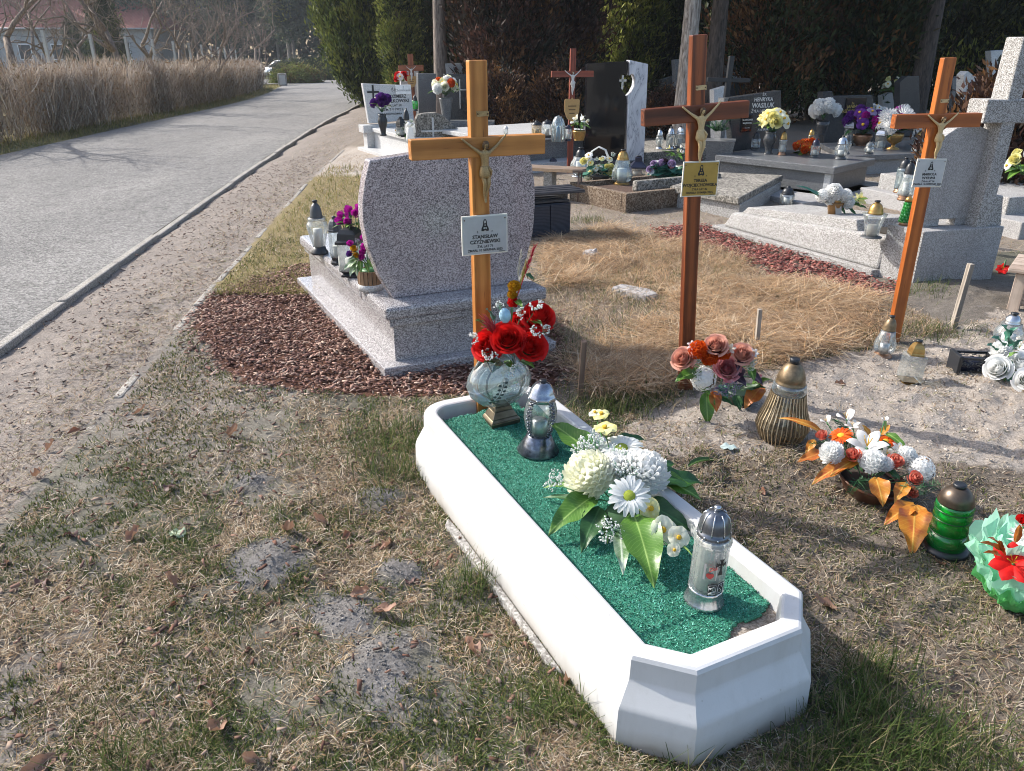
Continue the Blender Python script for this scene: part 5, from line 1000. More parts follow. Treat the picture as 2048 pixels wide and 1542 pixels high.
# ================================================================== STONE KIT
GRAN = speckle('grey_granite', [(.15, (.055,.05,.055)), (.38, (.22,.205,.21)), (.55, (.42,.40,.40)), (.8, (.66,.64,.63))], 270, .16, 0, .2)
GRANP = speckle('pinkish_granite', [(.15, (.075,.062,.066)), (.38, (.27,.235,.24)), (.55, (.46,.405,.41)), (.8, (.66,.60,.60))], 250, .12, 0, .22)
TERZ = speckle('terrazzo', [(.22, (.15,.14,.125)), (.40, (.25,.235,.22)), (.54, (.42,.41,.39)), (.85, (.60,.59,.575))], 210, .85, .4, .2)
TERF = speckle('fine_terrazzo', [(.2, (.22,.21,.20)), (.45, (.33,.32,.315)), (.8, (.48,.47,.46))], 200, .8, .3, .2)
DGRAN = speckle('dark_granite', [(.2, (.02,.022,.025)), (.5, (.05,.053,.058)), (.8, (.11,.115,.12))], 220, .2, 0, .2)
MGRAN = speckle('mid_granite', [(.2, (.07,.075,.08)), (.5, (.15,.155,.16)), (.8, (.27,.275,.28))], 200, .3, 0, .2)
LGRAN = speckle('pale_stone', [(.2, (.36,.36,.36)), (.5, (.55,.55,.54)), (.8, (.68,.68,.67))], 200, .4, 0, .15)
OLDC = speckle('mossy_concrete', [(.2, (.09,.085,.07)), (.45, (.22,.20,.17)), (.8, (.42,.39,.34))], 60, .95, .6, .4)
BRNC = speckle('brown_concrete', [(.2, (.10,.06,.035)), (.5, (.20,.14,.09)), (.8, (.34,.27,.20))], 80, .95, .5, .4)
BLKP = plain('polished_black', (.006,.007,.009), .06, 0, .1)
def marble():
    t = NT('veined_marble'); co = t.co((1.2,1.2,.6)); w = t.noise(co, 2.2, 6, .65, 1.8); c = t.ramp(w, [(.40, (.62,.63,.66)), (.49, (.5,.51,.55)), (.505, (.22,.23,.27)), (.52, (.52,.53,.56)), (.65, (.72,.73,.75))]); t.col(c); t.set(Roughness=.25); return t.m
MARB = marble()
class Fr:
    def __init__(s, O, ax, ay=None):
        ay = ax if ay is None else ay; s.O = Vector((O[0], O[1], 0)); s.ax = ax
        s.M = Matrix(((math.cos(R(ax)), -math.sin(R(ay)), 0, 0), (math.sin(R(ax)), math.cos(R(ay)), 0, 0), (0, 0, 1, 0), (0, 0, 0, 1)))
    def p(s, x, y, z=0.): return s.O+(s.M @ Vector((x, y, z)))
    def loc(s, px, py, z):
        q = G(px, py, z)-s.O; q.z = 0; v = s.M.inverted() @ q; return v.x, v.y
def bx(x0, x1, y0, y1, z0, z1): return MB().box(((x0+x1)/2, (y0+y1)/2, (z0+z1)/2), (abs(x1-x0), abs(y1-y0), z1-z0))
def hexa(b, t): return MB().add(list(b)+list(t), [(3,2,1,0), (4,5,6,7), (0,1,5,4), (1,2,6,5), (2,3,7,6), (3,0,4,7)])
def part(fr, t, name, mb, m, bev=.004): return obj(name, mb.xf(fr.M), m, t, bev=bev)
class Pl:                      # vertical plane through O along direction ang: picture outline -> real outline
    def __init__(s, O, ang): s.O = Vector((O[0], O[1], 0)); s.e = Vector((math.cos(R(ang)), math.sin(R(ang)))); s.n = Vector((s.e.y, -s.e.x)); s.ang = ang
    def uv(s, px, py):
        r_ = ray(px, py); d = s.n.x*r_[0]+s.n.y*r_[1]; t = (s.n.x*s.O.x+s.n.y*s.O.y)/d; x, y = r_[0]*t, r_[1]*t; return ((x-s.O.x)*s.e.x+(y-s.O.y)*s.e.y, H+r_[2]*t)
def stele(name, label, cat, O, ang, poly, thick, m, zmin=None, bev=.006, pname='headstone', parent=None, group=None):
    pl = Pl(O, ang); q = [pl.uv(*a) for a in poly]
    if zmin is not None: q = [(a, max(zmin, b)) for a, b in q]
    area = sum(q[i][0]*q[(i+1) % len(q)][1]-q[(i+1) % len(q)][0]*q[i][1] for i in range(len(q)))
    if area < 0: q = q[::-1]
    t = parent or thing(name, label, cat, (O[0], O[1], 0), (0, 0, R(ang)), group)
    obj(pname, MB().slab(q, 0, thick), m, t, bev=bev); t_pl = pl; return t, pl
def ptext(t, pl, s, px, py, hpx, m, bold=.01, xs=1., dy=-.004):
    u, z = pl.uv(px, py); u2, z2 = pl.uv(px, py-hpx); text(t, s, (u, dy, z), abs(z2-z)*1.35, m, bold=bold, xs=xs)
# ================================================================== GRANITE TOMBSTONE (seen from behind)
fr = Fr(G(770,757), 24, 27.5); t = thing('tombstone', 'speckled grey granite tomb with bulging headstone seen from behind', 'tombstone', fr.O)
part(fr, t, 'ground_slab', bx(0,1.02,0,1.97,-.05,.055), GRAN, .008); part(fr, t, 'pedestal', bx(.09,.93,.08,1.9,.055,.262), GRAN, .003)
part(fr, t, 'middle_course', bx(.065,.5,.055,1.91,.262,.298), GRAN, .003); part(fr, t, 'middle_course', bx(.503,.955,.075,1.91,.262,.298), GRAN, .003)
part(fr, t, 'top_slab', bx(.04,.98,.04,.47,.298,.372), GRAN, .02); part(fr, t, 'top_slab', bx(.04,.98,.474,1.93,.298,.372), GRAN, .02)
hs = [(.135,.372), (.865,.372), (.925,.50), (.965,.66), (.975,.80), (.972,.92), (.955,1.02), (.93,1.095), (.7,1.118), (.5,1.125), (.3,1.118), (.06,1.095), (.03,1.0), (.008,.90), (.004,.80), (.02,.66), (.07,.50)]
part(fr, t, 'headstone', MB().slab(hs, .19, .27), GRANP, .006)
Z = .372
lan('clear urn shaped lantern with grey lid at the far end of the granite slab', (640,507), 402, 42, Z, style='urn', lid=GRYP, bs=BLK, lidk=.58, basek=.72, fr=(.13,.70))
lan('slim clear lantern with grey lid, middle of the three on the granite slab', (676,527), 434, 32, Z, style='slim', lid=GRYP, bs=BLK, n=8, lidk=.9, fr=(.14,.72), tx=673)
lan('square lantern with black roof lid nearest the bark flower pot', (706,551), 440, 56, Z, style='cyl', lid=BLK, bs=BLK, n=4, a0=.6, lidk=1.15, fr=(.1,.62), tx=703, lidp=[(1,0), (1,.1), (.85,.18), (.8,.45), (.6,.62), (.3,.7), (.25,.72), (.25,1), (.05,1)])
pb = G(742,578,Z); b = Bouquet('flower_pot', 'bark clad pot of magenta and yellow flowers on the granite slab', 'flowers', pb, pb+Vector((0,0,.13))); S_ = m_of(1, pb); mb = MB()
for i in range(18): a = i*.349; mb.box((23*S_*math.cos(a), 23*S_*math.sin(a), 20*S_), (.008, 7*S_, 40*S_), rotm(0, 0, math.degrees(a)))
b.add('bark_strips', mb, wood('bark', (.10,.05,.025), (.30,.19,.11), .9), pb); b.add('pot_band', MB().lathe([(25*S_,0), (25*S_,13*S_), (22*S_,14*S_)], 20), LGRAN, pb); b.add('pot_soil', MB().lathe([(22*S_,38*S_), (10*S_,42*S_)], 14), STEM, pb)
for kd, c, px, py, r_ in (('bud','magenta',729,475,9), ('bud','magenta',729,494,10), ('bud','magenta',726,504,8), ('bud','magenta',700,487,8), ('bud','magenta',723,515,8), ('bud','mustard',708,498,9), ('bud','mustard',712,512,8), ('bud','yellow',740,482,8), ('bud','magenta',738,465,8), ('pompon','purple',699,508,8), ('bud','pink',735,463,7), ('bud','yellow',745,505,7), ('spray','lilac',715,485,8)): b.fl(kd, c, px, py, pb.y-.03, r_)
for p0, p1, m in (((715,520),(688,540),LEAFV), ((715,525),(700,552),LEAFV), ((720,520),(722,545),LEAFG), ((730,525),(738,545),LEAFG), ((712,525),(714,552),LEAFV), ((718,515),(695,522),LEAFV), ((735,520),(750,540),LEAFG)): b.leaf(m, p0, p1, pb.y-.03, pb.y-.06, .5)
b = dome('flower_bunch', 'magenta flowers peeking out behind the granite headstone', 'flowers', fr.p(.12,.75,Z), .10, .32, [('bud','magenta')], 10, .035)
# ================================================================== TERRAZZO GRAVE with concrete cross
fr = Fr(G(1826,572), 15, 27); t = thing('terrazzo_grave', 'pale terrazzo grave with stepped sloping cover slab', 'grave', fr.O)
part(fr, t, 'base_ledge', bx(-.07,.78,.30,2.13,-.05,.05), TERZ, .006)
part(fr, t, 'head_block', bx(0,.70,0,.30,-.05,.40), TERF, .006)
part(fr, t, 'head_block_side', bx(-.004,.0,.004,.30,-.05,.398), TERZ, .0)
part(fr, t, 'grave_body', hexa([(-.02,.30,.05), (.72,.30,.05), (.72,2.05,.05), (-.02,2.05,.05)], [(.01,.30,.30), (.69,.30,.30), (.69,1.98,.19), (.01,1.98,.19)]), TERZ, .02)
part(fr, t, 'cover_slab', hexa([(.06,.62,.275), (.64,.62,.275), (.64,1.92,.19), (.06,1.92,.19)], [(.07,.66,.36), (.63,.66,.36), (.63,1.86,.255), (.07,1.86,.255)]), TERZ, .008)
part(fr, t, 'planter_hollow', bx(.10,.58,.33,.60,.296,.303), plain('hollow_dark', (.035,.028,.02), .95), 0)  # flat dark sheet on the solid body, drawn in place of the dark opening
ho = fr.p(.12,.12); HS = thing('headstone', 'rough grey arched headstone on the terrazzo block', 'headstone', (ho.x, ho.y, 0), (0, 0, R(15))); _, pl = stele('', '', '', (ho.x, ho.y), 15, [(1843,441),(1872,310),(1891,272),(1915,256),(1957,250),(1994,268),(1942,443)], .09, TERF, .45, .006, parent=HS)
for px in (1862, 1925):
    u, z = pl.uv(px, 450); q = ho+Vector((pl.e.x*u, pl.e.y*u, 0))+Vector((-pl.n.x*.05, -pl.n.y*.05, 0)); o = obj('support_block', MB().box((0,0,.428), (.14,.09,.054)), TERF, None, (q.x, q.y, 0), (0,0,R(15)), bev=.005); o.parent = HS; o.location = (u, .05, 0); o.rotation_euler = (0,0,0)
c0 = G(1962,456,.4); t = thing('concrete_cross', 'massive rough concrete cross rising behind the grey arched headstone', 'cross', (c0.x, c0.y, .4), (0, R(1.0), R(15)))
obj('shaft', MB().box((.03,.10,.62), (.125,.16,1.3), taper=.92), TERZ, t, bev=.01); obj('arm', MB().box((.03,.10,.80), (.46,.17,.155)), TERZ, t, bev=.01); obj('wedge', MB().prism([(.10,.04), (.22,.04), (.22,.16), (.10,.16)], -.0, .22, 0, [(.09,.04), (.17,.04), (.17,.16), (.09,.16)]), TERZ, t, bev=.006)
pb = G(1668,428,.32); b = Bouquet('flower_pot', 'gilded pot of white flowers with a long leaf on the terrazzo slab', 'flowers', pb, pb+Vector((.05,0,.1)))
b.add('pot', MB().lathe([(.05,0), (.065,.08), (.07,.1), (.055,.1)], 18), plain('gilded_pot', (.26,.14,.05), .4, .4, .3), pb)
for kd, c, px, py, r_ in (('mum','white',1668,385,18), ('hydrangea','white',1645,392,14), ('pompon','white',1690,392,17), ('mum','white',1695,405,14), ('pompon','white',1660,400,14), ('lily','paleyel',1722,397,17), ('lily','paleyel',1700,395,12), ('pompon','white',1672,378,13)): b.fl(kd, c, px, py, pb.y-.02, r_)
for p0, p1, m, wk in (((1660,408),(1595,372),LEAFT,.16), ((1690,410),(1712,432),LEAFD,.35), ((1700,408),(1735,418),LEAFD,.3), ((1680,410),(1690,430),LEAFD,.35), ((1712,400),(1738,398),LEAFG,.3), ((1650,405),(1620,385),LEAFD,.2)): b.leaf(m, p0, p1, pb.y-.02, pb.y-.05, wk)
b.add('ribbon', MB().patch(lambda u, v: ((u-.5)*.05+.03*v, -.06, .08-.16*v+.01*math.sin(u*9)), 5, 4), petal_col('ribbon_white', (.6,.6,.58)), pb)
lan('clear flared lantern with gold lid in the hollow of the terrazzo slab', (1742,474), 402, 46, .30, style='flare', lid=GOLD, bs=GRYP, lidk=.62, fr=(.04,.66), tx=1750)
lan('small clear lantern with black lid behind the terrazzo slab', (1572,412), 373, 28, .0, style='cyl', lid=BLK, bs=GRYP, lidk=.85, fr=(.03,.62), tx=1577)
lan('frosted lantern with black lid left of the grey plate', (1808,400), 322, 30, .40, style='waist', gl=FROST, lid=BLK, bs=COPPER, fr=(.12,.68), tx=1818, lidk=.65)
lan('clear blue tinted lantern with black lid behind the frosted one', (1800,385), 316, 30, .42, style='slim', gl=BLUEG, lid=BLK, bs=COPPER, fr=(.1,.72), tx=1812)
gb = G(1808,450,.40); t = thing('grave_lantern', 'small green beaded glass lantern beside the orange cross', 'lantern', gb); hh = zat(1814,392,gb)-.4; mb = MB()
for k in range(7):
    rr_ = .035*(1-.06*k); 
    for i in range(9): a = i*.698+k*.35; mb.ball((rr_*math.cos(a), rr_*math.sin(a), hh*(.15+.1*k)), .013, 0, 6)
obj('beaded_glass', mb, GREENG, t); obj('core', MB().lathe([(.03,.03), (.024,hh*.8)], 12), MAT['green_inner'], t); obj('lid', MB().lathe([(.03,hh*.82), (.022,hh*.93), (.008,hh)], 12), GOLD, t); obj('base', MB().lathe([(.04,0), (.03,.03)], 14), COPPER, t)
# ================================================================== BENCHES
fr = Fr(G(1062,478), 22); t = thing('storage_bench', 'navy storage bench with dark slatted seat behind the granite headstone', 'bench', fr.O)
NV = wood('navy_boards', (.012,.016,.03), (.03,.038,.06), .5, 1, 'X'); SLT = wood('dark_slats', (.02,.02,.026), (.06,.062,.07), .45, 1, 'X')
hb = .30; part(fr, t, 'box', bx(-.35,.40,.02,.33,0,hb), NV); part(fr, t, 'door', bx(-.33,.19,.004,.02,.02,hb-.01), NV, .002); part(fr, t, 'door', bx(.196,.395,.004,.02,.02,hb-.01), NV, .002)
part(fr, t, 'knob', MB().ball((-.08,-.008,.22), .015), plain('white_knob', (.7,.7,.7), .3), 0)
for y in (.03,.14,.25): part(fr, t, 'lower_slat', bx(-.35,.39,y,y+.06,hb+.008,hb+.028), SLT, .003)
for x in (-.3,.35): part(fr, t, 'bracket', bx(x,x+.04,.06,.3,hb+.028,hb+.085), SLT, .002)
for y in (-.03,.06,.15,.24): part(fr, t, 'seat_slat', bx(-.4,.52,y,y+.065,hb+.088,hb+.115), SLT, .004)
fr = Fr(G(1158,405), -18); t = thing('wooden_bench', 'old plank bench with rounded end in front of the concrete flower bed', 'bench', fr.O); zt = .36
mb = MB().prism([(-.85,-.02), (-.08,-.02), (.02,.02), (.05,.10), (.02,.19), (-.08,.22), (-.85,.22)], zt-.035, zt); part(fr, t, 'seat_board', mb, wood('old_board', (.15,.10,.07), (.32,.24,.18), .7, 1, 'X'), .004)
part(fr, t, 'seat_edge', bx(-.85,-.08,-.024,-.021,zt-.036,zt-.002), plain('bare_wood', (.5,.33,.2), .7), 0)
for x in (-.72,-.42): part(fr, t, 'leg', bx(x,x+.10,.0,.2,0,zt-.036), CONC, .004)
for x, y in ((-.02,.03), (-.02,.16)): part(fr, t, 'leg', MB().tube([(x,y,0), (x,y,zt-.036)], .012, 8), plain('rusty_pipe', (.2,.13,.1), .7, .4), 0)
# ================================================================== CONCRETE FLOWER BED
fr = Fr(G(1251,426), 28, 36); t = thing('flower_bed', 'low brown concrete flower bed frame with lanterns', 'flower bed', fr.O); Zb = .2
part(fr, t, 'side', bx(0,1.75,0,.07,-.03,Zb), BRNC, .006); part(fr, t, 'side', bx(0,.07,.073,.85,-.03,Zb-.002), BRNC, .006); part(fr, t, 'side', bx(0,1.75,.853,.92,-.03,Zb), BRNC, .006); part(fr, t, 'side', bx(1.68,1.75,.073,.85,-.03,Zb-.002), BRNC, .006)
part(fr, t, 'soil', bx(.07,1.68,.07,.85,0,Zb-.05), plain('bed_soil', (.08,.045,.03), .95, 0, .5, 40, .8), 0)
part(fr, t, 'rough_curb', bx(.35,1.55,.25,.33,Zb-.05,Zb+.07), OLDC, .02)
lan('tall clear lantern with golden lid at the near corner of the flower bed', (1243,368), 300, 42, .15, style='tear', lid=GOLD, bs=GOLD, gl=BLUEG, lidk=.55, fr=(.05,.72), n=8)
lan('round faceted clear lantern with black lid left of the white basket', (1160,352), 296, 40, .15, style='globe', lid=BLK, bs=SILV, lidk=.5, fr=(.05,.70), ribs=8, amp=.05)
lan('black roofed square lantern right of the golden lidded lantern', (1275,352), 312, 40, .15, style='cyl', n=4, a0=.7, lid=NAVY, bs=NAVY, lidk=1.2, fr=(.05,.45), lidp=[(1,0), (1,.1), (.8,.25), (.5,.5), (.4,.55), (.4,.9), (.1,1)])
lan('small dark lidded lantern on the pale ledge behind the plank bench', (1106,340), 315, 22, .0, style='flare', lid=NAVY, bs=NAVY, lidk=.8, fr=(.03,.5))
bb_ = G(1197,362,.15); b = Bouquet('flower_basket', 'white arched basket of cream flowers in the concrete bed', 'flowers', bb_, bb_+Vector((0,0,.08)))
hp = [V(px, py, bb_.y)-bb_ for px, py in ((1175,345),(1176,320),(1183,303),(1197,294),(1210,300),(1217,318),(1218,340))]; mb = MB().tube(hp, .008, 6); mb.tube([q+Vector((.015,.03,0)) for q in hp], .006, 6); b.add('handle', mb, PC['white'], bb_)
b.add('basket', MB().lathe([(.10,0), (.15,.07), (.15,.08), (.12,.08)], 18), plain('dark_basket', (.03,.03,.03), .7), bb_)
for i in range(26):
    px, py = 1197+rnd.uniform(-30,32), 337+rnd.uniform(-26,20); b.fl(rnd.choice(('rose','orchid','spray','rose')), rnd.choice(('cream','white','paleyel')), px, py, bb_.y-.04+rnd.uniform(-.04,.04), rnd.uniform(6,9))
for i in range(16): b.leaf(LEAFT, (1197+rnd.uniform(-15,15), 340+rnd.uniform(-8,8)), (1197+rnd.uniform(-42,42), 345+rnd.uniform(-15,16)), bb_.y-.03, bb_.y-.06, .5)
wb = G(1325,358,.15); b = Bouquet('wreath', 'faded wreath of pink and teal flowers lying in the concrete bed', 'wreath', wb, wb+Vector((0,0,.05)))
for i in range(34):
    a = i*.37; px, py = 1328+36*math.cos(a)*rnd.uniform(.3,1), 340+19*math.sin(a)*rnd.uniform(.3,1); b.fl(rnd.choice(('rose','pompon','orchid')), rnd.choice(('lilac','pink','white','dark')), px, py, wb.y+rnd.uniform(-.05,.05), rnd.uniform(6,9))
for i in range(26): b.leaf(rnd.choice((LEAFT,LEAFT,LEAFD)), (1328+rnd.uniform(-25,25), 342+rnd.uniform(-10,10)), (1328+rnd.uniform(-45,45), 345+rnd.uniform(-20,18)), wb.y, wb.y-.05, .5)
# ================================================================== BLACK AND MARBLE MONUMENT, thin red cross, white tomb
O = G(1172,334); O2 = (O.x, O.y); HZP = [(1256,122),(1254,150),(1250,147),(1243,150),(1239,160),(1240,172),(1246,183),(1252,192),(1251,232),(1248,332)]
t, pl = stele('monument', 'polished black stone joined to grey veined marble with a heart cut out', 'monument', O2, 8, [(1168,335),(1175,127)]+HZP, .12, BLKP, 0, .004, 'black_panel')
MP = [(1258,120),(1295,128),(1286,330),(1252,333),(1254,232),(1255,192),(1262,184),(1268,172),(1270,160),(1267,150),(1262,147),(1258,151)]
q = [pl.uv(*a) for a in MP]; q = [(a, max(0, b_)) for a, b_ in q]
ar = sum(q[i][0]*q[(i+1) % len(q)][1]-q[(i+1) % len(q)][0]*q[i][1] for i in range(len(q)))
if ar < 0: q = q[::-1]
obj('marble_panel', MB().slab(q, -.03, .13), MARB, t, bev=.004)
u0, z0 = pl.uv(1240,178); u1, z1 = pl.uv(1253,152); obj('small_cross', MB().box(((u0+u1)/2, .05, (z0+z1)/2), (.03,.03,(z1-z0)*1.1)).box(((u0+u1)/2, .05, z0+(z1-z0)*.65), (.11,.03,.03)), SILV, t)
obj('plinth', MB().box((pl.uv(1230,330)[0], .05, .03), (.75,.4,.12)), DGRAN, t, bev=.004)
RW = wood('red_stain', (.16,.03,.015), (.28,.06,.03), .45); RWX = wood('red_stain_x', (.16,.03,.015), (.28,.06,.03), .45, 1, 'X')
def thin_cross(label, bp, top, arm, al, w, m, mx, shield, figm, ang=12, roll=0):
    B = G(*bp); t = thing('wooden_cross', label, 'cross', B, (0, R(roll), R(ang))); h = zat(top[0], top[1], B); az = zat(arm[0], arm[1], B)
    obj('upright', MB().box((0,0,h/2-.05), (w,w*.6,h+.1)), m, t, bev=.003); obj('crossbeam', MB().box((0,0,0), (al,w*.6+.006,w)), mx, t, (0,0,az), bev=.003)
    figure(t, (0,-w*.4,az-.1), al*.42, figm, BRD)
    if shield:
        sz, sw, sh = shield; z = zat(*sz, B); a, c_ = m_of(sw, B)/2, m_of(sh, B)/2; o = obj('shield_plate', MB().slab([(-a,c_*.8), (-a*.8,c_*.9), (-a*.2,c_*.85), (0,c_), (a*.2,c_*.85), (a*.8,c_*.9), (a,c_*.8), (a*.95,-.2*c_), (a*.6,-.75*c_), (0,-c_), (-a*.6,-.75*c_), (-a*.95,-.2*c_)], -.012, 0), MAT.get('tan_plate') or plain('tan_plate', (.45,.27,.10), .5), t, (0,-w*.32,z))
        for k in range(3): obj('lettering', MB().box((0,-.0135,c_*(.3-.3*k)), (a*(1.1-.2*k),.002,c_*.09)), MAT.get('brown_ink') or plain('brown_ink', (.12,.06,.02), .6), o)
    return t
thin_cross('thin dark red cross with a tan shield beside the black monument', (1139,346), (1131,97), (1135,148), m_of(82, G(1139,346)), .075, RW, RWX, ((1139,219), 30, 44), WHP, 10, 0)
fr = Fr(G(1062,347), 34); t = thing('pale_tomb', 'grey tomb with pale top slab behind the plank bench', 'tomb', fr.O)
part(fr, t, 'plinth', bx(-.5,1.4,0,1.9,-.05,.12), LGRAN); part(fr, t, 'body', bx(-.3,1.3,.3,1.8,.12,.40), MGRAN); part(fr, t, 'top_slab', bx(-.4,1.4,.22,1.9,.40,.46), LGRAN, .006)
for i, (px, py, ty, w, m, gl_) in enumerate(((1073,278,242,20,BLK,GOLDG), (1094,275,240,20,BLK,CLEAR), (1012,280,252,9,WHP,CLEAR), (1136,282,250,14,NAVY,CLEAR))): lan(('black lidded amber lantern on the pale tomb', 'black lidded clear lantern on the pale tomb', 'tiny white lidded lantern on the pale tomb edge', 'navy lidded lantern beside the thin red cross')[i], (px, py), ty, w, .46, style='cyl', lid=m, bs=m, gl=gl_, lidk=1.05, fr=(.12,.8))
db = G(1116,283,.46); t = thing('glass_dome', 'blue glass dome shrine on the pale tomb', 'lantern', db); S_ = m_of(1, db); obj('dome', MB().lathe([(13*S_,0), (13*S_,.2), (11*S_,.27), (6*S_,.31), (1*S_,.325)], 16), BLUEG, t); mb = MB()
for i in range(6): a = i*1.047; mb.tube([(13*S_*math.cos(a), 13*S_*math.sin(a), 0), (13*S_*math.cos(a), 13*S_*math.sin(a), .2), (6*S_*math.cos(a), 6*S_*math.sin(a), .31)], .006, 5)
obj('ribs', mb, SILV, t); obj('figurine', MB().lathe([(.04,0), (.03,.08), (.02,.14), (.025,.17), (.005,.2)], 10), plain('blue_figurine', (.12,.3,.5), .5), t)
dome('calla_pot', 'potted white calla lilies beside the black monument', 'flowers', G(1158,280,.46), .11, .22, [('calla','white'), ('calla','cream')], 7, .055, 10, LEAFG); vase('golden brown pot under the white callas', G(1158,280,.46), .12, .09, GOLD, [(.7,0), (.9,.4), (1,.9), (1,1), (.85,1)], name='pot')
# ================================================================== LEFT BACK: white tomb and neighbours
fr = Fr(G(737,301), 30); t = thing('white_tomb', 'white stone tomb with low rectangular headstone near the road', 'tomb', fr.O)
part(fr, t, 'plinth', bx(-.1,1.15,-1.9,.25,-.03,.04), LGRAN); part(fr, t, 'body', bx(.12,.98,-1.75,.0,.04,.30), LGRAN); part(fr, t, 'cover', bx(.08,1.02,-1.8,.0,.30,.36), LGRAN, .006); part(fr, t, 'head_pillar', bx(0,.16,.02,.2,.04,.28), LGRAN); part(fr, t, 'head_pillar', bx(.9,1.08,.02,.2,.04,.28), LGRAN); part(fr, t, 'head_ledge', bx(-.06,1.14,.0,.24,.28,.40), LGRAN, .006)
ho = fr.p(.02,.12); t, pl = stele('headstone', 'pale grey headstone with carved cross and black lettering', 'headstone', (ho.x, ho.y), 26, [(738,247),(725,167),(822,171),(828,240)], .10, LGRAN)
ptext(t, pl, 'Ś.P.', 788, 180, 6, INK); ptext(t, pl, 'WŁODZIMIERZ', 788, 193, 7, INK, .02, .85); ptext(t, pl, 'DZIAŁKOWSKI', 790, 202, 7, INK, .02); ptext(t, pl, 'ŻYŁ LAT 50', 788, 211, 5, INK); ptext(t, pl, 'ZM. 7 V 1992 R.', 788, 219, 5, INK); ptext(t, pl, 'PROSI O ZDROWAŚ MARIA', 780, 228, 4, INK, .01, .8)
u, z = pl.uv(746,184); obj('carved_cross', MB().box((u,-.003,z), (.03,.012,.22)).box((u,-.0045,z), (.2,.012,.03)), INK, t)
u, z = pl.uv(806,179); o = obj('white_plaque', MB().box((u,-.012,z), (.27,.016,.15)), plain('plaque_white', (.78,.78,.76), .3), t, bev=.006); text(t, 'Chmielewska', (u,-.022,z-.01), .055, GREYINK, name='print'); text(t, '†', (u,-.022,z+.045), .05, GREYINK, name='print')
vb2 = G(767,271,.36); vase('black baluster vase on the white tomb', vb2, zat(766,228,vb2)-.36, .075, BLK); dome('flower_bunch', 'deep purple and white bouquet in the black baluster vase', 'flowers', vb2+Vector((0,0,.33)), .14, .12, [('mum','purple'), ('pompon','purple'), ('mum','purple'), ('lily','white'), ('orchid','white')], 20, .065, 6, LEAFG)
dome('flower_bunch', 'white flowers lying on the white tomb beside the lantern', 'flowers', G(815,272,.36), .17, .08, [('rose','white'), ('orchid','white'), ('rose','cream'), ('spray','white')], 20, .055, 9, LEAFG)
lan('small black roofed lantern among the white flowers', (803,274), 234, 18, .36, style='cyl', n=4, lid=BLK, bs=BLK, lidk=1.1, fr=(.1,.55)); lan('dark bell shaped lantern in front of the lettering', (814,262), 217, 13, .40, style='globe', lid=BLK, bs=BLK, gl=CLEAR, fr=(.1,.5), lidk=.9)
t = thing('angel_figurine', 'small white kneeling angel at the near end of the white tomb', 'figurine', G(821,283,.36)); obj('robe', MB().lathe([(.06,0), (.065,.05), (.05,.12), (.045,.18), (.02,.2)], 12), PC['white'], t); obj('head', MB().ball((-.01,-.02,.23), .035), PC['white'], t)
for s_ in (-1, 1): obj('wing', MB().slab([(0,.06), (s_*.08,.12), (s_*.07,.24), (s_*.02,.2)], .02, .035), PC['white'], t)
# dark rough headstone with small cross
O = V(838,280,12.0); t, pl = stele('headstone', 'dark mossy low headstone with a pale cross behind the pine beam', 'headstone', (O.x, O.y), 20, [(838,310),(832,240),(836,230),(846,227),(872,225),(888,232),(905,250),(945,275),(945,310)], .12, OLDC, 0, .01)
u, z = pl.uv(866,262); obj('pale_cross', MB().box((u,-.006,z+.05), (.025,.02,.28)).box((u,-.0075,z), (.36,.02,.025)), LGRAN, t)
# granite pair, red cross, flower vase
O = V(838,226,16.2); stele('headstone', 'smooth grey granite headstone left of the bare trunk', 'headstone', (O.x, O.y), 24, [(838,262),(836,147),(872,147),(872,262)], .12, MGRAN, 0)
O = V(890,236,15.2); t, pl = stele('headstone', 'dark headstone with a thin pale cross right of the bare trunk', 'headstone', (O.x, O.y), 22, [(886,262),(889,148),(950,148),(950,262)], .1, DGRAN, 0)
u, z = pl.uv(919,182); obj('thin_cross', MB().box((u,-.006,z-.05), (.025,.02,.52)).box((u,-.0075,z+.02), (.26,.02,.02)), SILV, t)
O = V(892,160,17.5); stele('headstone', 'pale square topped headstone behind the dark cross stone', 'headstone', (O.x, O.y), 22, [(893,262),(890,127),(926,126),(928,262)], .1, LGRAN, 0)
O = V(802,160,18.5); stele('headstone', 'pale headstone behind the small red cross', 'headstone', (O.x, O.y), 22, [(803,235),(801,141),(837,141),(838,235)], .1, LGRAN, 0)
thin_cross('small red brown cross with heart shield behind the white tomb', (828,258), (820,108), (821,136), m_of(48, G(828,258)), .11, wood('rust_stain', (.22,.06,.02), (.38,.12,.05), .5), wood('rust_stain_x', (.22,.06,.02), (.38,.12,.05), .5, 1, 'X'), ((826,163), 18, 22), WHP, 10)
vb3 = V(893,242,14.4); vb3.z = zat(893,242,vb3); t = vase('tapering grey metal flower vase on the dark cross stone', vb3, zat(893,196,vb3)-vb3.z, m_of(14, vb3), MGRAN, [(.5,0), (.55,.05), (.95,.95), (1,1), (.85,1), (.8,.8)])
dome('flower_bunch', 'cream flowers topped with orange in the grey metal vase', 'flowers', vb3+Vector((0,0,.42)), .22, .13, [('rose','cream'), ('orchid','paleyel'), ('mum','white'), ('rose','cream'), ('pompon','orange'), ('orchid','lilac')], 22, .085, 7, LEAFG)
obj('ledge', MB().box((.1,.0,-.3), (1.5,.5,.6)), MGRAN, t)
dome('flower_bunch', 'red and white flowers on the pale headstone behind the small red cross', 'flowers', V(806,163,17.8), .17, .05, [('rose','red'), ('orchid','white'), ('rose','red'), ('orchid','white')], 14, .08, 4)
lan('bright green lantern with black lid behind the white tomb', (831,222), 190, 11, .55, style='cyl', gl=GREENG, lid=BLK, bs=BLK, candle=MAT['green_inner'], lidk=.8, crad=.85)
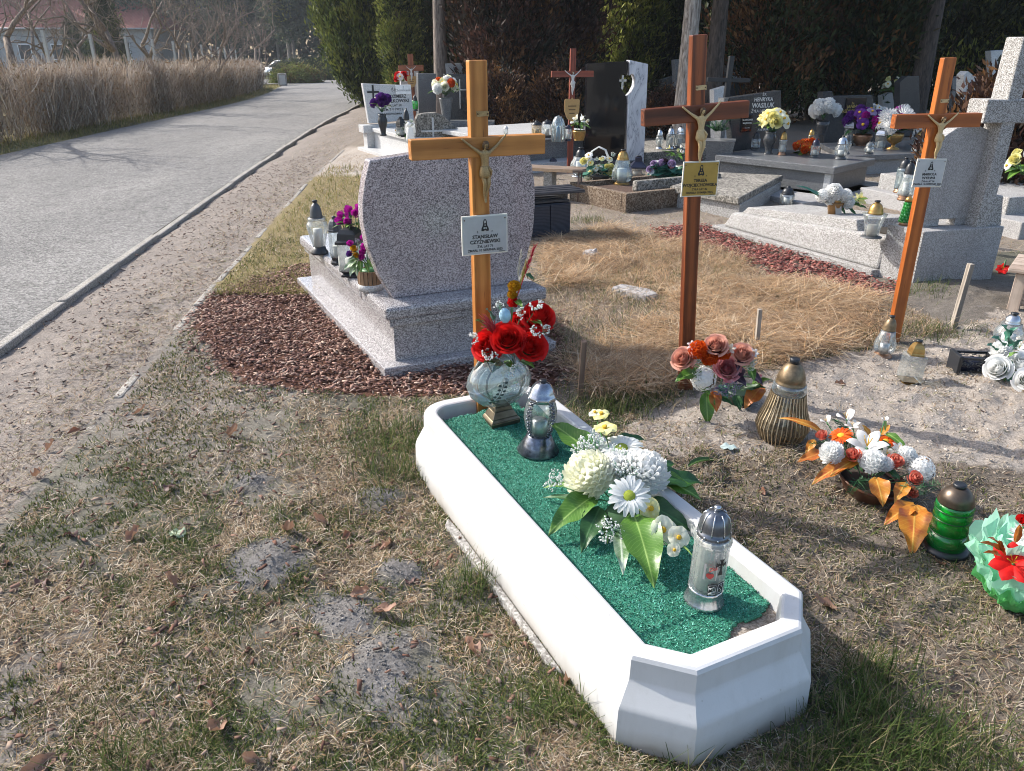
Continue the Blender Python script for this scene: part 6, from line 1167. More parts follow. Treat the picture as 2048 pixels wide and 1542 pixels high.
# ================================================================== MIDDLE BACK: grey tomb with lettered headstone
zt = .36; C = G(1670,335,zt); fr = Fr((C.x, C.y), 44); L_, W_ = 1.3, 1.1
t = thing('grey_tomb', 'dark grey granite tomb with overhanging slab and vases', 'tomb', fr.O)
part(fr, t, 'plinth', bx(-.1,1.3,-.1,1.6,-.05,.06), CONC); part(fr, t, 'body', bx(.06,W_-.06,.06,1.5,.06,zt-.08), MGRAN); part(fr, t, 'corner_post', bx(.055,.13,.055,.13,.06,zt-.081), LGRAN, .002); part(fr, t, 'top_slab', bx(0,W_,0,1.55,zt-.08,zt), MGRAN, .008)
O = V(1466,300,10.5); t, pl = stele('headstone', 'dark grey headstone with white lettering behind the yellow flowers', 'headstone', (O.x, O.y), 22, [(1468,330),(1458,196),(1562,181),(1563,330)], .12, DGRAN, 0)
u0, z0 = pl.uv(1457,196); u1, z1 = pl.uv(1458,268); obj('lit_edge', MB().box((u0-.035,.06,.55), (.06,.13,z0*2-1.1)), MGRAN, t)  # paler granite strip: the headstone's sunlit left edge put into the colour
ptext(t, pl, 'Ś.P.', 1529, 189, 5, WINK); ptext(t, pl, 'HENRYKA', 1527, 199, 8, WINK, .02); ptext(t, pl, 'WASILUK', 1526, 211, 10, WINK, .02); ptext(t, pl, 'ŻYŁA LAT 77', 1520, 222, 6, WINK, .01); ptext(t, pl, 'AVE MARYJA', 1530, 259, 5, WINK)
u, z = pl.uv(1492,246); o = obj('dark_plaque', MB().box((u,-.015,z), (.17,.02,.22)), BLKP, t, bev=.01); text(t, 'SŁAWOMIR', (u,-.028,z+.04), .032, WINK, bold=.02); text(t, 'MAJEWSKI', (u,-.028,z), .032, WINK, bold=.02); text(t, '† 15.I.1994', (u,-.028,z-.06), .022, WINK)
fr2 = Fr(G(1452,345), 30); t = thing('stone_table', 'grey granite side table left of the overhanging tomb', 'stone table', fr2.O); part(fr2, t, 'leg', bx(0,.16,0,.25,0,.30), MGRAN); part(fr2, t, 'top', bx(-.06,.42,-.05,.4,.30,.36), MGRAN, .006)
vb4 = G(1536,308,zt); vase('dark grey turned vase holding yellow flowers', vb4, zat(1538,262,vb4)-zt, .083, DGRAN); b = dome('flower_bunch', 'pale yellow lilies in the dark turned vase', 'flowers', vb4+Vector((.02,0,.24)), .19, .14, [('orchid','paleyel'), ('lily','paleyel'), ('orchid','cream'), ('rose','paleyel')], 20, .08, 6, LEAFG)
vb5 = G(1642,268,.30); vase('dark grey vase holding white chrysanthemums', vb5, zat(1642,242,vb5)-.30, .11, DGRAN, [(.7,0), (.7,.2), (.9,.6), (1,1), (.8,1)]); b = dome('flower_bunch', 'bunch of white chrysanthemums in the dark grey vase', 'flowers', vb5+Vector((0,0,.22)), .16, .13, [('mum','white')], 7, .12, 3, LEAFD)
ob = G(1612,308,zt); b = dome('flower_bunch', 'bright orange flowers lying on the grey tomb', 'flowers', ob, .16, .06, [('orchid','orange'), ('lily','orange'), ('pompon','orange')], 24, .055, 5, LEAFG)
for k, (lb_, bpx, ty, w, st, ld, gl_) in enumerate((('slim clear lantern with gold lid right of the yellow flowers', (1563,310), 262, 18, 'slim', GOLD, CLEAR), ('clear lantern with navy lid in front of the orange flowers', (1628,315), 277, 20, 'slim', NAVY, CLEAR), ('round clear lantern with pale lid on the tomb corner', (1680,318), 272, 26, 'globe', SILV, CLEAR), ('clear lidless jar at the right end of the tomb', (1737,308), 283, 20, 'globe', CLEAR, CLEAR), ('tall clear lantern with dark lid left of the turned vase', (1510,300), 264, 18, 'cyl', BLK, CLEAR), ('clear lantern with grey lid behind the round one', (1690,308), 268, 20, 'urn', GRYP, CLEAR), ('gold lidded lantern behind the orange flowers', (1620,292), 258, 14, 'slim', GOLD, GOLDG))): lan(lb_, bpx, ty, w, zt, style=st, lid=ld, bs=COPPER if k == 0 else GRYP, gl=gl_, lidk=.75)
# ---- worn concrete slab in front
fr = Fr(G(1478,398,.22), 40, 40); c_ = [G(1478,396,.22), G(1566,350,.22), G(1430,344,.22), G(1340,372,.22)]; t = thing('concrete_slab', 'worn mossy concrete grave slab behind the gold name plate', 'grave slab', (c_[0].x, c_[0].y, 0)); q = [(a.x-c_[0].x, a.y-c_[0].y) for a in c_]
obj('cover', MB().prism(q, .15, .22), OLDC, t, bev=.01); obj('base', MB().prism([(a*.94+.03, b_*.94+.03) for a, b_ in q], -.03, .15), TERZ, t, bev=.01)
# ---- black iron cross, slab with three lanterns
t = thing('iron_cross', 'thin black iron cross behind the dark mahogany cross', 'cross', V(1434,338,10.9), (0, R(1.5), R(10))); t.location.z = 0; hh = zat(1458,112,t.location); obj('upright', MB().box((0,0,hh/2), (.075,.06,hh), taper=.9), BLK, t, bev=.006); obj('crossbeam', MB().box((0,0,zat(1455,160,t.location)), (.6,.045,.05)), BLK, t, bev=.004)
fr = Fr(G(1300,330,.0), 30); t = thing('grave_slab', 'low grey slab with three clear lanterns right of the marble', 'grave slab', fr.O); part(fr, t, 'slab', bx(-.1,1.2,.0,1.2,-.03,.18), OLDC)
for k, (px, ty, w) in enumerate(((1318,258,16), (1340,254,20), (1358,253,20))): lan(('slim clear lantern, leftmost of three beside the marble', 'clear lantern, middle of three beside the marble', 'square clear lantern, rightmost of three beside the marble')[k], (px,298), ty, w, .18, style=('urn','slim','cyl')[k], lid=SILV, bs=SILV, n=20 if k < 2 else 4, lidk=.7, fr=(.12,.68))
dome('leafy_plant', 'green leaved plant with white bloom left of the dark mahogany cross', 'flowers', G(1352,318,.2), .14, .08, [('calla','white'), ('calla','paleyel')], 4, .05, 9, LEAFG)
t = thing('planter', 'grey tapered planter with evergreen sprigs behind the mahogany cross', 'planter', V(1437,325,10.2)); t.location.z = 0; obj('tub', MB().lathe([(.16,0), (.25,.5), (.26,.52), (.2,.52)], 4, 0, False, a0=.5), MGRAN, t); b = Bouquet.__new__(Bouquet); b.r = t; b.b = Vector(t.location)
for i in range(14): b.sprig(NEED, (1435+rnd.uniform(-8,8),262), (1435+rnd.uniform(-30,30), 244+rnd.uniform(-10,14)), 10.2, 10.1)
# ================================================================== RIGHT BACK
fr = Fr(G(1640,330,.0), 30); zt2 = .26; c_ = [G(1690,312,zt2), G(1860,306,zt2), G(1840,280,zt2), G(1640,286,zt2)]; t = thing('grave_terrace', 'long grey stone terrace carrying the purple flowers', 'grave slab', (c_[0].x, c_[0].y, 0)); q = [(a.x-c_[0].x, a.y-c_[0].y) for a in c_]; obj('top', MB().prism(q, zt2-.07, zt2), MGRAN, t, bev=.006); obj('body', MB().prism([(a*.96+.04, b_*.96+.06) for a, b_ in q], -.03, zt2-.07), TERF, t)
O = V(1650,275,13.6); t, pl = stele('headstone', 'black headstone with gold lettering behind the purple flowers', 'headstone', (O.x, O.y), 20, [(1648,300),(1646,184),(1664,182),(1666,192),(1745,190),(1750,300)], .14, DGRAN, 0)
u, z = pl.uv(1708,222); obj('black_plate', MB().box((u,-.012,z), (.42,.02,.42)), BLKP, t); 
for s_, py, hp_ in (('Ś.P.', 207, 4), ('JANINA', 213, 7), ('REDKOWSKA', 222, 7)): u, z = pl.uv(1704, py); u2, z2 = pl.uv(1704, py-hp_); text(t, s_, (u,-.026,z), (z2-z)*1.3, GINK, bold=.015)
dome('flower_bunch', 'purple and violet orchids in a copper bowl', 'flowers', G(1722,290,zt2)+Vector((0,0,.14)), .27, .16, [('orchid','purple'), ('mum','purple'), ('orchid','lilac'), ('pompon','magenta')], 24, .085, 8, LEAFD); vase('round copper bowl under the purple orchids', G(1722,291,zt2), .16, .14, COPPER, [(.5,0), (.8,.3), (1,.8), (.95,1), (.8,1)], name='bowl')
dome('flower_bunch', 'white spider chrysanthemums in a golden goblet', 'flowers', G(1785,296,zt2)+Vector((0,0,.2)), .26, .1, [('spider','white'), ('gerbera','white'), ('spider','white'), ('mum','magenta')], 14, .13, 6, LEAFD); vase('golden goblet under the white spider chrysanthemums', G(1785,298,zt2), .22, .12, GOLD, [(.7,0), (.7,.08), (.2,.16), (.25,.3), (.8,.5), (1,.85), (.95,1), (.8,1)], name='goblet')
for k, (lb_, px, py, ty, w, st) in enumerate((('dark framed square lantern left of the purple orchids', 1696, 291, 240, 24, 1), ('pale striped square lantern between the two bouquets', 1758, 300, 257, 22, 1), ('round clear lantern with golden lid behind the orange crossbeam', 1834, 300, 262, 22, 0), ('low copper and glass lantern beside the orange cross', 1832, 306, 286, 22, 0))):
    lan(lb_, (px, py), ty, w, zt2, style='cyl' if st else 'globe', n=4 if st else 18, lid=(DSILV, SILV, GOLD, COPPER)[k], bs=(DSILV, SILV, GOLD, COPPER)[k], lidk=1.1 if st else .7, fr=(.1,.7))
O = V(1935,255,12.4); t, pl = stele('headstone', 'white headstone with black name plate behind the concrete cross', 'headstone', (O.x, O.y), 18, [(1922,300),(1928,150),(1936,142),(1946,150),(1962,160),(1985,158),(1985,300)], .14, LGRAN, 0)
u, z = pl.uv(1950,212); obj('black_plate', MB().box((u,-.012,z), (.32,.02,.36)), BLKP, t); 
for s_, py, hp_ in (('Ś.P.', 194, 4), ('ZBIGNIEW', 203, 6), ('LEWANDOWSKI', 213, 5), ('ŻYŁ LAT 60', 222, 4)): u, z = pl.uv(1950, py); u2, z2 = pl.uv(1950, py-hp_); text(t, s_, (u,-.026,z), (z2-z)*1.3, GINK, bold=.01)
u, z = pl.uv(1943,172); obj('medallion', MB().lathe([(.07,0), (.06,.012)], 18).xf(Matrix.Rotation(R(90), 4, 'X')), DGRAN, t, (u,0,z))
def small_cross_stele(label, O, ang, poly, m, cr):
    t, pl = stele('headstone', label, 'headstone', (O.x, O.y), ang, poly, .14, m, 0); u, z = pl.uv(*cr); obj('carved_cross', MB().box((u,-.006,z), (.03,.02,.25)).box((u,-.0075,z+.04), (.14,.02,.03)), INK, t)
small_cross_stele('grey cross shaped headstone at the upper right', V(2000,230,16.5), 18, [(1975,290),(1978,168),(1985,160),(1982,102),(2008,100),(2012,160),(2040,165),(2045,290)], LGRAN, (1998,125))
bgs = [((1800,215,15.5), [(1795,290),(1800,165),(1815,152),(1838,152),(1838,290)], DGRAN, 'dark rounded headstone left of the spruce trunk'), ((1765,215,17.5), [(1762,280),(1765,192),(1785,185),(1790,280)], LGRAN, 'small pale headstone behind the goblet flowers'), ((1720,200,18.5), [(1730,280),(1728,190),(1760,178),(1775,195),(1778,280)], MGRAN, 'rounded grey headstone behind the black one'), ((1910,205,15.5), [(1900,290),(1905,158),(1925,152),(1925,290)], MGRAN, 'narrow grey headstone left of the white one'), ((1305,190,18.5), [(1318,265),(1325,158),(1345,152),(1345,265)], DGRAN, 'dark leaning stele behind the mahogany crossbeam'), ((1350,190,16.0), [(1340,265),(1352,160),(1350,120),(1368,118),(1372,265)], MGRAN, 'tall grey stele with pointed top left of the light trunk'), ((1440,190,14.0), [(1430,280),(1428,180),(1455,172),(1458,280)], LGRAN, 'pale edged headstone behind the iron cross'), ((1470,150,18.0), [(1452,240),(1455,130),(1490,130),(1492,240)], DGRAN, 'dark headstone with white lettering far behind the iron cross')]
for (a, b_, Y), poly, m, lb_ in bgs:
    O = V(a, b_, Y); t, pl = stele('headstone', lb_, 'headstone', (O.x, O.y), 20, poly, .14, m, 0)
    if 'lettering' in lb_: ptext(t, pl, 'MATYLDA', 1472, 147, 5, WINK); ptext(t, pl, 'BRAŃS', 1472, 155, 6, WINK)
dome('flower_bunch', 'green and white plant on a stone among the far graves', 'flowers', V(1787,185,16.8), .25, .1, [('orchid','cream'), ('calla','paleyel')], 8, .09, 12, LEAFG)
dome('flower_bunch', 'pale flowers before the rounded grey headstone', 'flowers', V(1742,240,14.5), .2, .1, [('orchid','white'), ('mum','white')], 10, .08, 8, LEAFD)
dome('flower_bunch', 'magenta and white bouquet behind the goblet', 'flowers', V(1790,245,13.2), .16, .08, [('mum','magenta'), ('orchid','white')], 8, .08, 6, LEAFD)
fr = Fr(G(2005,470), 20); t = thing('terrazzo_slab', 'second terrazzo slab behind the concrete cross at the right edge', 'grave slab', fr.O); part(fr, t, 'slab', bx(.1,1.6,.1,1.7,-.03,.32), TERZ, .01); part(fr, t, 'step', bx(-.05,1.7,-.2,1.8,-.03,.16), TERF, .01)
fr = Fr(G(1500,430), 28); 
fr = Fr(G(1800,420), 24); t = thing('terrazzo_path_slab', 'grey speckled slab lying behind the terrazzo grave', 'grave slab', fr.O); part(fr, t, 'slab', bx(-.9,.6,.5,2.4,-.05,.06), TERF, .01)
dome('flower_bunch', 'white flowers with broad leaves at the right edge by the concrete cross', 'flowers', V(2045,350,6.9), .16, .08, [('orchid','white'), ('rose','paleyel'), ('calla','white')], 10, .06, 10, LEAFG)
b = Bouquet('red_flower', 'small red flower behind the timber bench end', 'flowers', G(2005,545)); b.fl('poinsettia', 'red', 2006, 536, G(2005,545).y-.02, 14); b.add('stem', MB().tube([(0,0,0), (0,0,.1)], .006, 5), STEM, b.b)
# ================================================================== FOLIAGE KIT
FOL = tinted('foliage', (1,1,1), .65, .22, .25); FOLD = FOL
def spray_quads(c, d, L, W, tint):
    n = len(c); d = d/np.linalg.norm(d, axis=1)[:, None]; r_ = rng.normal(size=(n, 3)); p_ = np.cross(d, r_); p_ /= np.linalg.norm(p_, axis=1)[:, None]
    L = L[:, None]; W = W[:, None]
    v = np.stack([c, c+d*L*.45+p_*W*.5, c+d*L, c+d*L*.45-p_*W*.5], 1).reshape(-1, 3); return v, np.arange(4*n).reshape(-1, 4), np.repeat(tint, 4, 0)
def crown_mesh(name, prof, ncl, per, L, W, cols, cols2=None, k2=0., sig=.16, lobes=.22, updir=.9, inner=.45):
    hs_ = np.array([a for a, b in prof]); rs_ = np.array([b for a, b in prof])
    hh = rng.uniform(hs_[0], hs_[-1], ncl*4); rr_ = np.interp(hh, hs_, rs_); ok = rng.random(len(hh)) < (rr_/rs_.max())**.9+.05; hh = hh[ok][:ncl]; rr_ = rr_[ok][:ncl]; n = len(hh)
    az = rng.uniform(0, 6.283, n); lob = 1+lobes*(np.sin(az*3+hh*2.1)*.4+np.sin(az*5-hh*3.7+1)*.35+rng.normal(0, .45, n)); fr_ = inner+(1-inner)*rng.random(n)**.5
    ctr = np.stack([np.cos(az)*rr_*lob*fr_, np.sin(az)*rr_*lob*fr_, hh], 1); out = np.stack([np.cos(az), np.sin(az), np.zeros(n)], 1)
    base = np.array(cols)[rng.integers(0, len(cols), n)]*rng.uniform(.7, 1.3, (n, 1))
    if cols2 is not None: m = rng.random(n) < k2; base[m] = np.array(cols2)[rng.integers(0, len(cols2), m.sum())]*rng.uniform(.7, 1.3, (m.sum(), 1))
    c = np.repeat(ctr, per, 0)+rng.normal(0, 1, (n*per, 3))*np.array([sig, sig, sig*1.3]); o = np.repeat(out, per, 0)
    d = o*.55+np.array([0, 0, updir])+rng.normal(0, .5, (n*per, 3)); t_ = np.repeat(base, per, 0)*rng.uniform(.65, 1.35, (n*per, 1))
    k = n*per; return np_mesh(name, *[q for q in (lambda v, f, t2: (v, f, FOL, t2))(*spray_quads(c, d, L*rng.uniform(.6, 1.3, k), W*rng.uniform(.6, 1.3, k), t_))])
def bark_mat(name, a, b):
    t = NT(name); co = t.co((9,9,1.6)); n = t.noise(co, 3, 5, .65, .6); t.col(t.ramp(n, [(.35, a), (.62, b)])); t.set(Roughness=.95); t.bump(n, .9, .03); return t.m
BARK = bark_mat('bark_grey', (.09,.07,.06), (.30,.25,.21)); BARKP = bark_mat('bark_pale', (.12,.095,.075), (.46,.41,.36)); BARKD = bark_mat('bark_dark', (.03,.024,.02), (.11,.085,.07)); BARKR = bark_mat('bark_twig', (.12,.088,.07), (.34,.275,.22))
def trunk_mb(r0, r1, h, n=9, sway=.1, seed=1):
    r_ = random.Random(seed); pts = [(r_.uniform(-1,1)*sway*(i/6), r_.uniform(-1,1)*sway*(i/6), h*i/6) for i in range(7)]; return MB().tube([(0,0,-.3)]+pts, [r0*1.35, r0*1.2]+[r0+(r1-r0)*i/6 for i in range(1,7)], n)
def tree(name, label, X, Y, crown, bark, r0, h, group=None, sway=.1, rz=0., sc=1.):
    t = thing(name, label, 'tree', (X, Y, float(gz0(Y))), (0, 0, rz), group); obj('trunk', trunk_mb(r0, r0*.4, h, 9, sway, int(X*10+Y)), bark, t)
    if crown is not None: link('crown', crown, t, (0, 0, 0), (0, 0, 0), sc)
    return t
def px2x(px, Y): return (px-1024)/1684*Y
GD = [(.030,.044,.016), (.042,.056,.02), (.022,.034,.015), (.06,.07,.024)]; GY = [(.19,.21,.045), (.15,.18,.04), (.24,.24,.06), (.09,.12,.03)]; BR = [(.13,.06,.026), (.18,.09,.036), (.09,.045,.026)]; CP = [(.052,.030,.024), (.08,.038,.028), (.036,.028,.02), (.032,.034,.02)]; OR = [(.16,.075,.025), (.12,.06,.02), (.07,.05,.02)]
def col_prof(r_, h, z0=.15, fat=.5): return [(z0, r_*.35), (z0+.5, r_*.75), (h*.25, r_), (h*.55, r_*.9), (h*.8, r_*.55), (h, .05)]
yew = crown_mesh('crown', [(.2,.22), (.6,.5), (1.1,.8), (1.7,1.0), (2.6,1.15), (3.8,1.1), (5.2,.75), (6.4,.1)], 520, 70, .17, .05, GY, GD, .35, .13, .2, 1.3, .62)
t = tree('yew_tree', 'bright green columnar yew standing at the kerb', px2x(722,26), 26, yew, BARKD, .12, 4.5, None, .03)
cA = crown_mesh('crown', col_prof(1.35, 8.5), 420, 60, .20, .06, GD, GY, .12, .2); cB = crown_mesh('crown', col_prof(1.2, 7.5), 420, 60, .19, .06, CP, BR, .3, .18); cC = crown_mesh('crown', col_prof(.6, 6.2, .6), 260, 60, .16, .05, GY, GD, .25, .13); cD = crown_mesh('crown', col_prof(1.3, 7., .3), 460, 60, .19, .055, BR, GD, .45, .19); cE = crown_mesh('crown', col_prof(1.4, 8., .5), 440, 60, .20, .06, GD, OR, .22, .2)
for k, (px, Y, c, nm, lb_, sc_) in enumerate(((790,27,cA,'thuja_tree','dark green thuja right behind the bright yew',1.), (800,23.5,cC,'thuja_tree','slender yellowish thuja between the yew and the trunk',.8), (865,30,cA,'thuja_tree','broad dark thuja behind the bare trunk',1.15), (945,25,cE,'thuja_tree','dark thuja with lighter tips behind the pine cross top',1.), (1010,17.5,cB,'copper_shrub','bronze brown conifer right of the pine cross',.82), (1085,19,cB,'copper_shrub','dark copper conifer behind the thin red cross',1.), (1165,24,cA,'thuja_tree','dark thuja behind the black monument',1.05), (1262,21,cC,'thuja_tree','narrow yellow green thuja above the marble panel',1.), (1325,27,cA,'thuja_tree','dark thuja left of the light trunk',1.15), (1545,18.5,cD,'thuja_tree','rust brown thuja behind the lettered headstone',.95), (1640,20,cD,'thuja_tree','brown and green thuja behind the white chrysanthemums',1.1), (1735,18.5,cE,'thuja_tree','dark thuja with orange tips above the purple flowers',.95), (1910,24,cA,'thuja_tree','dark conifer behind the orange cross top',1.1), (2000,26,cE,'thuja_tree','dark conifer behind the concrete cross',1.1), (2110,23,cA,'thuja_tree','dark conifer just beyond the right edge',1.))):
    tree(nm, lb_, px2x(px, Y), Y, c, BARKD, .11, 6*sc_, None, .03, k*1.3, sc_)
low = crown_mesh('crown', [(.05,.35), (.3,.6), (.7,.7), (1.1,.45), (1.4,.05)], 130, 60, .12, .04, CP, BR, .4, .1)
for px, Y, s_, lb_ in ((2035,8.6,.9,'dark reddish shrub behind the concrete cross'), (1335,15.5,.6,'small brown shrub before the light trunk'), (1000,15.6,.8,'low dark shrub beside the pale tomb'), (1130,16,.9,'low dark shrub behind the pale tomb lanterns')):
    t = thing('shrub', lb_, 'shrub', (px2x(px,Y), Y, 0)); link('foliage', low, t, (0,0,0), (0,0,px), s_); obj('stem', MB().tube([(0,0,-.1), (0,0,.5*s_)], .03, 6), BARKD, t)
# tall trunks with high crowns
high = [crown_mesh('crown', [(4.6,.4), (5.4,1.8), (7,2.3), (9,1.6), (11,.2)], 330, 60, .26, .08, GD, GY, .1, .3), crown_mesh('crown', [(4.2,.5), (5.2,2.0), (7,2.4), (9.5,1.3), (11,.2)], 330, 60, .26, .08, GD, BR, .1, .3)]
for k, (px, Y, r_, bk, lb_) in enumerate(((880,17.6,.155,BARK,'grey tree trunk rising behind the pine cross'), (1378,14.6,.16,BARKP,'light barked trunk just left of the mahogany cross top'), (1434,15.6,.17,BARKD,'dark trunk just right of the mahogany cross top'), (1856,17,.19,BARKD,'dark spruce trunk left of the orange cross'), (1210,28,.16,BARKD,'dark trunk far behind the black monument'))):
    tree('tall_tree', lb_, px2x(px,Y), Y, high[k % 2], bk, r_, 10, None, .05, k)
# dark back row
for k in range(15):
    X = -1.5+k*2.6; Y = 33+4*math.sin(k*2.3); tree('spruce_tree', 'dark spruce in the row closing the cemetery', X, Y, (cA, cE)[k % 2], BARKD, .15, 8, 'spruces closing the cemetery', .03, k*.9, 1.5)
# ================================================================== HEDGE along the road
def hedge():
    n = 66000; cy = 7+(45-7)*np.sort(rng.random(75))**1.5; ci = rng.integers(0, 75, n); y = cy[ci]+rng.normal(0, .36, n)*(.7+cy[ci]/30); hf = rng.uniform(.68, 1.05, 75)[ci]; tn = rng.uniform(.72, 1.18, 75)[ci]; wd = rng.normal(0, .42, n); x = plx(KL, y)-1.2+wd*.55; z = gz0(y); L = rng.uniform(.2, .75, n)
    az = rng.uniform(0, 6.28, n); lean = rng.uniform(.05, 1.25, n); d = np.stack([np.cos(az)*np.sin(lean), np.sin(az)*np.sin(lean), np.cos(lean)], 1); w = np.stack([-np.sin(az), np.cos(az), 0*az], 1)*(.0036+.0032*(y/25))[:, None]
    z0 = rng.random(n)**1.2*1.15; b = np.stack([x, y, z+z0], 1); L = np.minimum(L, 1.5-z0); m = b+d*(L*.5)[:, None]; e = m+(d+rng.normal(0, .25, (n, 3)))*(L*.5)[:, None]; zl = z+(1.28+.2*fbm(x, y, 1.5, 3))*hf; k_ = np.maximum(0, e[:, 2]-zl-np.abs(rng.normal(0, .10, n))); e[:, 2] -= k_; m[:, 2] -= k_*.5
    v = np.stack([b-w, b+w, m-w*.8, m+w*.8, e-w*.4, e+w*.4], 1).reshape(-1, 3); i = np.arange(n)*6; f = np.concatenate([np.stack([i, i+1, i+3, i+2], 1), np.stack([i+2, i+3, i+5, i+4], 1)])
    c = pick(n, [(.50,.41,.32), (.58,.49,.40), (.68,.60,.51), (.30,.23,.18), (.53,.41,.30), (.38,.29,.21)], .35)*tn[:, None]
    t = thing('hedge', 'long bare twiggy brown hedge along the far side of the road', 'hedge', (0,0,0)); kind(link('twigs', np_mesh('twigs', v, f, tinted('twig', (1,1,1), .8, .1, .15), np.repeat(c, 6, 0)), t), 'stuff')
    n = 9000; y = 7+38*rng.random(n)**1.5; x = plx(KL, y)-1.2+rng.normal(0, .35, n); cc = np.stack([x, y, gz0(y)+rng.uniform(.1, 1.35, n)], 1); v, f, tt = spray_quads(cc, rng.normal(size=(n, 3)), rng.uniform(.03, .06, n)*np.sqrt(y/14), rng.uniform(.02, .04, n)*np.sqrt(y/14), pick(n, [(.30,.19,.10), (.24,.14,.07), (.2,.16,.08)]))
    kind(link('dry_leaves', np_mesh('dry_leaves', v, f, MAT['twig'], tt), t), 'stuff')
hedge()
# ================================================================== BARE TREES behind the hedge
def bare(seed, h, lean=(0,0), spread=.9, r0=.12, gens=5):
    r_ = random.Random(seed); mb = MB()
    def br(p, d, L, r, g):
        pts = [p]; q = p.copy(); dd = d.copy(); k = 4 if g < 2 else 3
        for i in range(k):
            dd = (dd+Vector((r_.uniform(-1,1), r_.uniform(-1,1), r_.uniform(-.5,.9)))*.22).normalized(); q = q+dd*(L/k); pts.append(q.copy())
        mb.tube(pts, [r*(1-.45*i/k) for i in range(k+1)], 6 if g < 2 else 4 if g < 4 else 3)
        if g >= gens: return
        for j in range(3 if g < 2 else r_.choice((2,3,3))):
            k_ = r_.uniform(.35, 1.) if j else 1.; i = min(k, max(1, int(k_*k))); a = dd.orthogonal().normalized(); a = Matrix.Rotation(r_.uniform(0, 6.28), 3, dd) @ a; nd = (dd*.75+a*spread*r_.uniform(.5, 1.1)+Vector((0,0,.12))).normalized(); br(pts[i], nd, L*r_.uniform(.58, .82), r*.55*r_.uniform(.8, 1.1), g+1)
    br(Vector((0,0,-.2)), Vector((lean[0], lean[1], 1)).normalized(), h*.32, r0, 0); return mb
bm_ = [bare(s_, h, l, sp_, r0, g_).mesh('limbs', BARKR) for s_, h, l, sp_, r0, g_ in ((3,6.5,(.12,0),1.1,.13,6), (5,7.5,(-.1,.1),1.1,.14,6), (8,6.0,(.05,-.1),.9,.08,6), (12,6.5,(-.15,0),1.,.09,6))]
for k, (px, Y, m, s_, lb_) in enumerate(((48,18.5,0,1.,'bare leaning tree at the far left behind the hedge'), (272,24,1,1.,'bare forked tree with dark limbs behind the hedge'), (375,27,2,1.,'slender bare tree right of the forked one'), (432,30,3,1.,'pale bare tree near the far end of the hedge'), (480,36,2,1.15,'bare bushy tree beside the far end of the hedge'), (190,30,3,1.,'thin bare tree left of the forked one'), (-90,15,1,1.,'bare tree beyond the left edge of the hedge'), (120,25,0,.9,'bare spreading tree in front of the red roof'), (330,33,1,.9,'bare tree between the forked tree and the slender one'), (20,27,2,1.2,'bushy bare tree behind the leftmost one'), (520,44,3,1.1,'small bare tree at the very end of the hedge'), (405,38,0,.9,'bare tree behind the pale one'))):
    t = thing('bare_tree', lb_, 'tree', (px2x(px,Y)-.4, Y, float(gz0(Y)))); link('limbs', bm_[m], t, (0,0,0), (0,0,k*1.1), s_)
for px, Y, s_, lb_ in ((215,44,.62,'dark bushy pine in front of the red roofed building'), (150,56,.5,'small dark conifer before the white wall')):
    tree('conifer_tree', lb_, px2x(px,Y), Y, cA, BARKD, .12, 5*s_, None, .03, px, s_)
# fence posts behind the hedge
t = thing('fence', 'row of pale concrete fence posts with wires behind the hedge', 'fence', (0,0,0)); me = MB().box((0,0,.95), (.07,.07,2.1)).mesh('post', LGRAN); ys_ = [12+2.7*i for i in range(15)]; ps = []
for y in ys_: x = float(plx(KL, y))-2.6; ps.append((x, y, float(gz0(y)))); link('post', me, t, ps[-1])
for z in (.7, 1.3, 1.85): obj('wire', MB().tube([(a, b_, c_+z) for a, b_, c_ in ps], .008, 4), plain('wire', (.2,.2,.2), .5, .6), t)
# concrete litter bin, junipers, car, building
bp = Gs(566,172); t = thing('litter_bin', 'grey concrete litter bin at the far end of the road', 'litter bin', bp, (0,0,.2)); hb = m_of(23, bp); obj('body', MB().box((0,0,hb/2), (hb*.72,hb*.7,hb)), CONC, t, bev=.03); obj('panel', MB().box((.02,-hb*.355,hb*.5), (hb*.5,.03,hb*.75)), LGRAN, t, bev=.01); obj('opening', MB().lathe([(hb*.22,hb), (hb*.2,hb+.01)], 14), BLK, t)
jn = crown_mesh('foliage', [(.02,1.4), (.25,2.2), (.6,2.0), (.95,1.1), (1.15,.2)], 420, 50, .22, .06, GY, OR, .25, .2, .15, .25, .3); jd = crown_mesh('foliage', [(.02,1.4), (.3,2.4), (.9,2.2), (1.5,1.3), (1.8,.2)], 420, 50, .22, .07, GD, GY, .15, .2, .15, .3, .3)
for px, py, m, s_, lb_ in ((598,167,jn,.75,'low spreading yellow green juniper at the road end'), (590,159,jd,.75,'dark spreading juniper behind the yellow green one'), (648,160,jd,.8,'dark juniper beside the yew at the road end')):
    p = Gs(px, py); t = thing('juniper_shrub', lb_, 'shrub', p); link('foliage', m, t, (0,0,0), (0,0,px), (s_*1.25,s_*.8,s_)); obj('stem', MB().tube([(0,0,-.2), (0,0,.4)], .05, 6), BARKD, t)
Yc = 74; t = thing('parked_car', 'silver car parked beyond the junipers', 'car', (px2x(572,Yc), Yc, float(gz0(Yc))), (0,0,R(75))); CAR = plain('car_silver', (.5,.53,.56), .25, .6, .05); GLS = plain('car_glass', (.03,.04,.05), .08)
def loft(secs, m, nm, par): 
    mb = MB(); n = len(secs[0]); mb.v = [q for s_ in secs for q in s_]
    for i in range(len(secs)-1):
        for j in range(n): mb.f.append([i*n+j, i*n+(j+1) % n, (i+1)*n+(j+1) % n, (i+1)*n+j]); mb.m.append(0); mb.s.append(True)
    mb.f += [list(range(n-1,-1,-1)), list(range((len(secs)-1)*n, len(secs)*n))]; mb.m += [0,0]; mb.s += [False,False]; return obj(nm, mb, m, par)
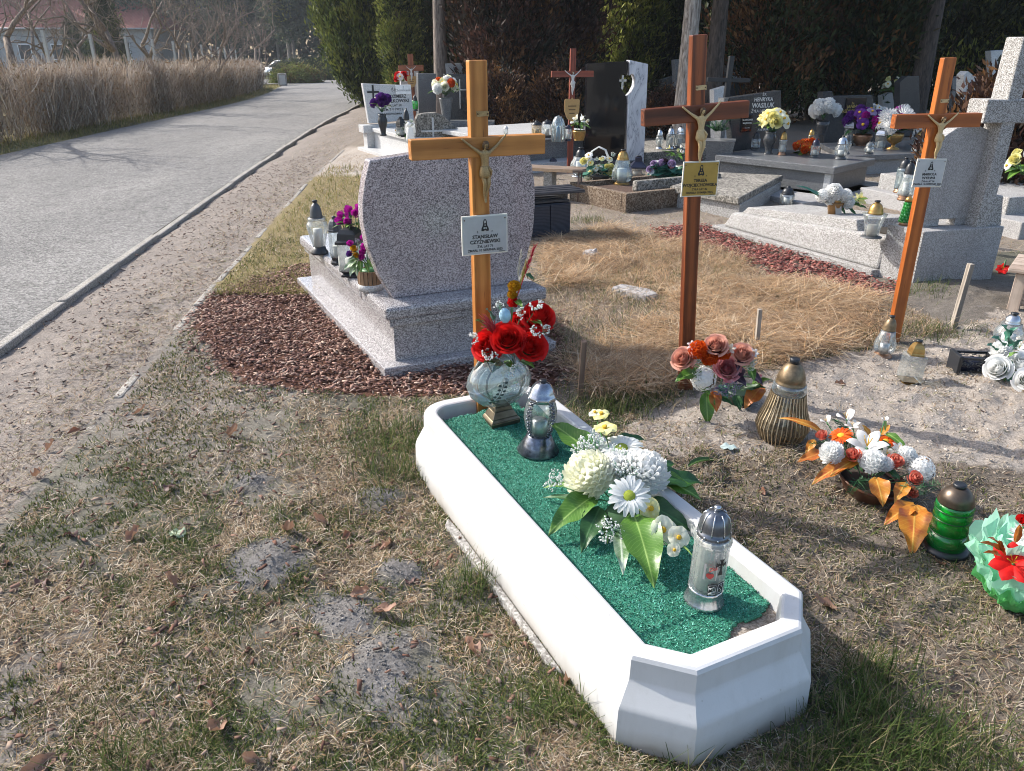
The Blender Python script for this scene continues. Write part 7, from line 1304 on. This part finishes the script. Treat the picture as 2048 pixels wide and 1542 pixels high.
sec = lambda y, w, z0, z1: [(-w,y,z0), (-w*1.02,y,(z0+z1)*.5), (-w*.92,y,z1), (w*.92,y,z1), (w*1.02,y,(z0+z1)*.5), (w,y,z0)]
loft([sec(-2.1,.7,.35,.6), sec(-1.9,.85,.25,.75), sec(-.9,.88,.22,.92), sec(1.5,.88,.22,.95), sec(2.0,.84,.25,.85), sec(2.1,.75,.35,.7)], CAR, 'body', t)
loft([sec(-1.0,.78,.92,.95), sec(-.3,.68,.92,1.42), sec(1.0,.68,.92,1.45), sec(1.7,.72,.92,1.0)], GLS, 'windows', t); loft([sec(-.25,.62,1.40,1.46), sec(.3,.64,1.42,1.5), sec(1.0,.62,1.42,1.48)], CAR, 'roof', t)
for x in (-.8,.8):
    for y in (-1.3,1.3):
        w_ = obj('wheel', MB().lathe([(.32,-.1), (.32,.1)], 16).xf(Matrix.Rotation(R(90), 4, 'Y')), BLK, t, (x,y,.32)); obj('rim', MB().lathe([(.2,-.11), (.2,.11)], 12).xf(Matrix.Rotation(R(90), 4, 'Y')), SILV, w_)
for x in (-.6,.6): obj('headlight', MB().ball((x,-2.02,.62), .1, 0, 8, .6), plain('lamp_glass', (.7,.7,.7), .1), t)
Yb_ = 84; zb = float(gz0(Yb_)); x0, x1 = px2x(-180,Yb_), px2x(300,Yb_); t = thing('building', 'long low white building with red tiled roof behind the bare trees', 'building', ((x0+x1)/2, Yb_, zb), (0,0,R(4))); W_ = x1-x0; he = 1.62+25/1540*Yb_*1.09-zb; hr = 1.62+80/1540*Yb_*1.09-zb
obj('wall', MB().box((0,5,he/2), (W_,10,he)), plain('render_white', (.36,.36,.355), .8, 0, .06), t)
def roof_mat():
    tt = NT('red_tiles'); w = tt.n('TexWave', bands_direction='X'); tt.l(tt.co(), w.inputs['Vector']); w.inputs['Scale'].default_value = 2.2; n = tt.noise(tt.co(), 1.5, 4); c = tt.mix(tt.ramp(n, [(.3, (.24,.07,.05)), (.7, (.36,.12,.09))]), tt.ramp(w.outputs['Fac'], [(0, (.75,.75,.75)), (1, (1,1,1))]), 1., 'MULTIPLY'); tt.col(c); tt.set(Roughness=.8); return tt.m
rf = obj('roof', MB().add([(-W_/2-.5,-.6,he), (W_/2+.5,-.6,he), (W_/2+.5,10.6,he), (-W_/2-.5,10.6,he), (-W_/2+2,5,hr), (W_/2-2,5,hr)], [(0,1,5,4), (1,2,5), (2,3,4,5), (3,0,4), (3,2,1,0)]), roof_mat(), t); obj('chimney', MB().box((3,5,hr+.4), (.8,.8,1.4)), plain('brick', (.3,.12,.08), .9), rf); obj('chimney', MB().box((-9,5,hr+.4), (.8,.8,1.4)), plain('brick', (.3,.12,.08), .9), rf)
nw = int(W_/3.2); me = MB().box((0,0,0), (1.3,.1,1.5)).mesh('window', plain('window_frame', (.75,.75,.75), .5)); mp = MB().box((0,-.03,0), (1.1,.1,1.3)).mesh('pane', GLS)
for i in range(nw):
    o = link('window', me, t, (-W_/2+1.8+i*3.2, -.02, he*.52)); link('pane', mp, o)
obj('gutter', MB().tube([(-W_/2-.5,-.65,he), (W_/2+.5,-.65,he)], .08, 6), LGRAN, t)
# ================================================================== PINE WOOD far behind the road
PG = [(.075,.10,.065), (.06,.085,.06), (.095,.115,.07)]
pc = [crown_mesh('crown', [(3.5+d,.6), (5.5+d,2.0), (8+d,2.3), (11+d,1.6), (13.5+d,.2)], 200, 46, .55, .16, PG, GY, .1, .45, .3, .5, .3) for d in (0, 1.5)]
for k in range(30):
    X = -62+k*2.35+1.2*math.sin(k*3.1); Y = 96+7*math.sin(k*1.7)
    if -26 < X < 2: Y -= 12
    tree('pine_tree', 'tall straight pine in the wood beyond the road', X, Y, pc[k % 2], BARKP if k % 3 else BARK, .17, 11, 'pines beyond the road', .1, k*1.1)
n = 60000; c = np.stack([rng.uniform(-160, 90, n), rng.uniform(108, 130, n), np.zeros(n)], 1); c[:, 2] = gz0(c[:, 1])+rng.random(n)*17; v, f, tt = spray_quads(c, rng.normal(size=(n, 3))+np.array([0,0,.6]), rng.uniform(.7, 1.8, n), rng.uniform(.4, .9, n), pick(n, PG+[(.05,.05,.04)]))
o = kind(link('far_wood', np_mesh('far_wood', v, f, FOL, tt)), 'stuff'); o['label'] = 'dense dark wood closing the view'; o['category'] = 'wood'
hz = MB().box((0,30,4.5), (330,260,16)); hm = bpy.data.materials.new('haze'); hm.use_nodes = True; hn = hm.node_tree; hn.nodes.clear(); ho_ = hn.nodes.new('ShaderNodeOutputMaterial'); pv = hn.nodes.new('ShaderNodeVolumePrincipled'); pv.inputs['Color'].default_value = (.8,.86,.95,1); pv.inputs['Density'].default_value = .0006; pv.inputs['Anisotropy'].default_value = .3; hn.links.new(pv.outputs[0], ho_.inputs['Volume'])
hz_o = kind(obj('haze', hz, hm), 'stuff'); hz_o['label'] = 'thin pale haze over the far trees'
flush_text()
